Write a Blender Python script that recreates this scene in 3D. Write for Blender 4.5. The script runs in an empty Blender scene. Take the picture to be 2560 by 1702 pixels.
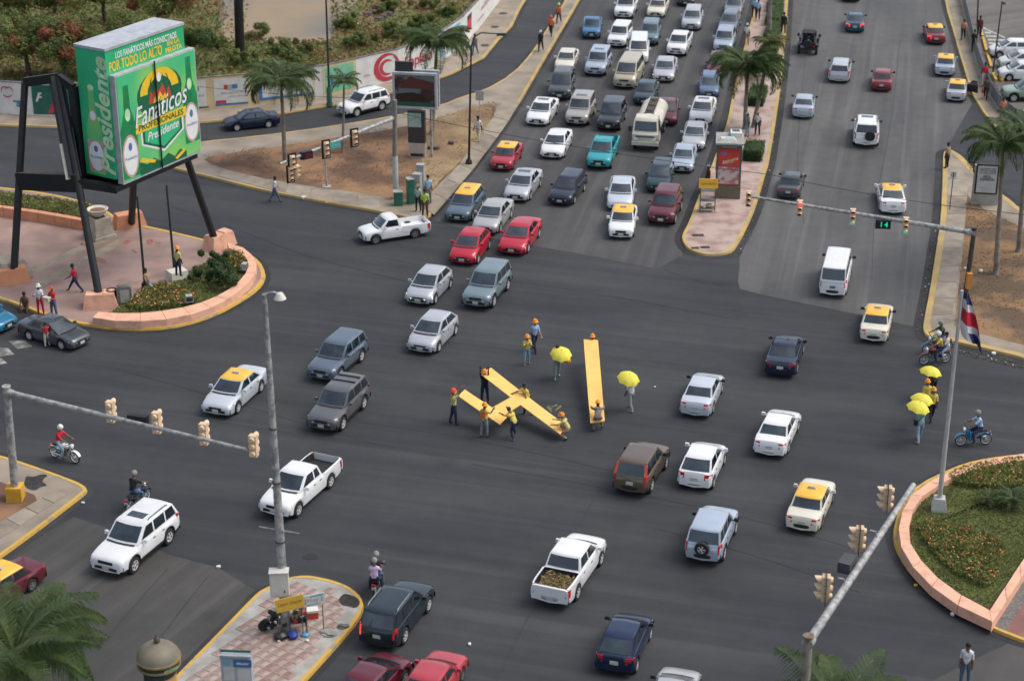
import bpy, bmesh, math, random
from mathutils import Vector, Matrix, Euler
R = math.radians
rng = random.Random(7)
SC = bpy.context.scene
COL = SC.collection

# ---------------------------------------------------------------- camera, sky, sun, exposure
CAM_H, PITCH, FPX = 44.6, R(24.0), 4770.0
cam_d = bpy.data.cameras.new('camera')
cam_d.sensor_width = 36.0
cam_d.lens = FPX / 2560.0 * 36.0
cam_d.clip_start, cam_d.clip_end = 1.0, 3000.0
cam = bpy.data.objects.new('camera', cam_d)
COL.objects.link(cam)
cam.location = (0, 0, CAM_H)
cam.rotation_euler = (R(90) - PITCH, 0, 0)
SC.camera = cam
cam_d.dof.use_dof = True; cam_d.dof.focus_distance = 102.0; cam_d.dof.aperture_fstop = 0.42

SUN_EL, SUN_AZ = R(58), R(84)           # azimuth clockwise from +Y: high, from the right
world = bpy.data.worlds.new('World')
SC.world = world
world.use_nodes = True
wn = world.node_tree
for n in list(wn.nodes): wn.nodes.remove(n)
w_out = wn.nodes.new('ShaderNodeOutputWorld'); w_bg = wn.nodes.new('ShaderNodeBackground')
w_sky = wn.nodes.new('ShaderNodeTexSky'); w_sky.sky_type = 'NISHITA'
w_sky.sun_disc = False; w_sky.sun_elevation = SUN_EL; w_sky.sun_rotation = SUN_AZ
w_sky.air_density, w_sky.dust_density, w_sky.ozone_density = 1.0, 3.0, 1.0
w_bg.inputs['Strength'].default_value = 0.145
w_hs = wn.nodes.new('ShaderNodeHueSaturation'); w_hs.inputs['Saturation'].default_value = 0.62
wn.links.new(w_sky.outputs[0], w_hs.inputs['Color']); wn.links.new(w_hs.outputs[0], w_bg.inputs[0]); wn.links.new(w_bg.outputs[0], w_out.inputs[0])
sun_d = bpy.data.lights.new('sun', 'SUN')
sun_d.energy = 1.05; sun_d.angle = R(34); sun_d.color = (1.0, 0.95, 0.87)
sun = bpy.data.objects.new('sun', sun_d); COL.objects.link(sun)
sdir = Vector((math.sin(SUN_AZ)*math.cos(SUN_EL), math.cos(SUN_AZ)*math.cos(SUN_EL), math.sin(SUN_EL)))
sun.rotation_euler = sdir.to_track_quat('Z', 'Y').to_euler()
sun.location = (60, -20, 90)
vs = SC.view_settings
vs.view_transform = 'Standard'; vs.look = 'None'; vs.gamma = 1.0; vs.use_curve_mapping = False
vs.exposure = 0.58
SC.cycles.max_bounces = 6
SC.cycles.diffuse_bounces = 3

# ---------------------------------------------------------------- helpers
def G(px, py, z=0.0):
    """survey: the world point at height z that the photo (2560x1702) shows at px, py"""
    u, v = px - 1280.0, py - 851.0
    t = (CAM_H - z) / (FPX*math.sin(PITCH) + v*math.cos(PITCH))
    return Vector((u*t, t*(FPX*math.cos(PITCH) - v*math.sin(PITCH)), z))

def GY(px, py, Y):
    """survey: the point in the vertical plane y = Y that the photo shows at px, py"""
    u, v = px - 1280.0, py - 851.0
    t = Y / (FPX*math.cos(PITCH) - v*math.sin(PITCH))
    return Vector((u*t, Y, CAM_H - t*(FPX*math.sin(PITCH) + v*math.cos(PITCH))))

MATS = {}
def mat(name, col, rough=0.6, var=0.12, scale=3.0, metallic=0.0, coat=0.0, bump=0.0, col2=None, emit=0.0,
        stretch=None, detail=4.0, lo=0.35, hi=0.65, spec=0.5):
    """a procedural material: two tones mixed by noise, optional bump from the same noise"""
    if name in MATS: return MATS[name]
    m = bpy.data.materials.new(name); m.use_nodes = True
    nt = m.node_tree; b = nt.nodes['Principled BSDF']
    tc = nt.nodes.new('ShaderNodeTexCoord'); nz = nt.nodes.new('ShaderNodeTexNoise')
    nz.inputs['Scale'].default_value = scale; nz.inputs['Detail'].default_value = detail
    src = tc.outputs['Object']
    if stretch:
        mp = nt.nodes.new('ShaderNodeMapping')
        mp.inputs['Rotation'].default_value = (0, 0, stretch[2]); mp.inputs['Scale'].default_value = (stretch[0], stretch[1], 1)
        nt.links.new(src, mp.inputs[0]); src = mp.outputs[0]
    nt.links.new(src, nz.inputs['Vector'])
    cr = nt.nodes.new('ShaderNodeValToRGB')
    c2 = col2 or tuple(c*(1-var) for c in col)
    c1 = col if col2 else tuple(min(1, c*(1+var*0.5)) for c in col)
    cr.color_ramp.elements[0].position = lo; cr.color_ramp.elements[1].position = hi
    cr.color_ramp.elements[0].color = (*c2, 1); cr.color_ramp.elements[1].color = (*c1, 1)
    nt.links.new(nz.outputs['Fac'], cr.inputs[0]); nt.links.new(cr.outputs[0], b.inputs['Base Color'])
    b.inputs['Roughness'].default_value = rough; b.inputs['Metallic'].default_value = metallic
    b.inputs['Coat Weight'].default_value = coat; b.inputs['Coat Roughness'].default_value = 0.08
    b.inputs['Specular IOR Level'].default_value = spec
    if bump:
        bp = nt.nodes.new('ShaderNodeBump'); bp.inputs['Strength'].default_value = bump; bp.inputs['Distance'].default_value = 0.02
        n2 = nt.nodes.new('ShaderNodeTexNoise'); n2.inputs['Scale'].default_value = scale*9; n2.inputs['Detail'].default_value = 3
        nt.links.new(tc.outputs['Object'], n2.inputs['Vector'])
        nt.links.new(n2.outputs['Fac'], bp.inputs['Height']); nt.links.new(bp.outputs[0], b.inputs['Normal'])
    if emit:
        b.inputs['Emission Strength'].default_value = emit; b.inputs['Emission Color'].default_value = (*col, 1)
    MATS[name] = m
    return m

def leafmat(name, col, var=.35, scale=1.2):
    """leaf: lets some light through"""
    m = mat(name, col, .7, var, scale); nt = m.node_tree; b = nt.nodes['Principled BSDF']; out = nt.nodes['Material Output']
    tr = nt.nodes.new('ShaderNodeBsdfTranslucent'); mx = nt.nodes.new('ShaderNodeMixShader'); mx.inputs[0].default_value = .42
    src = b.inputs['Base Color'].links[0].from_socket
    nt.links.new(src, tr.inputs[0]); nt.links.new(b.outputs[0], mx.inputs[1]); nt.links.new(tr.outputs[0], mx.inputs[2]); nt.links.new(mx.outputs[0], out.inputs[0])
    return m

def paint(name, col, metal=0.0, rough=0.32, coat=0.6):
    return mat('paint_'+name, col, rough, 0.06, 1.2, metallic=metal, coat=coat)

def tag(o, label=None, cat=None, group=None, kind=None):
    if label: o['label'] = label
    if cat: o['category'] = cat
    if group: o['group'] = group
    if kind: o['kind'] = kind
    return o

def link(o, parent=None):
    COL.objects.link(o)
    if parent: o.parent = parent
    return o

def empty(name, loc=(0, 0, 0), rz=0.0, label=None, cat=None, group=None):
    o = bpy.data.objects.new(name, None); o.empty_display_size = 0.3
    o.location = loc; o.rotation_euler = (0, 0, rz)
    link(o); tag(o, label, cat, group)
    return o

def meshobj(name, me, parent=None, loc=None, rz=0.0):
    o = bpy.data.objects.new(name, me)
    if loc is not None: o.location = loc
    if rz: o.rotation_euler = (0, 0, rz)
    return link(o, parent)

class MB:
    """collects faces, builds ONE mesh"""
    def __init__(s): s.v = []; s.f = []; s.m = []
    def add(s, vs, fs, mi=0):
        n = len(s.v); s.v += [tuple(p) for p in vs]
        s.f += [tuple(i+n for i in f) for f in fs]; s.m += [mi]*len(fs)
        return s
    def quad(s, a, b, c, d, mi=0): return s.add([a, b, c, d], [(0, 1, 2, 3)], mi)
    def poly(s, pts, mi=0): return s.add(pts, [tuple(range(len(pts)))], mi)
    def box(s, c, d, rz=0.0, mi=0, taper=1.0, M=None):
        x, y, z = d[0]/2, d[1]/2, d[2]/2; vs = []
        for zz, k in ((-z, 1.0), (z, taper)):
            for xx, yy in ((-x, -y), (x, -y), (x, y), (-x, y)):
                vs.append(Vector((xx*k, yy*k, zz)))
        Rm = M if M is not None else Matrix.Rotation(rz, 3, 'Z')
        c = Vector(c)
        return s.add([c + Rm @ p for p in vs], [(3, 2, 1, 0), (4, 5, 6, 7), (0, 1, 5, 4), (1, 2, 6, 5), (2, 3, 7, 6), (3, 0, 4, 7)], mi)
    def tube(s, p0, p1, r0, r1=None, n=10, mi=0, cap=True):
        p0, p1 = Vector(p0), Vector(p1); r1 = r0 if r1 is None else r1
        d = (p1-p0); q = d.to_track_quat('Z', 'Y').to_matrix()
        vs = [p0 + q @ Vector((r0*math.cos(2*math.pi*i/n), r0*math.sin(2*math.pi*i/n), 0)) for i in range(n)]
        vs += [p1 + q @ Vector((r1*math.cos(2*math.pi*i/n), r1*math.sin(2*math.pi*i/n), 0)) for i in range(n)]
        fs = [(i, (i+1) % n, n+(i+1) % n, n+i) for i in range(n)]
        if cap: fs += [tuple(range(n-1, -1, -1)), tuple(range(n, 2*n))]
        return s.add(vs, fs, mi)
    def path(s, pts, radii, n=8, mi=0):
        for i in range(len(pts)-1): s.tube(pts[i], pts[i+1], radii[i], radii[i+1], n, mi)
        return s
    def lathe(s, prof, n=16, c=(0, 0, 0), M=None, mi=0, mif=None):
        c = Vector(c); vs = []
        for r, z in prof:
            for i in range(n):
                p = Vector((r*math.cos(2*math.pi*i/n), r*math.sin(2*math.pi*i/n), z))
                vs.append(c + (M @ p if M is not None else p))
        for j in range(len(prof)-1):
            fs = [(j*n+i, j*n+(i+1) % n, (j+1)*n+(i+1) % n, (j+1)*n+i) for i in range(n)]
            if j == 0:
                s.add(vs, [], mi); base = len(s.v)-len(vs)
            for i, f in enumerate(fs):
                s.f.append(tuple(k+base for k in f)); s.m.append(mif(j, i) if mif else mi)
        return s
    def prism(s, pts, z0, z1, mi=0, mtop=None, inset_top=None):
        n = len(pts); lo = [(p[0], p[1], z0) for p in pts]
        tp = inset_top or pts
        hi = [(p[0], p[1], z1) for p in tp]
        s.add(lo+hi, [(i, (i+1) % n, n+(i+1) % n, n+i) for i in range(n)], mi)
        s.add(hi, [tuple(range(n))], mi if mtop is None else mtop)
        return s
    def ball(s, c, r, n=8, mi=0, sc=(1, 1, 1)):
        c = Vector(c); vs = [c+Vector((0, 0, -r*sc[2]))]; k = max(3, n//2); fs = []
        for j in range(1, k):
            a = -math.pi/2 + math.pi*j/k
            for i in range(n):
                b = 2*math.pi*i/n
                vs.append(c+Vector((r*sc[0]*math.cos(a)*math.cos(b), r*sc[1]*math.cos(a)*math.sin(b), r*sc[2]*math.sin(a))))
        vs.append(c+Vector((0, 0, r*sc[2]))); top = len(vs)-1
        for i in range(n):
            fs.append((0, 1+(i+1) % n, 1+i)); fs.append((top, 1+(k-2)*n+i, 1+(k-2)*n+(i+1) % n))
        for j in range(k-2):
            for i in range(n):
                fs.append((1+j*n+i, 1+j*n+(i+1) % n, 1+(j+1)*n+(i+1) % n, 1+(j+1)*n+i))
        return s.add(vs, fs, mi)
    def mesh(s, name, mats, smooth=35.0):
        me = bpy.data.meshes.new(name)
        me.from_pydata(s.v, [], s.f)
        for m in mats: me.materials.append(m)
        if len(mats) > 1: me.polygons.foreach_set('material_index', s.m)
        if smooth:
            me.polygons.foreach_set('use_smooth', [True]*len(s.f))
            me.set_sharp_from_angle(angle=R(smooth))
        me.update()
        return me
    def build(s, name, mats, parent=None, smooth=35.0, loc=None, rz=0.0):
        if not isinstance(mats, (list, tuple)): mats = [mats]
        return meshobj(name, s.mesh(name, mats, smooth), parent, loc, rz)

def copy_tree(o, parent=None):
    c = o.copy(); COL.objects.link(c)
    if parent: c.parent = parent
    for ch in list(o.children): copy_tree(ch, c)
    return c

def text_mesh(body, size=1.0, shear=0.0, extrude=0.0, align='CENTER', offset=0.0, bold=0.0):
    cu = bpy.data.curves.new('lettering', 'FONT'); cu.body = body; cu.size = size; cu.shear = shear
    cu.align_x = align; cu.align_y = 'CENTER'; cu.extrude = extrude; cu.offset = bold; cu.resolution_u = 3
    o = bpy.data.objects.new('lettering', cu); COL.objects.link(o)
    dg = bpy.context.evaluated_depsgraph_get(); dg.update()
    me = bpy.data.meshes.new_from_object(o.evaluated_get(dg))
    bpy.data.objects.remove(o); bpy.data.curves.remove(cu)
    me.name = 'lettering'
    return me

def lettering(body, size, m, org, ex, ey, parent=None, shear=0.0, bold=0.0, width=None, name='lettering', label=None, push=0.008):
    """flat lettering with its centre at org, running along ex, up along ey (parent space)"""
    me = text_mesh(body, size, shear, bold=bold); me.materials.append(m)
    ex, ey = Vector(ex).normalized(), Vector(ey).normalized(); ez = ex.cross(ey)
    k = 1.0
    if width and len(me.vertices):
        xs = [v.co.x for v in me.vertices]; k = width/max(0.01, max(xs)-min(xs))
    M = Matrix(((ex.x*k, ey.x, ez.x), (ex.y*k, ey.y, ez.y), (ex.z*k, ey.z, ez.z)))
    o0 = Vector(org) + ez*push
    for v in me.vertices: v.co = M @ v.co + o0
    me.update()
    o = meshobj(name, me, parent)
    if label: o['label'] = label
    return o

def chaikin(pts, it=1, closed=True):
    for _ in range(it):
        out = []; n = len(pts)
        for i in range(n if closed else n-1):
            a, b = pts[i], pts[(i+1) % n]
            out.append((a[0]*.75+b[0]*.25, a[1]*.75+b[1]*.25)); out.append((a[0]*.25+b[0]*.75, a[1]*.25+b[1]*.75))
        if not closed: out = [pts[0]]+out+[pts[-1]]
        pts = out
    return pts

def area(p): return 0.5*sum(p[i][0]*p[(i+1) % len(p)][1]-p[(i+1) % len(p)][0]*p[i][1] for i in range(len(p)))

def inset(pts, d):
    """polygon moved inward by d (pts counter-clockwise)"""
    n = len(pts); out = []
    for i in range(n):
        a, b, c = Vector(pts[i-1]), Vector(pts[i]), Vector(pts[(i+1) % n])
        e1, e2 = (b-a), (c-b)
        if e1.length < 1e-6 or e2.length < 1e-6: out.append(tuple(b)); continue
        n1 = Vector((-e1.y, e1.x)).normalized(); n2 = Vector((-e2.y, e2.x)).normalized()
        nn = n1+n2
        if nn.length < 0.2: nn = n1
        nn.normalize(); k = d/max(0.5, nn.dot(n1))
        out.append(tuple(b+nn*k))
    return out

def gp(pxs, it=0, z=0.0):
    p = [tuple(G(x, y, z)[:2]) for x, y in pxs]
    if area(p) < 0: p.reverse()
    return chaikin(p, it) if it else p

def sheet(name, pts, z, m, kind='structure', parent=None):
    me = MB(); me.poly([(x, y, z) for x, y in pts])
    o = me.build(name, m, parent, smooth=0)
    if kind and not parent: o['kind'] = kind
    return o
def in_poly(x, y, p):
    c = False; j = len(p)-1
    for i in range(len(p)):
        if (p[i][1] > y) != (p[j][1] > y) and x < (p[j][0]-p[i][0])*(y-p[i][1])/(p[j][1]-p[i][1])+p[i][0]: c = not c
        j = i
    return c
def lerp(a, b, t): return a+(b-a)*t
def interp(tab, s):
    for (a, za), (b, zb) in zip(tab, tab[1:]):
        if s <= b: return za+(zb-za)*max(0, min(1, (s-a)/max(1e-6, b-a)))
    return tab[-1][1]
M_TRIM = mat('dark_plastic_trim', (0.018, 0.018, 0.02), 0.55)
M_GLASS = mat('car_window_glass', (.024, .046, .056), .05, .3, 1.6, coat=.5, col2=(.008, .013, .018), spec=.9, detail=3, lo=.42, hi=.68)
def _vary():
    nt = M_GLASS.node_tree; oi = nt.nodes.new('ShaderNodeObjectInfo'); nz = [n for n in nt.nodes if n.type == 'TEX_NOISE'][0]; nz.noise_dimensions = '4D'
    mu = nt.nodes.new('ShaderNodeMath'); mu.operation = 'MULTIPLY'; mu.inputs[1].default_value = 40; nt.links.new(oi.outputs['Random'], mu.inputs[0]); nt.links.new(mu.outputs[0], nz.inputs['W'])
_vary()
M_TYRE = mat('tyre_rubber', (0.02, 0.02, 0.021), 0.85, 0.2, 12)
M_TAXI = mat('taxi_yellow_paint', (0.83, 0.46, 0.045), 0.4, 0.1, 2.0, coat=0.3)
import mathutils.noise
# ---------------------------------------------------------------- the ground and the roads
def asphalt(name, dark, light, ang, warm=0.0):
    m = bpy.data.materials.new(name); m.use_nodes = True; nt = m.node_tree; b = nt.nodes['Principled BSDF']
    tc = nt.nodes.new('ShaderNodeTexCoord')
    def noise(sx, sy, sc, det, rot=0.0, rough=.55):
        mp = nt.nodes.new('ShaderNodeMapping'); mp.vector_type = 'TEXTURE'
        mp.inputs['Rotation'].default_value = (0, 0, rot); mp.inputs['Scale'].default_value = (sx, sy, 1)
        nz = nt.nodes.new('ShaderNodeTexNoise'); nz.inputs['Scale'].default_value = sc; nz.inputs['Detail'].default_value = det; nz.inputs['Roughness'].default_value = rough
        nt.links.new(tc.outputs['Object'], mp.inputs[0]); nt.links.new(mp.outputs[0], nz.inputs['Vector']); return nz.outputs['Fac']
    def ramp(f, p0, p1, c0, c1):
        r = nt.nodes.new('ShaderNodeValToRGB'); e = r.color_ramp.elements
        e[0].position, e[1].position = p0, p1; e[0].color = (*c0, 1); e[1].color = (*c1, 1)
        nt.links.new(f, r.inputs[0]); return r.outputs[0]
    def mix(bt, fac, a, c):
        x = nt.nodes.new('ShaderNodeMix'); x.data_type = 'RGBA'; x.blend_type = bt
        x.inputs[0].default_value = fac; nt.links.new(a, x.inputs[6]); nt.links.new(c, x.inputs[7]); return x.outputs[2]
    c = ramp(noise(14, 5, 1.0, 3, R(ang)), .36, .66, dark, light)                                # broad worn lanes
    c = mix('MULTIPLY', .55, c, ramp(noise(30, 1.1, 1.0, 2, R(ang)), .35, .62, (.72, .72, .74), (1.1, 1.1, 1.08)))   # wheel tracks along the lane
    c = mix('MULTIPLY', .5, c, ramp(noise(1, 1, .9, 5), .3, .7, (.78, .78, .8), (1.12, 1.11, 1.09)))
    c = mix('MULTIPLY', .35, c, ramp(noise(1, 1, 14, 2), .25, .75, (.6, .6, .6), (1.3, 1.3, 1.3)))   # stones
    c = mix('MULTIPLY', .6, c, ramp(noise(1.6, 1.6, .33, 3), .25, .34, (.62, .62, .63), (1, 1, 1)))   # oil and dirt stains
    dust = ramp(noise(46, .9, 1.0, 4, R(ang)), .55, .78, (0, 0, 0), (warm, warm, warm)); x = nt.nodes.new('ShaderNodeMix'); x.data_type = 'RGBA'; nt.links.new(dust, x.inputs[0]); nt.links.new(c, x.inputs[6]); x.inputs[7].default_value = (.19, .185, .175, 1); c = x.outputs[2]
    nt.links.new(c, b.inputs['Base Color'])
    b.inputs['Roughness'].default_value = .82; b.inputs['Specular IOR Level'].default_value = .35
    bp = nt.nodes.new('ShaderNodeBump'); bp.inputs['Strength'].default_value = .25; bp.inputs['Distance'].default_value = .01
    nt.links.new(noise(1, 1, 30, 2), bp.inputs['Height']); nt.links.new(bp.outputs[0], b.inputs['Normal'])
    return m
M_ASPH = asphalt('asphalt_fresh', (.0315, .0340, .0380), (.0490, .0507, .0535), -16, .12)
M_ASPH_AV = asphalt('asphalt_worn_avenue', (.080, .080, .079), (.112, .110, .106), 78, .55)
M_ASPH_Q = asphalt('asphalt_queue', (.058, .058, .059), (.082, .081, .079), 79, .3)
M_ASPH_S = asphalt('asphalt_worn_south', (.052, .050, .047), (.080, .076, .070), 62, .35)
M_ASPH_P = asphalt('asphalt_car_park', (.115, .105, .095), (.16, .15, .135), 30)
M_CONC = mat('pavement_concrete', (.32, .265, .20), .85, .3, .5, bump=.2, col2=(.20, .165, .125), detail=9)
M_CONC2 = mat('pale_concrete', (.40, .385, .34), .85, .25, 1.2, bump=.2, col2=(.26, .25, .22), detail=8)
M_KERB = mat('yellow_kerb_paint', (.55, .335, .06), .75, .3, 1.9, col2=(.33, .26, .15), detail=10, lo=.37, hi=.46)
M_KERBW = mat('worn_yellow_kerb', (.50, .335, .10), .8, .3, .7, col2=(.36, .27, .13), detail=9, lo=.36, hi=.62)
M_KERBG = mat('bare_kerb_concrete', (.36, .34, .29), .85, .3, 1.4, col2=(.2, .19, .17), detail=8)
M_DIRT = mat('bare_dry_dirt', (.27, .152, .078), .95, .3, .30, bump=.6, col2=(.125, .068, .040), detail=12, lo=.42, hi=.58)
M_STRAW = mat('trodden_straw_ground', (.32, .23, .12), .95, .3, .25, bump=.4, col2=(.20, .125, .066), detail=10, lo=.38, hi=.6)
M_DIRT2 = mat('dry_dirt_and_straw', (.25, .145, .07), .95, .3, .32, bump=.6, col2=(.105, .068, .042), detail=12, lo=.42, hi=.58)
M_PINK = mat('pink_paving', (.335, .222, .182), .8, .3, .45, bump=.15, col2=(.235, .155, .125), detail=11, lo=.38, hi=.6)
M_PINKP = mat('pale_pink_paving', (.42, .315, .265), .8, .3, .8, bump=.15, col2=(.29, .185, .155), detail=11, lo=.36, hi=.54)
M_PEACH = mat('peach_wall_paint', (.75, .41, .27), .75, .2, 1.5, col2=(.58, .31, .21), detail=10, lo=.33, hi=.52)
M_ORANGE = mat('orange_wall_paint', (.62, .28, .15), .75, .2, .9, col2=(.52, .22, .11), detail=6)
M_LAWN = mat('short_lawn', (.125, .14, .040), .95, .3, .8, bump=.6, col2=(.085, .095, .03), detail=10)
M_GRAVEL = mat('grey_gravel', (.20, .18, .165), .95, .5, 9, bump=.5, col2=(.1, .095, .09), detail=6)
M_REDP = mat('red_paving', (.26, .11, .085), .8, .3, 1.2, col2=(.18, .085, .07), detail=8)
M_WHITE = mat('white_wall_paint', (.66, .65, .61), .7, .12, 1.0, detail=6)
M_CREAMY = mat('cream_wall_paint', (.60, .46, .26), .7, .12, 1.0, detail=6)
M_BLACK = mat('black_steel_paint', (.012, .012, .013), .45, .3, 2)
M_GREYPOLE = mat('galvanised_steel', (.40, .40, .385), .55, .3, 4, col2=(.22, .215, .205), metallic=.2, detail=6, lo=.4, hi=.58)
M_RUST = mat('rusty_steel', (.13, .075, .045), .8, .4, 3, col2=(.06, .05, .042))
M_WPAINT = mat('worn_white_road_paint', (.33, .32, .29), .8, .4, 1.3, col2=(.12, .118, .11), detail=9, lo=.4, hi=.58)

big = [(-320, -40), (320, -40), (320, 620), (-320, 620)]
sheet('ground', big, 0.0, M_ASPH)
sheet('road', gp([(1880, 560), (1850, 640), (1842, 690), (1850, 722), (1920, 740), (2151, 787), (2303, 820), (2345, 600), (2352, 395), (2436, 250), (2380, 60), (2330, -200), (1990, -200), (1975, 0), (1940, 330), (1916, 430)]), .004, M_ASPH_AV)
sheet('road', gp([(1180, 440), (1075, 548), (1250, 600), (1480, 640), (1640, 672), (1706, 640), (1702, 600), (1900, 0), (1915, -200), (1560, -200), (1451, 0)]), .004, M_ASPH_Q)
sheet('road', gp([(185, 1292), (300, 1330), (420, 1385), (545, 1418), (640, 1476), (660, 1500), (430, 1800), (-260, 2100), (-420, 1650)]), .004, M_ASPH_S)
sheet('road', gp([(2330, 1702), (2420, 1655), (2520, 1608), (2700, 1660), (2700, 1900), (2300, 1900)]), .004, M_ASPH_S)
sheet('car_park', gp([(2412, 0), (2436, 100), (2460, 160), (2490, 215), (2530, 280), (2580, 330), (2800, 470), (3400, 300), (2900, -160), (2404, -160)]), .004, M_ASPH_P)
# asphalt patches
sheet('road', gp([(1655, 672), (1700, 640), (1715, 655), (1850, 660), (1845, 705), (1800, 715), (1700, 690)]), .008, M_ASPH)

M_GUT_SHADE = asphalt('gutter_dirt_and_shade', (.022, .022, .023), (.05, .049, .047), 40)  # kerbside strip: gutter dirt plus a shadow band, both put into the colour
def island(name, pxs, mtop, mk, it=1, w=.20, h=.15, gut=.34):
    """a kerbed pavement: kerb ring h high and w wide, paved inside"""
    p = gp(pxs, it); q = inset(p, w); n = len(p)
    k = MB()
    lo = [(x, y, 0) for x, y in inset(p, -.02)]; hi = [(x, y, h) for x, y in inset(p, .02)]; inn = [(x, y, h) for x, y in q]; inl = [(x, y, h-.08) for x, y in q]
    k.add(lo+hi+inn+inl, [(j*n+i, j*n+(i+1) % n, (j+1)*n+(i+1) % n, (j+1)*n+i) for j in range(3) for i in range(n)])
    o = k.build('kerb', mk, smooth=0); o['kind'] = 'structure'
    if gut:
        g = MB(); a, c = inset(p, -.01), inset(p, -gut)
        g.add([(x, y, .013) for x, y in a]+[(x, y, .012) for x, y in c], [(i, (i+1) % n, n+(i+1) % n, n+i) for i in range(n)]); o2 = g.build('gutter', M_GUT_SHADE, smooth=0); o2['kind'] = 'structure'
    s = sheet(name, inset(p, .03), h-.012, mtop)
    return p, s

H = .15
# plaza under the billboard (left)
plaza_px = [(-60, 738), (0, 751), (60, 772), (120, 795), (200, 815), (223, 817), (272, 825), (380, 828), (462, 817), (543, 790), (611, 752), (645, 727), (662, 705), (664, 684), (650, 657), (617, 635), (570, 617), (535, 609), (429, 583), (342, 564), (299, 553), (262, 527), (200, 505), (120, 487), (0, 472), (-60, 466), (-200, 470), (-200, 720)]
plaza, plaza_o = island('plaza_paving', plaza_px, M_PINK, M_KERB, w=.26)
# dirt triangle
tri_px = [(398, 404), (413, 419), (520, 445), (640, 475), (720, 492), (850, 515), (960, 535), (1030, 549), (1062, 551), (1076, 543), (1120, 495), (1178, 425), (1280, 293), (1370, 136), (1451, 0), (1560, -200), (1500, -200), (1416, 0), (1375, 63), (1329, 136), (1280, 190), (1208, 231), (1156, 245), (1102, 268), (980, 295), (814, 322), (640, 345), (494, 359), (420, 375), (396, 390)]
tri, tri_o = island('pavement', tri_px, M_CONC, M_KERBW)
sheet('dirt_ground', gp([(500, 392), (640, 374), (820, 347), (1000, 320), (1110, 292), (1185, 266), (1246, 258), (1222, 320), (1165, 395), (1105, 452), (1085, 478), (1045, 494), (985, 503), (940, 487), (700, 455), (540, 418)], 1, H), H-.006, M_DIRT)
sheet('dirt_ground', gp([(1010, 322), (1110, 294), (1183, 268), (1238, 262), (1218, 320), (1164, 392), (1100, 450), (1084, 470), (1052, 480), (1040, 440), (1060, 400), (1030, 372)], 2, H), H-.001, M_STRAW)
# wall side pavement and the field behind
wall_base = [(-260, 255), (0, 282), (84, 288), (133, 289), (300, 286), (473, 276), (524, 272), (622, 264), (640, 262), (808, 242), (890, 224), (939, 212), (993, 200), (1080, 168), (1120, 140), (1156, 114), (1197, 68), (1249, 0), (1310, -100), (1360, -200)]
kerb_far = [(-260, 300), (0, 316), (133, 321), (300, 322), (483, 311), (600, 300), (716, 285), (841, 264), (982, 234), (1047, 217), (1129, 187), (1210, 147), (1246, 103), (1280, 68), (1299, 27), (1315, 0), (1400, -200)]
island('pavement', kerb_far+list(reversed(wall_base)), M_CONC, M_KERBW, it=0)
M_FIELD = mat('field_soil', (.27, .205, .13), .95, .4, .06, bump=.3, col2=(.15, .145, .14), detail=10, lo=.42, hi=.56)
fb = [tuple(G(x, y)[:2]) for x, y in wall_base]
fld = fb+[(60, 330), (-160, 330), (-160, 150)]
if area(fld) < 0: fld.reverse()
sheet('field', fld, .10, M_FIELD)
# median
med_px = [(1704, 592), (1706, 606), (1716, 623), (1742, 636), (1769, 642), (1810, 639), (1832, 631), (1845, 612), (1864, 578), (1891, 516), (1916, 426), (1920, 418), (1936, 326), (1950, 231), (1961, 136), (1970, 0), (1985, -200), (1925, -200), (1892, 0), (1874, 67), (1850, 160), (1828, 254), (1819, 304), (1800, 360), (1776, 425), (1747, 491), (1722, 560)]
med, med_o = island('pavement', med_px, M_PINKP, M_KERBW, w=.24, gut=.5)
# right pavement by the car park
cp_px = [(2340, -200), (2361, 0), (2368, 35), (2382, 81), (2393, 122), (2409, 174), (2420, 212), (2433, 245), (2458, 285), (2490, 326), (2540, 372), (2620, 410), (2760, 440), (2760, 395), (2620, 352), (2545, 313), (2500, 280), (2474, 240), (2455, 190), (2436, 135), (2424, 80), (2404, 0), (2385, -200)]
island('pavement', cp_px, M_CONC, M_KERBW, it=0)
# right triangle
rt_px = [(2357, 392), (2360, 382), (2372, 378), (2383, 381), (2403, 393), (2425, 417), (2456, 450), (2491, 480), (2528, 506), (2547, 524), (2620, 565), (2760, 620), (2760, 1010), (2640, 930), (2560, 899), (2480, 880), (2439, 870), (2394, 860), (2345, 852), (2318, 846), (2308, 833), (2307, 815), (2325, 724), (2342, 613), (2351, 554), (2356, 446)]
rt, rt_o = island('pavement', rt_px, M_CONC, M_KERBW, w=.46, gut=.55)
sheet('dirt_ground', gp([(2418, 486), (2436, 505), (2470, 530), (2530, 556), (2600, 590), (2740, 650), (2740, 940), (2560, 862), (2470, 838), (2400, 822), (2386, 812), (2394, 740), (2408, 620)], 0, H), H-.006, M_DIRT2)
# lower left corner
ll_px = [(-200, 1090), (0, 1143), (43, 1156), (122, 1183), (190, 1208), (212, 1220), (219, 1228), (213, 1238), (168, 1272), (100, 1325), (0, 1398), (-120, 1480), (-300, 1500)]
ll, ll_o = island('pavement', ll_px, M_CONC, M_KERB)
sheet('dirt_ground', gp([(-220, 1200), (-20, 1195), (30, 1215), (105, 1243), (60, 1285), (0, 1310), (-60, 1345), (-220, 1440)], 1, H), H-.006, M_DIRT)
# lower median
lm_px = [(633, 1497), (650, 1482), (678, 1469), (721, 1449), (762, 1443), (803, 1449), (852, 1462), (884, 1479), (904, 1499), (910, 1522), (898, 1552), (857, 1602), (803, 1662), (765, 1704), (690, 1790), (380, 1790), (424, 1712), (462, 1672), (545, 1588)]
lm, lm_o = island('pavement', lm_px, M_CONC2, M_KERB)
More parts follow.
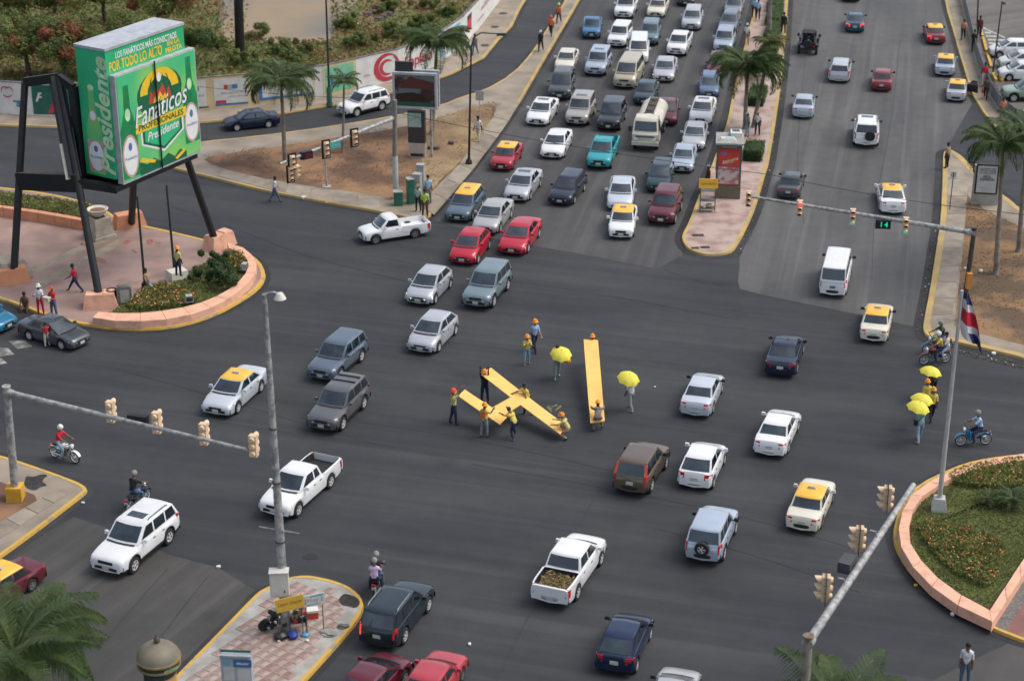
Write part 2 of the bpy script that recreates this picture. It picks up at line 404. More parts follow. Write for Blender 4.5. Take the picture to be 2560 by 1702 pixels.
# right planter island
rp_px = [(2760, 1110), (2560, 1139), (2463, 1151), (2409, 1164), (2366, 1181), (2300, 1213), (2262, 1247), (2241, 1292), (2231, 1340), (2238, 1373), (2260, 1414), (2300, 1463), (2355, 1511), (2409, 1543), (2490, 1581), (2560, 1608), (2760, 1680)]
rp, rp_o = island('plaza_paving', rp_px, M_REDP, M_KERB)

# paving slabs that can be told apart: right pavement strip
slab_m = [mat('slab_tone', (.285, .238, .178), .85, .2, 1.0, bump=.2, detail=8), mat('slab_tone_pale', (.31, .262, .20), .85, .2, 1.2, bump=.2, detail=8), mat('slab_tone_dark', (.25, .208, .155), .85, .25, 1.1, bump=.2, detail=8)]
def slab(parent, corners, z, m, gap=.02, t=.025):
    p = [tuple(c) for c in corners]
    if area(p) < 0: p.reverse()
    q = inset(p, gap); s = MB(); s.prism(q, z-.02, z+t, inset_top=inset(q, .012))
    o = s.build('slab', m, parent, smooth=0); return o
Ls = [(2369, 408), (2369, 445), (2367, 490), (2366, 535), (2362, 580), (2357, 620), (2349, 665), (2342, 705), (2335, 745), (2327, 790), (2323, 812)]
Rs = [(2408, 428), (2425, 452), (2416, 490), (2414, 535), (2409, 580), (2404, 620), (2399, 665), (2394, 705), (2389, 745), (2382, 785), (2376, 806)]
for i in range(len(Ls)-1):
    slab(rt_o, [G(*Ls[i], H)[:2], G(*Ls[i+1], H)[:2], G(*Rs[i+1], H)[:2], G(*Rs[i], H)[:2]], H-.012, slab_m[i % 3])
# slabs of the lower left corner, two rows along its two kerbs
Ao = [(-60, 1372), (-5, 1350), (50, 1315), (95, 1284), (135, 1258), (170, 1236)]; Ai = [(-80, 1350), (-40, 1325), (15, 1296), (62, 1268), (104, 1244), (140, 1224)]
for i in range(5):
    slab(ll_o, [G(*Ao[i], H)[:2], G(*Ao[i+1], H)[:2], G(*Ai[i+1], H)[:2], G(*Ai[i], H)[:2]], H-.008, slab_m[(i*2) % 3])
# slabs along the lower edge of the dirt triangle
To = [(545, 440), (600, 455), (655, 469), (712, 483), (770, 494), (830, 505), (890, 516), (950, 527)]; Ti = [(560, 424), (615, 437), (665, 449), (722, 462), (780, 471), (838, 479), (896, 488), (950, 497)]
for i in range(7):
    slab(tri_o, [G(*To[i], H)[:2], G(*To[i+1], H)[:2], G(*Ti[i+1], H)[:2], G(*Ti[i], H)[:2]], H-.010, slab_m[(i*2+1) % 3])
# slabs of the strip beside the queue
Uo = [(1085, 538), (1118, 500), (1150, 462), (1182, 425), (1212, 385), (1242, 345), (1272, 303), (1300, 256)]; Ui = [(1058, 520), (1086, 483), (1116, 448), (1148, 410), (1178, 370), (1206, 332), (1232, 292), (1262, 246)]
for i in range(7):
    slab(tri_o, [G(*Uo[i], H)[:2], G(*Uo[i+1], H)[:2], G(*Ui[i+1], H)[:2], G(*Ui[i], H)[:2]], H-.010, slab_m[(i*2) % 3])
# tiles of the lower median: laid square to the kerb, gathered as parts of that pavement
tile_m = [mat('red_tile', (.335, .225, .19), .8, .45, 1.6, bump=.15, detail=7), mat('pale_red_tile', (.36, .262, .225), .8, .45, 1.7, bump=.15, detail=7), mat('deep_red_tile', (.30, .185, .15), .8, .45, 1.5, bump=.15, detail=7), mat('greyed_tile', (.345, .275, .235), .8, .45, 1.4, bump=.15, detail=7)]
lm_in = inset(lm, .75)
ts = .50; tile_me = []
for m in tile_m:
    t = MB(); q = [(-ts/2+.018, -ts/2+.018), (ts/2-.018, -ts/2+.018), (ts/2-.018, ts/2-.018), (-ts/2+.018, ts/2-.018)]
    t.prism(q, -.02, .022, inset_top=inset(q, .010)); tile_me.append(t.mesh('tile', [m], 0))
ang = R(54); cx, cy = G(690, 1570)[:2]; ca, sa = math.cos(ang), math.sin(ang); nt_ = 0
cells = []
for i in range(-30, 31):
    for j in range(-30, 31):
        x, y = cx+ts*(i*ca-j*sa), cy+ts*(i*sa+j*ca)
        if in_poly(x, y, lm_in): cells.append((y, x))
cells.sort()
for y, x in cells[:300]:
    o = meshobj('tile', tile_me[rng.choice((0, 0, 1, 1, 1, 2, 3))], lm_o, (x, y, H-.012+rng.uniform(-.006, .004)), ang+rng.uniform(-.01, .01))
rest = MB()
for y, x in cells[300:]:
    q = [(x+ca*a-sa*b_, y+sa*a+ca*b_) for a, b_ in ((-.232, -.232), (.232, -.232), (.232, .232), (-.232, .232))]; rest.prism(q, H-.03, H+.01, mi=rng.choice((0, 0, 1, 1, 1, 2, 3)))
if rest.f: o = rest.build('tile', tile_m, lm_o, smooth=0); o['kind'] = 'stuff'
# road markings: what is left of the zebra at the left, car park bays
for q in ([(20, 852), (62, 851), (80, 866), (44, 872)], [(-12, 868), (20, 870), (36, 886), (0, 892)], [(-30, 888), (4, 896), (18, 908), (-20, 914)], [(-60, 905), (-20, 915), (-10, 930), (-60, 935)]):
    sheet('road_marking', gp(q), .008, M_WPAINT)
M_BAY = mat('white_bay_line', (.42, .41, .38), .8, .2, 2)
for a, c, w in (((2442, 63), (2512, 95), 1.6), ((2462, 82), (2478, 83), 2), ((2465, 91), (2492, 92), 2), ((2470, 100), (2512, 101), 2), ((2473, 109), (2520, 111), 2)):
    sheet('road_marking', gp([(a[0], a[1]-w), (c[0], c[1]-w), (c[0], c[1]+w), (a[0], a[1]+w)]), .008, M_BAY)
# yellow chalk scrawl between the letters
for q in ([(1366, 1018), (1372, 1012), (1382, 1024), (1378, 1030)], [(1376, 1016), (1392, 1010), (1394, 1014), (1380, 1020)], [(1386, 1024), (1402, 1012), (1404, 1017), (1390, 1028)]):
    sheet('road_marking', gp(q), .008, mat('faded_yellow_chalk', (.22, .18, .05), .9, .4, 3, col2=(.08, .075, .05)))
# old joints in the asphalt: thin tarred lines
M_TAR = mat('tar_seam', (.027, .027, .028), .7, .3, 3)
def seam(pxs, w=.035):
    p = chaikin([tuple(G(x, y)[:2]) for x, y in pxs], 2, False); m = MB()
    L_, R_ = [], []
    for i, q in enumerate(p):
        a, c = Vector(p[max(0, i-1)]), Vector(p[min(len(p)-1, i+1)]); d = (c-a).normalized(); nn = Vector((-d.y, d.x))*w*rng.uniform(.6, 1.5)/2; L_.append(Vector(q)+nn); R_.append(Vector(q)-nn)
    for i in range(len(p)-1): m.quad((*R_[i], .011), (*R_[i+1], .011), (*L_[i+1], .011), (*L_[i], .011))
    o = m.build('tar_seam', M_TAR, smooth=0); o['kind'] = 'structure'
for q in ([(1180, 1160), (1500, 1215), (1900, 1300), (2180, 1385)], [(900, 1055), (1120, 1085), (1420, 1150), (1640, 1205)], [(930, 640), (1200, 690), (1500, 735), (1850, 800)], [(300, 925), (520, 985), (760, 1060), (980, 1120)], [(1240, 1702), (1320, 1540), (1430, 1340), (1560, 1120)], [(2010, 560), (1990, 420), (2005, 220), (2030, 0)], [(2180, 700), (2185, 520), (2230, 300), (2250, 100)], [(1640, 1320), (1900, 1390), (2150, 1480)], [(420, 1420), (330, 1520), (230, 1640)], [(520, 1440), (440, 1540), (330, 1690)], [(1080, 720), (960, 690), (760, 640), (560, 560), (380, 500)]): seam(q)
# manholes and a pothole
def cover(px, py, r, m, label):
    t = MB(); t.lathe([(0.001, .008), (r*.85, .008), (r*.85, .016), (r, .016), (r, .0)], 20)
    o = t.build('manhole_cover', m, loc=G(px, py)+Vector((0, 0, .006 if py > 700 else H-.01)))
    tag(o, label, 'manhole cover', 'manhole covers')
M_IRON = mat('cast_iron', (.04, .038, .036), .6, .4, 6)
cover(1258, 38, .40, M_IRON, 'dark round cover on the pavement, farthest along the white wall')
cover(1237, 72, .38, M_IRON, 'dark round cover on the pavement, middle one along the white wall')
cover(1212, 118, .38, M_IRON, 'dark round cover on the pavement, nearest the kerb by the curved wall')
M_HOLE = mat('wet_pothole_mud', (.018, .014, .010), .5, .5, 5)
hp = [tuple(G(777+18*math.cos(a)*(1+.2*math.sin(3*a)), 1391+9*math.sin(a)*(1+.15*math.cos(2*a)))[:2]) for a in [i*.39 for i in range(16)]]
if area(hp) < 0: hp.reverse()
sheet('pothole', hp, .008, M_HOLE)
# soot stains where rubbish was burnt
M_SOOT = mat('soot_stain', (.016, .015, .015), .9, .4, 4, col2=(.05, .045, .04), detail=8)
for pts, z in ([(62, 1200), (66, 1188), (84, 1192), (104, 1184), (122, 1187), (108, 1196), (106, 1204), (120, 1213), (102, 1216), (88, 1226), (70, 1222), (60, 1212)], H-.004), ([(852, 1490), (862, 1483), (880, 1488), (896, 1495), (901, 1508), (890, 1520), (872, 1514), (854, 1512), (846, 1500)], H+.016):
    sheet('soot_stain', gp(pts, 1, H), z, M_SOOT)
# dark drain lids on the median tip, grey lids on the plaza
for px, py, w, d in ((1745, 588, .75, .35), (1763, 618, .6, .35), (1738, 620, .5, .3)):
    t = MB(); t.box((0, 0, .01), (w, d, .03)); t.box((0, 0, .022), (w*.8, d*.6, .02))
    tag(t.build('drain_lid', M_IRON, loc=G(px, py, H)+Vector((0, 0, -.004)), rz=.1), {1745: 'dark drain lid on the median tip, upper one', 1763: 'dark drain lid on the median tip, next to the rounded yellow end', 1738: 'small dark drain lid by the left kerb of the median tip'}[px], 'drain lid', 'drain lids on the median')
# rust red stains on the plaza
M_STAIN = mat('rust_red_stain', (.24, .075, .05), .85, .3, 2.5, col2=(.32, .17, .14), detail=9, lo=.3, hi=.6)
for pts in ([(235, 641), (252, 644), (270, 656), (262, 660), (240, 654)], [(300, 606), (328, 597), (334, 601), (312, 614)], [(362, 602), (380, 595), (384, 606), (372, 613)], [(198, 606), (236, 612), (232, 618), (200, 613)], [(330, 622), (344, 630), (340, 634), (326, 626)], [(390, 604), (404, 607), (402, 611), (388, 609)]):
    sheet('paving_stain', gp(pts, 2, H), H-.008, M_STAIN)
# pale bands in the plaza paving, laid as strips
M_BAND = mat('sand_coloured_band', (.31, .25, .175), .85, .25, 1.2, detail=8)
for a, c, w in (((60, 684), (270, 592), 6), ((88, 715), (300, 604), 7)):
    sheet('plaza_paving', gp([(a[0]-4, a[1]-w), (c[0]-4, c[1]-w), (c[0]+4, c[1]+w), (a[0]+4, a[1]+w)], 0, H), H-.009, M_BAND)

# ---------------------------------------------------------------- plants
M_LEAF = [leafmat('leaf_mid_green', (.13, .18, .045)), leafmat('leaf_light_green', (.20, .24, .065)), leafmat('leaf_dark_green', (.058, .11, .034)), leafmat('leaf_rust', (.32, .095, .05), .4), leafmat('leaf_straw', (.27, .19, .085), .4)]
M_FLOWER = mat('orange_petals', (.78, .22, .07), .6, .3, 6); M_FLOWER2 = mat('pink_orange_petals', (.80, .30, .16), .6, .3, 6)
M_BARK = mat('grey_brown_bark', (.10, .075, .05), .9, .4, 4)
def leaves(b, n, rad, cz, size, mids, sq=1.0, shell=.35, cl=0):
    """leaf-sized faces through a crown made of clumps"""
    cls = [(Vector((rng.gauss(0, .5)*rad, rng.gauss(0, .5)*rad, cz+rng.uniform(-.45, .5)*rad*sq)), rng.uniform(.3, .55)*rad, rng.choice(mids)) for _ in range(cl or 9)]
    for _ in range(n):
        c, r, mi = rng.choice(cls)
        d = Vector((rng.gauss(0, 1), rng.gauss(0, 1), rng.gauss(0, 1))).normalized()
        p = c+d*r*(rng.random()**shell)*Vector((1, 1, sq)).z
        if p.z < .02: p.z = .02+rng.random()*.1
        t = Vector((rng.gauss(0, 1), rng.gauss(0, 1), rng.gauss(0, .6))).normalized(); u = t.cross(d)
        if u.length < .1: continue
        u.normalize(); s = size*rng.uniform(.6, 1.3)
        b.add([p-t*s, p-u*s*.45, p+t*s, p+u*s*.45], [(0, 1, 2, 3)], mi if rng.random() < .75 else rng.choice(mids))
    return b
LM = M_LEAF+[M_FLOWER, M_FLOWER2]
def shrub_set(n, rad, cz, size, mids, sq=.8, cl=9, k=3): return [leaves(MB(), n, rad, cz, size, mids, sq, cl=cl).mesh('foliage', LM, 0) for _ in range(k)]
def shrub(me, loc, s, label, group=None, cat='shrub', name='shrub', stem=True):
    e = empty(name, loc, rng.uniform(0, 6), label, cat, group)
    f = meshobj('foliage', me, e); f.scale = (s*rng.uniform(.9, 1.1), s*rng.uniform(.9, 1.1), s)
    if stem:
        t = MB(); t.path([(0, 0, -.05), (.06*s, .03, .35*s), (.02, .05, .7*s)], [.06*s, .045*s, .02*s], 6); t.build('stem', M_BARK, e)
    return e
M_ROUGH = mat('rough_green_ground', (.125, .135, .045), .95, .3, .13, bump=.5, col2=(.205, .14, .07), detail=10, lo=.34, hi=.58)
sheet('field', gp([(-260, -60), (560, -60), (545, 60), (560, 112), (640, 112), (760, 118), (830, 100), (850, 60), (880, 20), (920, -20), (1000, -60), (1260, -60), (1246, 0), (1194, 66), (1152, 112), (1116, 138), (1076, 165), (990, 197), (936, 209), (806, 239), (640, 259), (473, 273), (300, 283), (133, 286), (0, 279), (-260, 252)]), .112, M_ROUGH)
# rank growth behind the wall: trees first, then shrubs one can tell apart, then the scrub that nobody could count
TREES = [shrub_set(8500, 2.9, 3.5, .14, ms, .75, cl=16, k=1)[0] for ms in ((0, 1, 3, 0, 1, 3), (0, 1, 0, 1, 0, 3), (2, 0, 1, 0, 2))]
tree_px = [(-40, 190, 0, 1.15, 'rust and green leafed tree at the left edge behind the wall'), (75, 175, 1, 1.1, 'olive tree behind the wall, second from the left edge'), (165, 185, 0, 1.0, 'rust speckled tree just left of the green billboard'),
           (20, 60, 1, 1.1, 'olive tree in the top left corner of the photo'), (140, 60, 0, 1.15, 'rusty tree in the top row, left of the billboard top'), (265, 45, 0, 1.05, 'red flecked tree directly above the billboard'), (395, 75, 0, 1.0, 'reddish tree right behind the upper right corner of the billboard'),
           (480, 150, 2, .75, 'dark green tree between the billboard and the thick black pole'), (330, 140, 1, .9, 'olive tree hidden behind the billboard box'), (250, 185, 2, .8, 'dark tree behind the billboard frame')]
for px, py, k, s, lab in tree_px:
    g = G(px, py+18, .1); e = empty('broadleaf_tree', g, rng.uniform(0, 6), lab, 'tree', 'trees behind the painted wall')
    f = meshobj('crown', TREES[k], e); f.scale = (s, s, s*.95)
    t = MB(); t.path([(0, 0, -.1), (.1, .1, 1.4*s), (-.05, .2, 2.6*s)], [.22*s, .17*s, .1*s], 8)
    for a in range(4): t.path([(0, .15, 1.7*s+a*.2), (math.cos(a*1.7)*.9*s, math.sin(a*1.7)*.9*s, 2.9*s+a*.2), (math.cos(a*1.7)*1.7*s, math.sin(a*1.7)*1.7*s, 3.9*s)], [.1*s, .06*s, .02*s], 6)
    t.build('trunk', M_BARK, e)
SHRUBS = shrub_set(2200, 1.2, .6, .11, (0, 1, 0, 1), .6, k=2)+shrub_set(2200, 1.2, .55, .11, (1, 4, 0, 1), .6, k=2)
shr_px = [(545, 115, 0, 1.2, 'leafy shrub just left of the foot of the thick black pole'), (640, 90, 2, 1.1, 'shrub right of the thick black pole'), (690, 130, 0, 1.2, 'green shrub behind the tall feathery palm'), (762, 120, 3, 1.0, 'straw coloured shrub left of the thin green lamp pole'),
          (870, 62, 0, 1.2, 'round green shrub on the bare slope above the mint green sign'), (958, 22, 0, 1.15, 'lone shrub near the top edge above the heap of stones'), (905, 110, 1, 1.2, 'green shrub above the mint green sign on the wall'), (985, 88, 0, 1.2, 'green shrub above the red swirl sign'), (1052, 62, 1, 1.1, 'shrub behind the bend of the wall'), (1120, 30, 0, 1.0, 'shrub behind the white wall near the top edge'), (1060, 15, 3, 1.0, 'dry shrub near the top edge left of the wall'), (600, 160, 1, 1.1, 'shrub close behind the cream wall panels'), (740, 155, 1, 1.0, 'low shrub close behind the wall next to the mint green sign')]
for px, py, k, s, lab in shr_px: shrub(SHRUBS[k], G(px, py+8, .1), s, lab, 'shrubs on the waste ground')
sc = MB()
wp = [tuple(p) for p in fb]
def dens(px, py):
    if py > 300 or px < 420: return .9
    if 560 < px < 830 and py < 105: return .0 if px > 620 else .15
    if px > 840 and py < 60: return .62
    return .85
N = 0
while N < 26000:
    px, py = rng.uniform(-60, 1230), rng.uniform(-30, 285)
    p = G(px, py, .1)
    wl = interp([(-260, 255)]+wall_base[1:18], px)
    if py > wl-6 or rng.random() >= dens(px, py): continue
    N += 1
    hi_ = dens(px, py) > .5; nz = mathutils.noise.noise(Vector((p.x*.11, p.y*.11, 3.0)))
    hh = rng.uniform(.05, .34+.5*max(0, nz))*(1 if hi_ else .45); d = Vector((rng.gauss(0, 1), rng.gauss(0, 1), rng.gauss(.2, .6))).normalized(); u = d.cross(Vector((rng.gauss(0, 1), rng.gauss(0, 1), .6))).normalized(); w = rng.uniform(.10, .24)
    mi = rng.choice((0, 1, 1, 0, 4, 2) if nz > 0 else (1, 4, 4, 3, 0)) if hi_ else rng.choice((4, 4, 4, 1))
    q = p+Vector((0, 0, hh)); sc.add([q-d*w, q-u*w*.55, q+d*w, q+u*w*.55], [(0, 1, 2, 3)], mi)
o = sc.build('scrub', LM, smooth=0); o['kind'] = 'stuff'; o['label'] = 'knee high green and straw coloured weeds on the waste ground'

# tufts, straw and crumbs on the bare lots
def crumbs(poly, n, label, z=H-.004):
    xs = [p[0] for p in poly]; ys = [p[1] for p in poly]; b = MB(); k = 0
    while k < n:
        x, y = rng.uniform(min(xs), max(xs)), rng.uniform(min(ys), max(ys))
        if not in_poly(x, y, poly): continue
        k += 1
        if mathutils.noise.noise(Vector((x*.22, y*.22, 9))) < -.02 and rng.random() < .8: continue
        if rng.random() < .25: s = rng.uniform(.02, .06); b.box((x, y, z+s*.4), (s*1.5, s, s), rz=rng.uniform(0, 3), mi=2); continue
        for _ in range(3):
            a = rng.uniform(0, 6.3); l = rng.uniform(.06, .2); d = Vector((math.cos(a), math.sin(a), rng.uniform(.1, .7)))*l; w = Vector((-math.sin(a), math.cos(a), 0))*.018
            p = Vector((x+rng.gauss(0, .08), y+rng.gauss(0, .08), z)); b.add([p-w, p+w, p+d], [(0, 1, 2)], rng.choice((0, 0, 1)))
    o = b.build('dry_grass', [M_LEAF[4], mat('dead_brown_grass', (.19, .12, .06), .9, .3, 2), mat('dirt_crumb', (.24, .155, .09), .9, .4, 5)], smooth=0); o['kind'] = 'stuff'; o['label'] = label
crumbs(gp([(500, 392), (640, 374), (820, 347), (1000, 320), (1110, 292), (1185, 266), (1246, 258), (1222, 320), (1165, 395), (1105, 452), (1085, 478), (1045, 494), (985, 503), (940, 487), (700, 455), (540, 418)]), 4200, 'dry grass and crumbs on the dirt triangle')
crumbs(gp([(2418, 486), (2436, 505), (2470, 530), (2530, 556), (2600, 590), (2600, 870), (2560, 862), (2470, 838), (2400, 822), (2386, 812), (2394, 740), (2408, 620)]), 2600, 'dry grass and crumbs on the right dirt lot')
# palms
M_FROND = leafmat('palm_frond_green', (.088, .140, .042), .4); M_FROND2 = leafmat('palm_frond_yellow_green', (.13, .15, .04), .4); M_FRONDDRY = mat('dry_palm_frond', (.16, .095, .045), .8, .4, 2)
M_RACH = mat('palm_rib', (.10, .10, .035), .6); M_PTRUNK = mat('palm_trunk_grey', (.26, .225, .175), .9, .3, 2.2, col2=(.15, .125, .10), detail=7, bump=.3); M_SHAFT = mat('palm_crownshaft', (.14, .15, .03), .5, .3, 2)
def frond_mesh(L, droop, wid, n=46, m=M_FROND, lw=.019):
    b = MB(); P = []
    for i in range(13):
        t = i/12; a = R(62)-t*droop
        P.append((P[-1][0]+math.cos(a)*L/12, P[-1][1]+math.sin(a)*L/12) if P else (0, 0))
    at = lambda t: (interp([(i/12, p[0]) for i, p in enumerate(P)], t), interp([(i/12, p[1]) for i, p in enumerate(P)], t))
    b.path([Vector((p[0], 0, p[1])) for p in P[::3]], [.035, .028, .02, .014, .006], 5, 1)
    for i in range(n):
        t = .12+.88*i/(n-1); x, z = at(t); ll = wid*math.sin(math.pi*min(1, .18+t*.78))*rng.uniform(.85, 1.1)
        for sd in (1, -1):
            fw = .42+.4*t; dz = rng.uniform(-.30, .12)
            p0 = Vector((x, 0, z)); p1 = p0+Vector((ll*fw*.5, sd*ll*.55, ll*.10+dz*.2)); p2 = p0+Vector((ll*fw, sd*ll*rng.uniform(.7, .95), -ll*(.45+.5*rng.random())))
            w = Vector((lw+.010*rng.random(), 0, 0))*L/2.6
            b.add([p0-w, p0+w, p1+w*1.1, p1-w*1.1, p2], [(0, 1, 2, 3), (3, 2, 4)], 0)
    return b.mesh('frond', [m, M_RACH], 0)
FR = {k: [frond_mesh(3.0, d, .66, m=m) for d in (R(85), R(122), R(158))] for k, m in (('green', M_FROND), ('light', M_FROND2))}
FR['fine'] = [frond_mesh(3.1, d, .78, 70, M_FROND, .008) for d in (R(80), R(112), R(145))]
FRDRY = frond_mesh(2.3, R(170), .4, 22, M_FRONDDRY)
def palm(base, top, label, s=1.0, n=20, kind='green', r=.16, dry=0, lean=None, trunk=True):
    base, top = Vector(base), Vector(top); e = empty('palm_tree', base, 0, label, 'palm tree', 'palms around the junction')
    d = top-base
    t = MB(); pts = [Vector((0, 0, -.05)), Vector((0, 0, .25)), d*.4, d*.78]; t.path(pts, [r*1.45, r*1.1, r*.95, r*.72], 12); t.build('trunk', M_PTRUNK, e)
    t = MB(); t.path([d*.78, d*.86, d], [r*.86, r*.78, r*.35], 10); t.build('crownshaft', M_SHAFT, e)
    for i in range(n):
        f = meshobj('frond', FR[kind][0 if i < n*.3 else (1 if i < n*.72 else 2)], e, d, 0)
        f.rotation_euler = (rng.gauss(0, .12), rng.uniform(-.30, .12)+(0.25 if i > n*.72 else 0), i*2.39996+rng.uniform(-.2, .2))
        f.scale = (s*rng.uniform(.88, 1.1),)*3
    for i in range(dry):
        f = meshobj('frond', FRDRY, e, d*.93, 0); f.rotation_euler = (0, .5, i*2.1+.5); f.scale = (s*.85,)*3
    return e
def palm_px(bx, by, tx, ty, label, **k):
    b_ = G(bx, by, H); palm(b_, GY(tx, ty, b_.y), label, **k)
palm_px(713, 407, 703, 212, 'tall feathery palm on the dirt triangle, in front of the cream wall panels', s=1.12, n=32)
palm_px(857, 381, 860, 208, 'small thin palm on the dirt triangle in front of the white off-road car', s=.55, n=14, r=.10)
palm_px(1080, 335, 1092, 116, 'palm with painted orange trunk behind the screen sign', s=1.1, n=30)
palm_px(1862, 322, 1868, 178, 'big dark palm on the median hanging over the queue', s=1.15, n=46, dry=5)
palm_px(1884, 318, 1925, 112, 'yellowish palm behind the big dark one on the median', s=.58, n=16, kind='light', dry=1)
palm_px(1922, 96, 1928, -95, 'median palm with its crown above the top edge of the photo', s=1.0, n=14, r=.20)
palm_px(2489, 684, 2508, 372, 'palm nearest us on the right dirt patch, beside the framed poster', s=1.02, n=30)
palm_px(2546, 628, 2568, 350, 'palm at the right edge of the right dirt patch', s=1.0, n=26, dry=2)
b_ = G(40, 1830, 0); palm(b_, GY(36, 1648, b_.y), 'big palm filling the lower left corner of the photo', s=1.32, n=38, r=.2, kind='fine')
b_ = G(2070, 1960, 0); palm(b_, GY(2085, 1800, b_.y), 'palm tip poking up from the bottom edge near the signal pole', s=1.15, n=30, kind='fine')
# planter plants: flowering ground cover in beds, a bush, a cycad
def bed(name, poly, n, hgt, mids, size, label, z=H, flower=.06):
    xs = [p[0] for p in poly]; ys = [p[1] for p in poly]; b = MB(); k = 0
    while k < n:
        x, y = rng.uniform(min(xs), max(xs)), rng.uniform(min(ys), max(ys))
        if not in_poly(x, y, poly): continue
        k += 1; zz = z+hgt*rng.random()**.6
        d = Vector((rng.gauss(0, 1), rng.gauss(0, 1), abs(rng.gauss(.3, .6)))).normalized(); u = d.cross(Vector((rng.gauss(0, 1), rng.gauss(0, 1), .3))).normalized(); s = size*rng.uniform(.6, 1.2)
        fl = rng.random() < flower*2.2 and zz > z+hgt*.72
        if fl: s *= .8; mi = rng.choice((5, 6))
        else: mi = rng.choice(mids)
        p = Vector((x, y, zz)); b.add([p-d*s, p-u*s*.5, p+d*s, p+u*s*.5], [(0, 1, 2, 3)], mi)
    o = b.build(name, LM, smooth=0); o['kind'] = 'stuff'; o['label'] = label; return o
# left planter
lp_in = [(232, 793), (283, 790), (380, 790), (488, 773), (557, 746), (611, 706), (633, 671), (625, 645), (606, 628), (580, 622), (571, 630), (545, 642), (516, 656), (478, 676), (455, 690), (432, 703), (402, 711), (382, 714), (361, 725), (337, 747), (312, 758), (293, 768), (288, 778)]
lp = gp(lp_in, 1, .3)
sheet('lawn', lp, .30, M_LAWN)
bed('grass', lp, 9000, .10, (0, 1, 0, 4), .07, 'short grass in the peach walled planter under the billboard', z=.29, flower=0)
bed('flower_bed', gp([(312, 770), (330, 752), (372, 722), (402, 716), (440, 720), (478, 744), (500, 752), (470, 768), (400, 776), (340, 780)], 1, .3), 3800, .38, (1, 0, 1, 1), .10, 'bushy bed of small orange flowers in the left planter', z=.30, flower=.13)
bed('flower_bed', gp([(560, 640), (600, 632), (622, 655), (612, 690), (590, 680), (566, 662)], 1, .3), 1200, .35, (1, 0, 2), .10, 'orange flowers near the tip of the left planter', z=.30, flower=.13)
DK = shrub_set(3000, 1.0, .85, .11, (2, 2, 0), .8, k=2)
shrub(DK[0], G(552, 716, .3), 1.0, 'dark green round bush in the left planter', 'dark bushes in the planter'); shrub(DK[1], G(502, 703, .3), .72, 'smaller dark bush beside the white block with a person on it', 'dark bushes in the planter'); shrub(DK[1], G(552, 672, .3), .8, 'dark bush behind the round one, by the plaza edge', 'dark bushes in the planter')
# right planter
rp_in = [(2760, 1150), (2560, 1152), (2470, 1164), (2400, 1184), (2345, 1208), (2300, 1236), (2275, 1268), (2266, 1305), (2267, 1335), (2281, 1377), (2314, 1428), (2382, 1482), (2444, 1519), (2468, 1526), (2512, 1464), (2560, 1396), (2760, 1120)]
rl = gp(rp_in, 0, .3); sheet('lawn', rl, .30, M_LAWN)
vis = gp([(2300, 1236), (2275, 1268), (2266, 1305), (2267, 1335), (2281, 1377), (2314, 1428), (2382, 1482), (2444, 1519), (2468, 1526), (2512, 1464), (2580, 1370), (2580, 1152), (2470, 1164), (2400, 1184), (2345, 1208)], 0, .3)
bed('grass', vis, 15000, .10, (0, 1, 0, 4, 0), .06, 'short grass in the right planter round the flagpole', z=.29, flower=0)
bed('flower_bed', gp([(2297, 1310), (2310, 1304), (2350, 1312), (2400, 1320), (2440, 1335), (2480, 1345), (2512, 1365), (2518, 1395), (2500, 1425), (2485, 1460), (2470, 1474), (2440, 1466), (2390, 1440), (2340, 1400), (2318, 1365), (2298, 1345)], 1, .3), 6500, .34, (1, 0, 1, 1), .085, 'lower bed of orange flowers in the right planter', z=.30, flower=.10)
bed('flower_bed', gp([(2365, 1195), (2430, 1172), (2500, 1160), (2580, 1152), (2600, 1200), (2560, 1230), (2500, 1226), (2420, 1222), (2375, 1212)], 1, .3), 5200, .38, (1, 0, 1, 1), .085, 'upper bed of orange flowers behind the flagpole foot', z=.30, flower=.09)
e = empty('cycad', G(2530, 1268, .3), 0, 'spiky dark green cycad in the right planter', 'plant')
CY = frond_mesh(1.15, R(85), .26, 26)
for i in range(26):
    f = meshobj('frond', CY, e, (0, 0, .3)); f.rotation_euler = (0, rng.uniform(-.35, .25), i*2.4); f.scale = (rng.uniform(.8, 1.1),)*3
t = MB(); t.lathe([(.2, 0), (.22, .2), (.12, .38), (.01, .42)], 10); t.build('trunk', M_BARK, e)
e = copy_tree(e); e.location = G(2470, 1262, .3); e.rotation_euler = (0, 0, 1.3); e.scale = (.7,)*3; e['label'] = 'small cycad between the flagpole foot and the bigger one'
